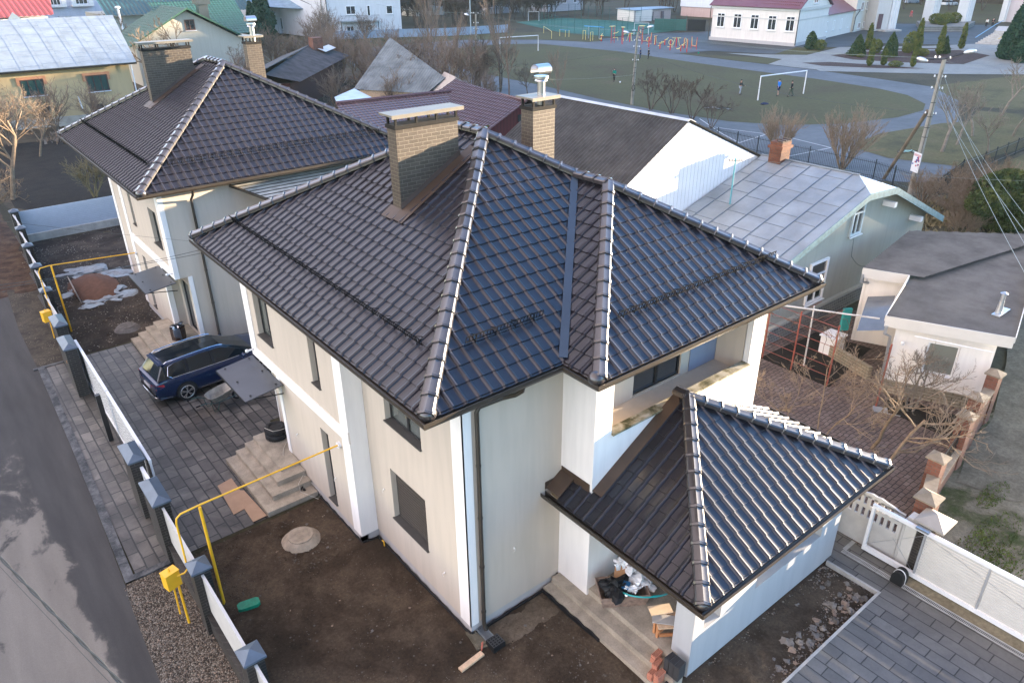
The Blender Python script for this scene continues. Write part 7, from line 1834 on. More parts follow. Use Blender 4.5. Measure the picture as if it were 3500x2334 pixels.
def gym(x, y, kind, rz, label):
    e = empty('exercise_machine', (x, y, .04), label, 'gym machine', 'red and yellow outdoor gym machines', rz)
    a, b = MB(), MB()
    if kind == 0: # ladder
        for s_ in (-.4, .4): a.tube([(s_, 0, 0), (s_, 0, 2.7)], .05, 5)
        for k in range(8): a.tube([(-.4, 0, .4 + k * .3), (.4, 0, .4 + k * .3)], .025, 4)
        b.box(-.7, -.25, 2.72, .3, .25, 2.8); b.tube([(0, -.1, 1.6), (.2, -.7, 1.7), (.6, -.7, 1.9)], .06, 5); b.tube([(0, 0, .9), (.8, -.4, .9), (.9, -.4, .4)], .05, 5)
    elif kind == 1: # walker
        a.tube([(0, 0, 0), (0, 0, 1.5)], .09, 6); b.tube([(-.7, 0, 1.45), (.7, 0, 1.45)], .05, 5)
        for s_ in (-.4, .4): b.tube([(s_ * .6, 0, 1.4), (s_ * 1.4, .1, .25), (s_ * 1.9, .1, .22)], .045, 5)
    elif kind == 2: # seat
        a.tube([(0, 0, 0), (0, 0, .9)], .10, 6); b.tube([(-.6, -.1, .4), (-.2, 0, .55), (.3, .1, .95), (.8, .1, 1.2)], .06, 5); b.box(-.75, -.25, .38, -.4, .2, .45); b.tube([(.3, -.3, .9), (.3, .3, .9)], .05, 5)
    elif kind == 3: # wheel
        a.tube([(0, 0, 0), (0, 0, 1.6)], .1, 6); b.tube([(.1 + .38 * math.cos(t_), -.1, 1.2 + .38 * math.sin(t_)) for t_ in [k * .524 for k in range(13)]], .04, 4); b.tube([(-.5, 0, .5), (.5, 0, .5)], .04, 4)
    else: # bars
        for s_ in (-.8, .8): a.tube([(s_, 0, 0), (s_, 0, 1.9)], .05, 5)
        a.tube([(-.8, 0, .5), (.8, 0, .5)], .05, 5); b.tube([(-.8, 0, 1.85), (-.6, 0, .6), (.6, 0, .6), (.8, 0, 1.85)], .04, 5)
    a.build('post', M_er, e, local=True); b.build('moving_arm', M_ey, e, local=True)
G_ = [(96.3, 89.1, 0), (97.2, 92.8, 2), (96.2, 86.7, 0), (99.9, 88.4, 1), (100.2, 86.2, 0), (99.2, 83.8, 4), (95.9, 80.3, 3), (99.3, 81.9, 1), (95.5, 77.5, 2), (100.5, 80.8, 2), (95.1, 75.0, 3), (99.2, 77.2, 1), (95.1, 72.8, 2), (98.8, 75.2, 3), (95.0, 71.5, 4), (98.7, 73.1, 4)]
kn = ['ladder like red gym frame with yellow arms', 'red walker post with yellow swing arms', 'red post with yellow tilted seat', 'red post carrying a yellow training wheel', 'pair of red posts with yellow bars']
near_ = ['nearest the turf fence', 'at the pad edge by the striped court', 'left of the lamp pole', 'on the back row of the pad', 'just right of the lamp pole', 'at the middle of the pad', 'on the front row of the pad', 'in the back row right of centre', 'on the front row, small one', 'at the back near the asphalt yard', 'in the front row, right part', 'between the wheel and the seats', 'in the front row near the school', 'in the back row near the school', 'at the right end, front', 'at the right end, nearest the school']
for i, (x, y, k) in enumerate(G_): gym(x, y, k, .5 * i, kn[k] + ' ' + near_[i])
def gbars(pts, h, mt, label, top=None):
    e = empty('pull_up_bars', (pts[0][0], pts[0][1], 0), label, 'gym bars'); mb = MB()
    for p in pts: MB().tube([(p[0], p[1], 0), (p[0], p[1], h)], .04, 4).build('post', mt, e)
    mb = MB(); mb.tube([(p[0], p[1], h) for p in pts], .035, 4); mb.build('bar', top or mt, e)
gbars([(100.3, 112.2), (93.9, 102.6)], 1.3, M_ey, 'low curved yellow bar at the grass edge'); gbars([(98.4, 105.3), (98.2, 103.5), (98.6, 102.9)], 1.2, M_ey, 'yellow posts with blue top by the turf fence, left set', simple('blue bar', (.05, .2, .45), .5)); gbars([(97.1, 97.5), (97.0, 96.7)], 1.6, M_ey, 'pair of yellow posts by the turf fence, middle set'); gbars([(96.2, 94.6), (97.0, 94.8)], 1.5, M_ey, 'yellow ladder posts by the turf fence, right set')
e = empty('shelter_roof', (99.5, 97.5, 0), 'small blue curved shelter roof on thin posts by the turf fence', 'shelter'); mb = MB(); mb.slab([(98.6, 98.8, 2.25), (99.6, 95.6, 2.2), (101, 96, 2.0), (100, 99, 2.1)], .12); mb.build('roof', simple('blue plastic roof', (.04, .25, .5), .5), e); mb = MB(); mb.tube([(99.2, 98.2, 0), (99.2, 98.2, 2.2)], .05, 4); mb.tube([(100.2, 96.4, 0), (100.2, 96.4, 2.1)], .05, 4); mb.build('post', M_zinc, e)
# ------------------------------------------------------------------ utility poles
M_pole = simple('weathered concrete pole', (.25, .235, .20), .9, .2, 0, .25, 1.5, .2, 30)
def upole(x, y, h, label, lean=(0, 0), arm=(1, .2), r=.16, lamps=True, bands=()):
    p = empty('street_lamp', (x, y, 0), label, 'street lamp', 'concrete poles with street lamps')
    tx, ty = x + lean[0], y + lean[1]
    mb = MB(); mb.tube([(x, y, 0), (tx, ty, h)], r, 8, r1=r * .62); mb.build('pole', M_pole, p)
    A = Vector((arm[0], arm[1], 0)).normalized()
    mb = MB()
    c = Vector((tx, ty, h))
    if lamps: mb.tube([tuple(c - A * .95 + Vector((0, 0, -.02))), tuple(c + Vector((0, 0, .03))), tuple(c + A * 1.0 + Vector((0, 0, .42)))], .035, 5)
    for f in (.62, .80, .88):
        q = Vector((x, y, 0)).lerp(c, f); mb.tube([tuple(q - A * .3), tuple(q + A * .3)], .025, 4)
    mb.build('crossarm', M_dark, p)
    if lamps:
        for s_, e_ in ((-1, c - A * 1.15 + Vector((0, 0, -.05))), (1, c + A * 1.2 + Vector((0, 0, .5)))):
            mb = MB(); mb.blob((0, 0, 0), .17, 2, jit=.05, sq=(1.9, 1, .75)); ang = math.atan2(A.y, A.x)
            mb.v = [(e_.x + a * math.cos(ang) - b * math.sin(ang), e_.y + a * math.sin(ang) + b * math.cos(ang), e_.z + c_ + a * s_ * .2) for a, b, c_ in mb.v]
            mb.build('lamp_head', simple('lamp shell', (.6, .6, .6), .25, .7, .5), p, smooth=True)
    mb = MB()
    for f in (.62, .80, .88, 1.01):
        q = Vector((x, y, 0)).lerp(c, f)
        for s_ in (-.28, .28, -.5 if f > 1 else .12): mb.lathe([(.02, 0), (.05, .03), (.03, .07), (.045, .1), (.02, .13)], (q.x + A.x * s_, q.y + A.y * s_, q.z), 6)
    mb.build('insulator', M_wpaint, p)
    mb = MB()
    for f in (.2, .45, .52, .6, .7): q = Vector((x, y, 0)).lerp(c, f); rr = r * (1 - .38 * f) + .012; mb.tube([(q.x, q.y, q.z), (q.x, q.y, q.z + .04)], rr, 8)
    mb.tube([(x - r * .9, y - r * .6, h * .1), (tx - r * .7, ty - r * .5, h * .93)], .014, 4); mb.build('steel_band', M_dark, p)
    return p
pr1 = upole(43.2, 10.9, 8.15, 'tall concrete lamp pole with a wooden strut and poster, at right', (.0, -.1), (.35, -.9), .2)
mb = MB(); mb.tube([(45.7, 13.9, 0), (43.35, 11.1, 5.2)], .11, 6); mb.build('strut', simple('tarred strut', (.16, .12, .085), .9, .2, 0, .3, 2), pr1)
mb = MB(); mb.box(42.93, 10.50, 1.55, 42.95, 11.25, 2.75, rz=-.55); po = mb.build('poster', M_wpaint, pr1)
mb = MB(); q = random.Random(8)
for i in range(16): a, z = q.uniform(-.28, .28), q.uniform(1.85, 2.45); mb.box(42.915, 10.875 + a - .05, z, 42.928, 10.875 + a + .05, z + .1, i % 2, rz=-.55, piv=(42.94, 10.875))
mb.box(42.915, 10.55, 2.52, 42.928, 11.2, 2.66, 2, rz=-.55, piv=(42.94, 10.875)); mb.build('poster_print', [simple('print red', (.35, .05, .06), .6), simple('print blue', (.06, .10, .28), .6), simple('print pink', (.5, .32, .32), .6)], po)
upole(53.9, 44.9, 7.0, 'concrete lamp pole with a black cable loop in front of the field', (.1, -.1), (.5, -.85), .16)
upole(49.3, 65.7, 7.9, 'concrete lamp pole standing among bare trees left of the goal', (.1, -.1), (.5, -.85), .16)
upole(73.3, 131.9, 5.9, 'concrete lamp pole in front of the big white house balcony', (0, 0), (.6, -.8), .16); upole(62.7, 133, 7.2, 'slender concrete pole beside the drainpipe of the white house', (0, 0), (.6, -.8), .14, lamps=False)
mb = MB(); mb.tube([(53.75 + .22 * math.cos(a), 44.7, 1.75 + .26 * math.sin(a)) for a in [k * .4488 for k in range(15)]], .035, 5); mb.tube([(53.7, 44.7, 2.0), (53.3, 44.6, 2.6), (53.8, 44.7, 3.2)], .02, 4); o = mb.build('cable_coil', M_black); tag(o, 'black cable coil hanging on the pole before the field', 'cable')
mb = MB(); mb.tube([(86.9, 118.6, 0), (86.9, 118.6, 12)], .12, 6); o = mb.build('mast', M_zinc); tag(o, 'tall thin grey mast rising behind the blue fence', 'mast')
mb = MB(); mb.tube([(24.2, 119.5, 0), (24.0, 119.5, 7.5)], .13, 6); mb.blob((24.0, 119.5, 7.6), .3, 2, jit=.05, sq=(1.3, 1, .7)); o = mb.build('street_lamp', M_wpaint); tag(o, 'pale lamp post behind the yellow house roof', 'street lamp')
def cable(pts, r, sag, label, name='cable', mt=None, n=14, group=None):
    mb = MB(); r *= .7
    for a, b in zip(pts[:-1], pts[1:]):
        mb.tube([(a[0] + (b[0] - a[0]) * i / n, a[1] + (b[1] - a[1]) * i / n, a[2] + (b[2] - a[2]) * i / n - sag * 4 * (i / n) * (1 - i / n)) for i in range(n + 1)], r, 4)
    o = mb.build(name, mt or M_cable); tag(o, label, 'cable', group); return o
M_cable = simple('aluminium line', (.18, .21, .20), .5, .4, .3); M_bc = simple('black line', (.03, .035, .035), .6)
for i, dz in enumerate((0, .0)):
    cable([(42.7 + i * .5, 11.4 - i * .9, 8.25), (53.7 + i * .4, 45.3 - i * .6, 7.15), (49.1 + i * .4, 66.1 - i * .6, 8.05), (73.2, 132.1 - i * .4, 5.9)], .010, .45, ['overhead line from the right pole over the field, left wire', 'overhead line from the right pole over the field, right wire'][i])
for i, (z, y) in enumerate(((7.25, .35), (7.25, -.3), (6.6, .35), (6.6, -.3))):
    cable([(43.2 + y * .4, 10.8 + y, z), (14 + i * .7, -4.3 - .2 * i, 7.0 - .18 * i)], .009, .35, ['uppermost pale overhead wire sweeping past the small white house', 'second pale overhead wire above the small white house', 'third pale overhead wire above the small white house', 'lowest pale overhead wire above the small white house'][i])
cable([(43.2, 10.9, 8.1), (52, 9.2, 7.5), (75, 7, 7.2)], .009, .3, 'thin wire leaving the right pole top towards the right edge')
cable([(43.1, 10.9, 5.1), (53.8, 44.8, 5.4), (30, 60, 4.5)], .012, .9, 'dark sagging cable crossing in front of the field', mt=M_bc)
cable([(20.7, 8.5, 6.35), (28.0, -2.0, 6.2), (29, -5, 6.2)], .006, .2, 'thin pale wire from the roof mast over the corrugated roof')
cable([(24.0, 4.7, 3.3), (23.9, 4.55, 2.4), (22.6, 3.0, 3.0)], .012, .3, 'black cable looping from the gable window to the flat roof', mt=M_bc)
cable([(45.2, 75.8, 5), (53.4, 73.2, 5)], .012, 1.1, 'pale sagging rope between bare trees')
cable([(53.7, 44.7, 3.0), (31, 32, 6.0)], .010, .1, 'pale guy wire running down from the middle pole', )
for i in (0, 1): cable([(.05, 11.5 + i * .3, 6.38), (-4.9, 10.67 - i * .25, 7.0), (-10, 9.8 - i * .3, 7.7)], .010, .06, ['upper service wire from the near house eave over the drive', 'lower service wire from the near house eave over the drive'][i], mt=M_bc)
cable([(.05, 12.6, 6.4), (-10, 24, 7.4)], .006, .1, 'thinnest wire reaching from the eave over the far yard', mt=M_bc)
mb = MB(); A = Vector((-4.0, -9.0, 7.0)); B = Vector((-8.0, 7.6, 7.05)); k = 260
for s_, ph in ((M_bc, 0), (M_bc, math.pi)): mb.tube([tuple(A.lerp(B, i / k) + Vector((.012 * math.cos(i * .5 + ph), 0, .012 * math.sin(i * .5 + ph) - 1.2 * 4 * (i / k) * (1 - i / k) * .12))) for i in range(k + 1)], .011, 5)
mb.tube([tuple(A.lerp(B, i / 40) + Vector((-.05, 0, -.03 - .2 * 4 * (i / 40) * (1 - i / 40)))) for i in range(41)], .004, 4)
o = mb.build('twisted_cable', M_bc); tag(o, 'twisted black overhead cable crossing above the road, bottom left', 'cable')
# vine trellis
tr_ = empty('trellis', (17.3, 1.5, .1), 'rust red metal vine trellis over the flower bed', 'trellis')
M_rust = simple('rust red tube', (.22, .055, .035), .7)
mb = MB()
for p in ((17.28, 2.78), (17.26, 1.33), (17.28, -.47), (17.28, 4.0)): mb.tube([(p[0], p[1], .1), (p[0] + .02, p[1], 2.5)], .03, 6)
mb.build('post', M_rust, tr_)
mb = MB()
for k in range(6): z = .5 + k * .38; mb.tube([(17.27, 5.0, z), (17.27, 1.33, z)], .010, 4)
for k in range(4): mb.tube([(17.27, 4.6 - k * .9, 2.45), (18.6, 4.6 - k * .9, 2.5)], .010, 4)
mb.build('rail', M_rust, tr_)
mb = MB(); mb.tube([(17.9, 2.64, .1), (17.95, 2.7, 2.55)], .03, 6); mb.tube([(16.9, 3.6, 2.6), (18.5, .6, 2.65)], .03, 5); o = mb.build('clothes_pole', M_wpanel); tag(o, 'pale pole with a white bar beside the red trellis', 'pole')
mb = MB(); mb.box(17.0, -.9, .12, 17.35, -.45, .15, rz=.5); mb.tube([(17.1, -.9, .14), (16.7, -1.5, .5)], .015, 4); o = mb.build('shovel', M_zinc); tag(o, 'grey shovel lying at the foot of the small white house', 'shovel')

# ------------------------------------------------------------------ trees and shrubs
def bark(name, col): return simple(name, col, .9, .2, 0, .3, 6, .3, 30)
B_warm, B_grey, B_dark, B_pink, B_oliv = bark('warm bark', (.17, .125, .085)), bark('grey bark', (.17, .145, .115)), bark('dark bark', (.09, .07, .055)), bark('pinkish twig', (.17, .125, .095)), bark('olive bark', (.17, .14, .075))
def grow(mbt, mbc, base, d, L, r, lev, rnd, P):
    """one branch and its children; level 0/1 go to the trunk mesh, the rest to the crown"""
    n = 5 if lev < 2 else 4; pts = [Vector(base)]; dd = Vector(d).normalized(); seg = L / n
    for i in range(n):
        dd = (dd + Vector((rnd.gauss(0, 1), rnd.gauss(0, 1), rnd.gauss(0, .7))) * P['wob'] + Vector((0, 0, P['up'] * (.5 if lev == 0 else 1)))).normalized(); pts.append(pts[-1] + dd * seg)
    (mbt if lev < P['tl'] else mbc).tube([tuple(p) for p in pts], r, 6 if lev == 0 else (4 if lev < 2 else 3), r1=max(r * (.55 if lev < P['lv'] else .3), P['rmin'] * .6), cap=False)
    if lev >= P['lv']: return
    k = P['n'][lev]
    for j in range(k):
        f = P['st'][lev] + (1 - P['st'][lev]) * (j + rnd.random()) / k; ix = min(n - 1, int(f * n)); p = pts[ix].lerp(pts[ix + 1], f * n - ix)
        ax = (pts[ix + 1] - pts[ix]).normalized(); az = rnd.uniform(0, 2 * math.pi); o = ax.orthogonal().normalized(); o.rotate(Matrix.Rotation(az, 3, ax))
        a = R(rnd.gauss(P['ang'][lev], 9)); nd = ax * math.cos(a) + o * math.sin(a)
        grow(mbt, mbc, p, nd, L * P['lr'][lev] * rnd.uniform(.65, 1.15) * (1.15 - .45 * f), max(P['rmin'], r * P['rr'] * (1 - .4 * f)), lev + 1, rnd, P)
STY = {
 'apple': dict(lv=4, n=(5, 5, 5, 4), st=(.45, .25, .2, .2), ang=(52, 45, 42, 40), lr=(.85, .62, .55, .5), rr=.62, rmin=.006, up=.06, wob=.16, tl=2),
 'poplar': dict(lv=3, n=(7, 7, 5), st=(.18, .15, .15), ang=(20, 24, 26), lr=(.72, .42, .5), rr=.5, rmin=.012, up=.14, wob=.04, tl=1),
 'bush': dict(lv=3, n=(6, 6, 5), st=(.2, .2, .2), ang=(30, 34, 36), lr=(.8, .6, .5), rr=.6, rmin=.010, up=.07, wob=.12, tl=1),
 'crown': dict(lv=4, n=(5, 5, 4, 4), st=(.5, .3, .25, .2), ang=(42, 38, 36, 34), lr=(.75, .65, .6, .5), rr=.62, rmin=.009, up=.08, wob=.12, tl=2)}
def tree(base, H, style, mt, seed, label, cat='bare tree', group=None, stems=1, name='bare_tree', mt2=None, r0=None, lean=(0, 0), over=None, spread=.25):
    rnd = random.Random(seed); P = dict(STY[style]); P.update(over or {})
    t = empty(name, (base[0], base[1], base[2] if len(base) > 2 else 0), label, cat, group); a, b = MB(), MB(); r = r0 or H * .022
    for s_ in range(stems):
        ang = 2 * math.pi * s_ / stems + rnd.random(); sp = spread if stems > 1 else 0
        d = (math.cos(ang) * sp + lean[0], math.sin(ang) * sp + lean[1], 1)
        grow(a, b, (math.cos(ang) * .1 * (stems > 1), math.sin(ang) * .1 * (stems > 1), 0), d, H * (.55 if style != 'poplar' else .8) * rnd.uniform(.85, 1.1), r * (1 if stems == 1 else .6), 0, rnd, P)
    a.build('trunk', mt, t, local=True, smooth=True); b.build('crown', mt2 or mt, t, local=True)
    return t
def again(t, loc, rz, sc, label, group=None, cat=None):
    c = copy_tree(t); c.location = loc; c.rotation_euler = (0, 0, rz); c.scale = (sc, sc, sc * 1.0); c['label'] = label
    if group: c['group'] = group
    return c
gt_ = 'bare trees among the gardens and fields'
# the bare fruit trees beside the porch
tree((12.8, -2.55, .1), 4.6, 'apple', B_warm, 21, 'bare fruit tree leaning over the fence, right beside the porch roof corner', group='bare fruit trees in the neighbour yard', lean=(.55, -.1), r0=.065, over=dict(wob=.2, n=(6, 4, 4, 3), lr=(.95, .75, .6, .5)))
tree((14.9, -1.6, .1), 3.6, 'apple', B_warm, 5, 'bare fruit tree with pruned trunk in the middle of the paved yard', group='bare fruit trees in the neighbour yard', r0=.06, over=dict(n=(7, 4, 4, 3), st=(.75, .25, .2, .2), ang=(60, 40, 40, 40), lr=(1.0, .7, .6, .5)))
tree((13.6, -.4, .1), 4.0, 'apple', B_warm, 8, 'slim bare fruit tree nearest the bright tiles of the porch roof', group='bare fruit trees in the neighbour yard', r0=.045, stems=3, spread=.35)
tree((17.9, -1.3, .1), 2.7, 'apple', B_grey, 18, 'bare climbing shrub rising in front of the small white house wall', cat='bare shrub', stems=3, r0=.07, over=dict(up=.12))
q = random.Random(12); mb = MB()
for i in range(16):
    p = Vector((17.3, q.uniform(.8, 4.8), q.choice((.2, 2.3, 2.0)))); d = Vector((q.uniform(-.1, .4), q.uniform(-1, 1), q.uniform(-.3, .5))); pts = [p]
    for k in range(9): d = (d + Vector((q.gauss(0, .3), q.gauss(0, .5), q.gauss(0, .3)))).normalized(); pts.append(pts[-1] + d * .22); pts[-1].z = max(.15, min(2.7, pts[-1].z))
    mb.tube([tuple(p) for p in pts], .010, 3, r1=.005)
o = mb.build('vine', bark('vine wood', (.12, .075, .05))); tag(o, 'leafless vine tangled over the red trellis', 'vine')
# left edge trees
lt_ = tree((-1.4, 47.6, 0), 10.5, 'apple', B_warm, 31, 'big pale barked bare tree at the left edge beyond the white fence', group=gt_, r0=.15, lean=(.5, 0), over=dict(n=(8, 6, 6, 4), rmin=.012, st=(.3, .2, .2, .2), lr=(.9, .65, .55, .5)))
t2 = tree((2.9, 44.8, 0), 3.4, 'bush', B_oliv, 7, 'small olive bare shrub in the dark plot beside the far house', cat='bare shrub', group='bare shrubs in the gardens', stems=5, over=dict(rmin=.01))
bs = tree((8.5, 68.5, 0), 4.2, 'bush', B_pink, 9, 'dense pinkish bare shrub under the yellow house windows, right one', cat='bare shrub', group='bare shrubs in the gardens', stems=6)
again(bs, (1.0, 66, 0), 1, 1.15, 'dense pinkish bare shrub before the yellow house, far left'); again(bs, (5.2, 70, 0), 2.2, 1.05, 'dense pinkish bare shrub before the yellow house, middle'); again(lt_, (2.2, 60, 0), 5.5, .62, 'pale bare tree in front of the ochre wall, left window'); again(lt_, (-5.0, 60, 0), 2.5, .8, 'second pale bare tree at the left edge behind the first')
again(lt_, (-3.5, 41, 0), 4.2, .55, 'small bare tree beside the road beyond the last fence pillar')
cr = tree((22.5, 88, 0), 9.5, 'crown', B_warm, 14, 'tall bare tree rising before the cream gable, behind the left chimney', group=gt_, r0=.2, over=dict(rmin=.018))
for i, (x, y, s_, lab) in enumerate([(18.5, 86, .9, 'bare tree between the yellow house roof and the cream gable'), (27, 84, .62, 'bare tree against the cream gable wall'), (37, 104, .8, 'bare tree at the right end of the green roof'), (19.5, 100, 1.0, 'bare tree behind the yellow house corner')]): again(cr, (x, y, 0), i * 1.7 + 1, s_, lab, gt_)
for i, (x, y, s_, lab) in enumerate([(42, 92, 1.3, 'grey brown shrub left of the old shed chimney'), (47, 104, 1.5, 'wide bare shrub before the tan house'), (52, 112, 1.7, 'wide bare shrub before the blue railing'), (44, 84, 1.3, 'rusty creeper covered shrub beside the shed'), (40, 73, 1.2, 'bare shrub at the shed eave'), (36, 66, 1.1, 'bare shrub between the two sheds'), (33.5, 58, 1.0, 'bare shrub in front of the grey shed'), (30, 64, 1.0, 'bare shrub left of the grey shed'), (44, 76, 1.4, 'bare shrub behind the grey shed ridge'), (58, 122, 1.6, 'bare shrub at the white house corner'), (66, 123, 1.3, 'bare shrub under the white house balcony'), (46, 97, 1.4, 'bare shrub right of the shed chimney'), (37, 52, .9, 'bare shrub beside the tiny gabled shed'), (42, 54, .9, 'bare shrub behind the maroon ridge'), (27, 80, 1.1, 'bare shrub behind the far chimney flue')]): again(bs, (x, y, 0), i * 1.3, s_, lab, 'bare shrubs in the gardens')
for i in range(26):
    q_ = random.Random(i + 90); again(bs if i % 2 else cr, (q_.uniform(37, 49), q_.uniform(52, 104), 0), i * 1.1, (q_.uniform(.9, 1.6) if i % 2 else q_.uniform(.35, .6)), 'tangled bare scrub between the old sheds and the curved asphalt track', 'bare scrub along the asphalt track')
pp = tree((51.2, 77.8, 0), 10, 'poplar', B_pink, 3, 'tallest bare poplar before the blue fence', group=gt_, over=dict(n=(10, 8, 5)), r0=.13)
for i, (x, y, s_, lab) in enumerate([(50.1, 62.0, .95, 'bare poplar in front of the left football goal'), (48.2, 58.1, .7, 'shorter bare poplar right of the lamp pole'), (53, 82, .7, 'short poplar behind the tallest one'), (49, 70, .75, 'bare poplar between the lamp pole and the rope'), (72, 110, .8, 'distant bare poplar near the blue fence'), (47.4, 49, .5, 'slim bare sapling behind the steel cowl')]): again(pp, (x, y, 0), i * 1.1 + .5, s_, lab, gt_)
dk_ = tree((48.9, 64.6, 0), 6.0, 'crown', B_dark, 6, 'dark trunked bare tree around the left lamp pole', group=gt_, stems=2, over=dict(rmin=.014))
for i, (x, y, s_, lab) in enumerate([(47.3, 81, .8, 'dark bare tree left of the tallest poplar'), (48.8, 60.5, 1.0, 'dark forked bare tree by the asphalt edge'), (45, 88, .9, 'dark bare tree by the curved track'), (47.5, 54, .65, 'low dark bare tree behind the flue')]): again(dk_, (x, y, 0), i * 2 + 1, s_, lab, gt_)
sm = tree((53.3, 39.1, 0), 3.4, 'crown', B_dark, 33, 'rounded bare shrub with red seed heads left of the bicycles, middle', cat='bare shrub', group='sumac like shrubs by the court', stems=4, spread=.45, over=dict(rmin=.011, n=(4, 4, 4, 4), ang=(35, 32, 30, 30)))
sm.scale = (1.35, 1.35, 1.25)
for i, (x, y, s_, lab) in enumerate([(53.3, 41.8, 1.35, 'rounded bare shrub with red seed heads nearest the lamp pole'), (52.6, 36.0, 1.3, 'rounded bare shrub with red seed heads right of the group'), (50.6, 32.2, 1.0, 'small bare shrub before the pale bicycle')]): again(sm, (x, y, 0), i + 1, s_, lab, 'sumac like shrubs by the court')
fb = tree((45.8, 17.0, 0), 4.9, 'bush', bark('straw twig', (.24, .18, .125)), 40, 'large fan shaped bare shrub with upright shoots by the court', cat='bare shrub', group='fan shaped shrubs behind the long house', stems=12, spread=.55, over=dict(up=.10, ang=(18, 20, 22), n=(6, 5, 4), wob=.06, rmin=.011))
again(fb, (46.0, 22.5, 0), 1, .82, 'narrower fan shaped bare shrub left of the large one')
rt = tree((56.6, 14.9, 0), 6.2, 'crown', B_grey, 51, 'leaning grey bare tree right behind the utility pole', group='bare park trees on the right lawn', lean=(.1, -.25), over=dict(rmin=.013))
for i, (x, y, s_, lab) in enumerate([(59.9, 15.2, .8, 'bare park tree with knobbly trunk, second from the pole'), (64.2, 15.8, .85, 'bare park tree third from the pole'), (59.0, 12.5, .7, 'white limed bare tree beside the iron fence'), (66.7, 13.6, .8, 'white limed bare tree farther along the iron fence'), (75.4, 17.8, 1.0, 'bare park tree before the track'), (80, 15, .9, 'bare park tree at the right edge, rear'), (72, 12, .8, 'bare park tree at the right edge, front')]): again(rt, (x, y, 0), i * 1.4, s_, lab, 'bare park trees on the right lawn')
rb2 = tree((41.4, 6.8, 0), 3.6, 'bush', B_warm, 61, 'bushy bare fruit shrub behind the long house gable', cat='bare shrub', group='tangled bare shrubs behind the small white house', stems=8, spread=.5, over=dict(rmin=.011, n=(6, 6, 5)))
for i, (x, y, s_, lab) in enumerate([(39.0, 6.0, .9, 'tangled bare shrub left of the evergreen bush'), (44, 8.0, .9, 'tangled bare shrub at the foot of the utility pole'), (37, 5.2, .6, 'low tangled shrub behind the flat roof, left'), (43, 5.2, 1.0, 'tangled bare shrub directly behind the evergreen bush'), (46.5, 7.0, .9, 'tangled bare shrub between the fence and the evergreen'), (41.5, 9.3, .8, 'tangled bare shrub nearest the iron fence')]): again(rb2, (x, y, 0), i * 1.9, s_, lab, 'tangled bare shrubs behind the small white house')
# far band of bare woods and roofs at the top
wd_ = tree((96, 150, 0), 9, 'crown', B_dark, 71, 'far dark bare tree behind the turf, one of a row', group='dark bare trees along the far edge', stems=3, over=dict(rmin=.045, n=(6, 6, 5, 4)))
q = random.Random(5)
for i in range(34):
    x = 84 + q.uniform(0, 48); y = max(128 + q.uniform(0, 30), 143 if x > 103 else 122)
    again(wd_, (x, y, 0), q.uniform(0, 6), q.uniform(.6, .95), 'dark bare tree standing just behind the blue fence and the turf', 'dark bare trees behind the blue fence')
for i in range(34):
    f = i / 33; x = 84 + 110 * f + q.uniform(-3, 3); y = 178 - 62 * f + q.uniform(-8, 14); c = again(wd_, (x, y, 0), q.uniform(0, 6), q.uniform(.85, 1.25), 'far dark bare tree behind the turf, one of a row', 'dark bare trees along the far edge')
for i in range(14):
    x = 200 + q.uniform(0, 60); y = 60 + q.uniform(0, 70); again(wd_, (x, y, 0), q.uniform(0, 6), q.uniform(.8, 1.2), 'distant dark bare tree beyond the portico lawn', 'dark bare trees beyond the portico')
for i, (x, y, w, h, c, lab) in enumerate([(112, 172, 9, 5, (.55, .50, .42), 'far cream house among the bare woods'), (131, 165, 12, 4, (.35, .36, .38), 'far grey house with low roof among the bare woods'), (150, 160, 14, 5, (.45, .46, .48), 'far pale house right among the bare woods'), (92, 165, 8, 5, (.5, .35, .3), 'far salmon house behind the blue fence')]):
    h_ = empty('house', (x, y, 0), lab, 'house'); mb = MB(); mb.box(x - w / 2, y, 0, x + w / 2, y + 8, h); mb.build('wall', plaster('far wall %d' % i, c), h_); mb = MB(); mb.slab([(x - w / 2 - .5, y - .6, h), (x + w / 2 + .5, y - .6, h), (x + w / 2 + .5, y + 4, h + 2.2), (x - w / 2 - .5, y + 4, h + 2.2)], .1); mb.slab([(x - w / 2 - .5, y + 4, h + 2.2), (x + w / 2 + .5, y + 4, h + 2.2), (x + w / 2 + .5, y + 8.6, h), (x - w / 2 - .5, y + 8.6, h)], .1); mb.build('roof', M_slate if i % 2 else M_mroof, h_)
    for k in range(3): win_on(h_, (x - w / 2, y), (x + w / 2, y), w * (.15 + .28 * k), w * (.15 + .28 * k) + 1.2, h * .4, h * .75, M_whiteframe, M_glass, (0, -1), 1)

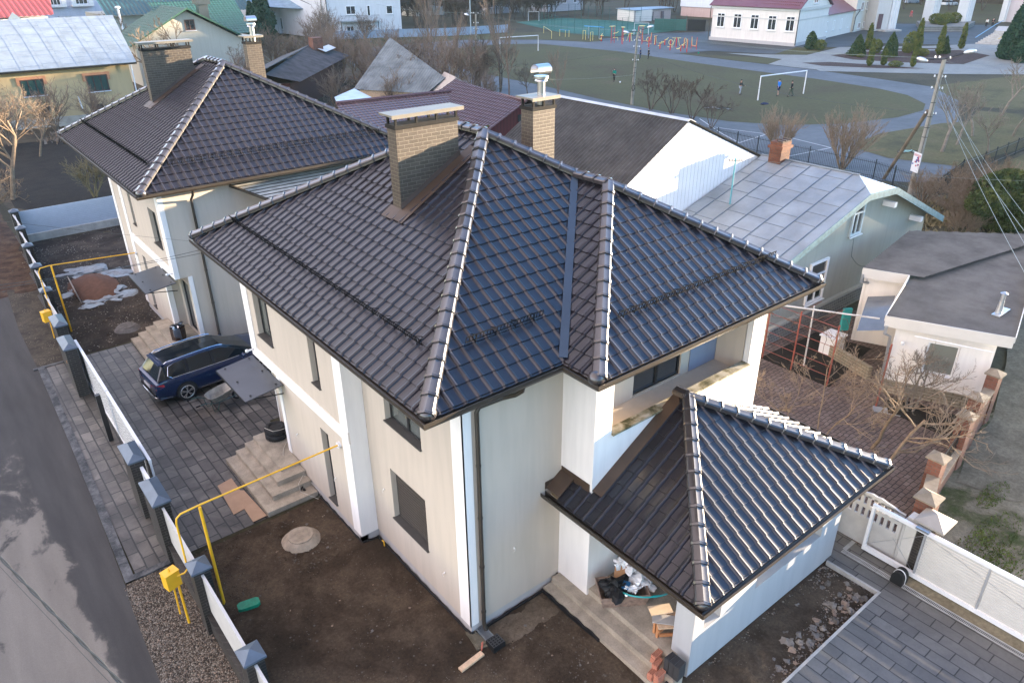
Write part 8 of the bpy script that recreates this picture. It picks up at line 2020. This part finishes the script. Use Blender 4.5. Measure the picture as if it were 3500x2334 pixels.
# conifers
def leaf_mat(name, c1, c2):
    mt, t, b = nodes(name); setp(b, .8, .25); co = coord(t); f = nz(t, co, 1.6, 4, .6)
    t.links.new(rmp(t, f, [(.35, c1), (.65, c2)]), b.inputs['Base Color']); return mt
L_thuja = leaf_mat('thuja foliage', (.016, .045, .018), (.06, .085, .022)); L_gold = leaf_mat('yellow green thuja', (.05, .08, .02), (.14, .14, .03)); L_dark = leaf_mat('dark conifer foliage', (.010, .038, .022), (.028, .065, .03)); L_bush = leaf_mat('evergreen bush foliage', (.018, .038, .010), (.075, .085, .02))
def conifer(base, H, r, seed, mt, label, prof='cone', n=900, ls=.12, group=None, name='conifer', cat='conifer'):
    q = random.Random(seed); t = empty(name, base, label, cat, group)
    mb = MB(); mb.tube([(0, 0, 0), (0, 0, H * .8)], r * .12, 6, r1=.02); mb.build('trunk', B_dark, t, local=True)
    mb = MB(); off = Vector((seed * 3.1, 0, 0))
    def rad(f, a):
        if prof == 'cone': k = (1 - f) ** .75 * min(1, (f + .06) * 7)
        elif prof == 'column': k = min(1, (f + .03) * 6) * (1 - f ** 5) ** .6 * (1 - .45 * f)
        elif prof == 'ball': k = math.sqrt(max(0, 1 - (2 * f - 1) ** 2)) * 1.0
        else: k = 1
        return r * k * (1 + .35 * noise.noise(Vector((math.cos(a) * 1.3, math.sin(a) * 1.3, f * H * .8)) + off))
    for i in range(n):
        f = q.random() ** (1.2 if prof == 'cone' else 1); a = q.uniform(0, 2 * math.pi); k = rad(f, a) * (q.random() ** .28); c = Vector((math.cos(a) * k, math.sin(a) * k, f * H))
        s = ls * q.uniform(.6, 1.5); u = Vector((q.gauss(0, 1), q.gauss(0, 1), q.gauss(0, 1) + .8)).normalized(); w = u.orthogonal().normalized(); w.rotate(Matrix.Rotation(q.uniform(0, 6), 3, u))
        mb.v += [tuple(c - w * s * .5), tuple(c + u * s), tuple(c + w * s * .5), tuple(c - u * s * .4)]; b = len(mb.v) - 4; mb.f.append((b, b + 1, b + 2, b + 3)); mb.mi.append(0)
    mb.build('crown', mt, t, local=True); return t
gc = 'clipped conifers in the mulch beds'
c1 = conifer((109.5, 51.0, 0), 2.95, 1.5, 1, L_thuja, 'broad cone shaped conifer at the left of the mulch bed', 'cone', 2600, .16, gc)
c2 = conifer((100.1, 44.0, 0), 3.5, .48, 2, L_gold, 'slim yellow green column conifer in the front bed', 'column', 1500, .14, gc)
def cc(t, loc, sx, sz, label): c = again(t, loc, loc[0], 1, label, gc); c.scale = (sx, sx, sz); return c
cc(c2, (119.2, 54.5, 0), 1.3, 1.1, 'dark column conifer behind the slim yellow one'); cc(c2, (102.3, 43.2, 0), .95, .6, 'short yellow column right of the slim one'); cc(c1, (111.5, 47.0, 0), .9, 1.15, 'tall cone conifer in the middle of the beds'); cc(c2, (103.4, 39.7, 0), .85, .85, 'slender green column at the front bed end'); cc(c2, (119.3, 46.8, 0), 1.35, 1.40, 'tallest column conifer, left of the portico pillars'); cc(c2, (119.8, 43.6, 0), 1.2, 1.20, 'second tall column conifer beside the broad cone'); cc(c1, (121.5, 43.6, 0), .62, .85, 'dark cone conifer at the right of the bed'); cc(c2, (130.2, 44.8, 0), 1.15, 1.1, 'isolated dark column conifer at the bed end')
c3 = conifer((112.2, 60.4, 0), 2.7, 1.1, 4, L_thuja, 'rounded conifer at the school corner', 'column', 1800, .15, gc)
c4 = conifer((112.9, 59.2, 0), 1.5, 1.0, 5, L_gold, 'yellowish clipped bush beside the school conifer', 'ball', 1100, .13, gc, 'shrub', 'shrub')
for loc, sx, sz, lab in (((114.9, 50.9, 0), .9, 1.3, 'large clipped bush behind the middle cone'), ((122.5, 49.0, 0), 1.4, 1.8, 'blocky clipped hedge with orange top'), ((118.5, 47.8, 0), .8, .9, 'round clipped bush in front of the blocky hedge'), ((101.9, 41.3, 0), .9, .5, 'low round bush on the front bed edge'), ((108.0, 49.6, 0), .5, .4, 'tiny round bush right of the broad cone'), ((116.5, 44.6, 0), .9, .7, 'low dark bush before the second tall column')): cc(c4, loc, sx, sz, lab)
c5 = conifer((121.2, 34.5, 0), 6.8, 2.0, 6, L_dark, 'large dark conifer at the right edge, leftmost of its group', 'cone', 3600, .24, 'big dark conifers at the right edge')
for x, y, s_, lab in ((122.4, 32.0, 1.15, 'large dark conifer at the right edge, second of its group'), (126, 33.5, 1.3, 'tallest dark conifer at the right edge, rear'), (120.5, 29.5, 1.0, 'dark conifer at the right edge, front'), (131, 37.5, 1.1, 'dark conifer beside the outdoor stairs'), (118, 31.8, .55, 'small dark conifer at the foot of the right group')): again(c5, (x, y, 0), x, s_, lab, 'big dark conifers at the right edge')
for i, (x, y) in enumerate(((163, 64), (165.5, 63), (168, 62.5), (161.5, 62))): again(c4, (x, y, .9), i, 1.3, 'low dark shrub in the stone planter below the portico', 'shrubs in the planter')
conifer((40.3, 4.6, 0), 3.3, 1.9, 9, L_bush, 'big rounded evergreen bush behind the flat roof, right edge', 'ball', 9000, .13, None, 'evergreen_bush', 'bush')
conifer((36.8, 4.3, 1.6), 1.4, 1.0, 12, L_bush, 'small evergreen growing over the flat roof edge', 'ball', 1800, .10, None, 'evergreen_bush', 'bush')
for i, (x, y) in enumerate(((8.6, 33.2), (10.1, 34.6), (11.6, 35.8), (9.6, 32.4))): again(c3, (x, y, 0), i, 1.15, 'unseen conifer added behind the farther new house to shade the white fence', 'unseen conifers added to shade the white fence')  # hidden conifers, added to keep sun off the white yard fence
c6 = conifer((50, 132, 0), 9, 2.4, 13, L_dark, 'dark spruce between the green roof and the tan house', 'cone', 3200, .4, 'dark evergreens behind the gardens')
again(c6, (53, 138, 0), 1, 1.1, 'second dark spruce beside the tan house'); again(c6, (47, 128, 0), 2, .8, 'small dark spruce at the green roof end')
conifer((40.0, 96, 0), 2.4, 1.4, 15, L_gold, 'small yellow green conifer behind the far chimney', 'cone', 900, .2, None, 'conifer', 'conifer')
conifer((26.3, 33.0, 0), 3.2, .8, 16, L_gold, 'yellow green young conifer before the red plank wall', 'cone', 1500, .14)
# ---- low plants
def ground_plants(name, regions, n, hs, mt, seed, z):
    q = random.Random(seed); mb = MB()
    for i in range(n):
        cx, cy, rx, ry = q.choice(regions); a = q.uniform(0, 6.28); k = math.sqrt(q.random()); x, y = cx + math.cos(a) * rx * k, cy + math.sin(a) * ry * k; h = hs * q.uniform(.5, 1.3); w = h * .35; b = q.uniform(0, 6.28)
        mb.face([(x - w * math.cos(b), y - w * math.sin(b), z), (x + w * math.cos(b), y + w * math.sin(b), z), (x + q.gauss(0, h * .5), y + q.gauss(0, h * .5), z + h)])
    o = mb.build(name, mt, loc=(0, 0, 0)); tag(o, kind='stuff')
ground_plants('moss_and_weeds', [(12.2, -6.3, 1.5, .7), (12.6, -6.1, .7, .35), (13.6, -5.6, 1.4, .45), (15.4, -4.9, .9, .3), (12.6, -5.6, 1.2, .5)], 2600, .05, leaf_mat('moss green', (.04, .07, .012), (.10, .14, .03)), 3, .10)
ground_plants('dry_stems', [(40, 5.5, 5, 3), (41, 8, 4, 1.8)], 900, .3, B_oliv, 4, 0)
ground_plants('allotment_weeds', [(20, 55, 10, 14), (36, 76, 8, 16), (10, 66, 7, 4)], 3000, .35, B_pink, 6, 0)
# ---- haze: one box of thin air round the whole scene
hz = MB(); hz.box(-60, -40, -1, 320, 330, 24); ho = hz.build('haze', M_conc, loc=(130, 145, -1)); tag(ho, kind='stuff')
ho.data.materials.clear(); hm = bpy.data.materials.new('thin haze'); hm.use_nodes = True; t = hm.node_tree
for n_ in list(t.nodes): t.nodes.remove(n_)
oo = t.nodes.new('ShaderNodeOutputMaterial'); pv = t.nodes.new('ShaderNodeVolumePrincipled'); pv.inputs['Density'].default_value = .00010; pv.inputs['Color'].default_value = (.55, .82, .95, 1); pv.inputs['Anisotropy'].default_value = .2
t.links.new(pv.outputs[0], oo.inputs['Volume']); ho.data.materials.append(hm)
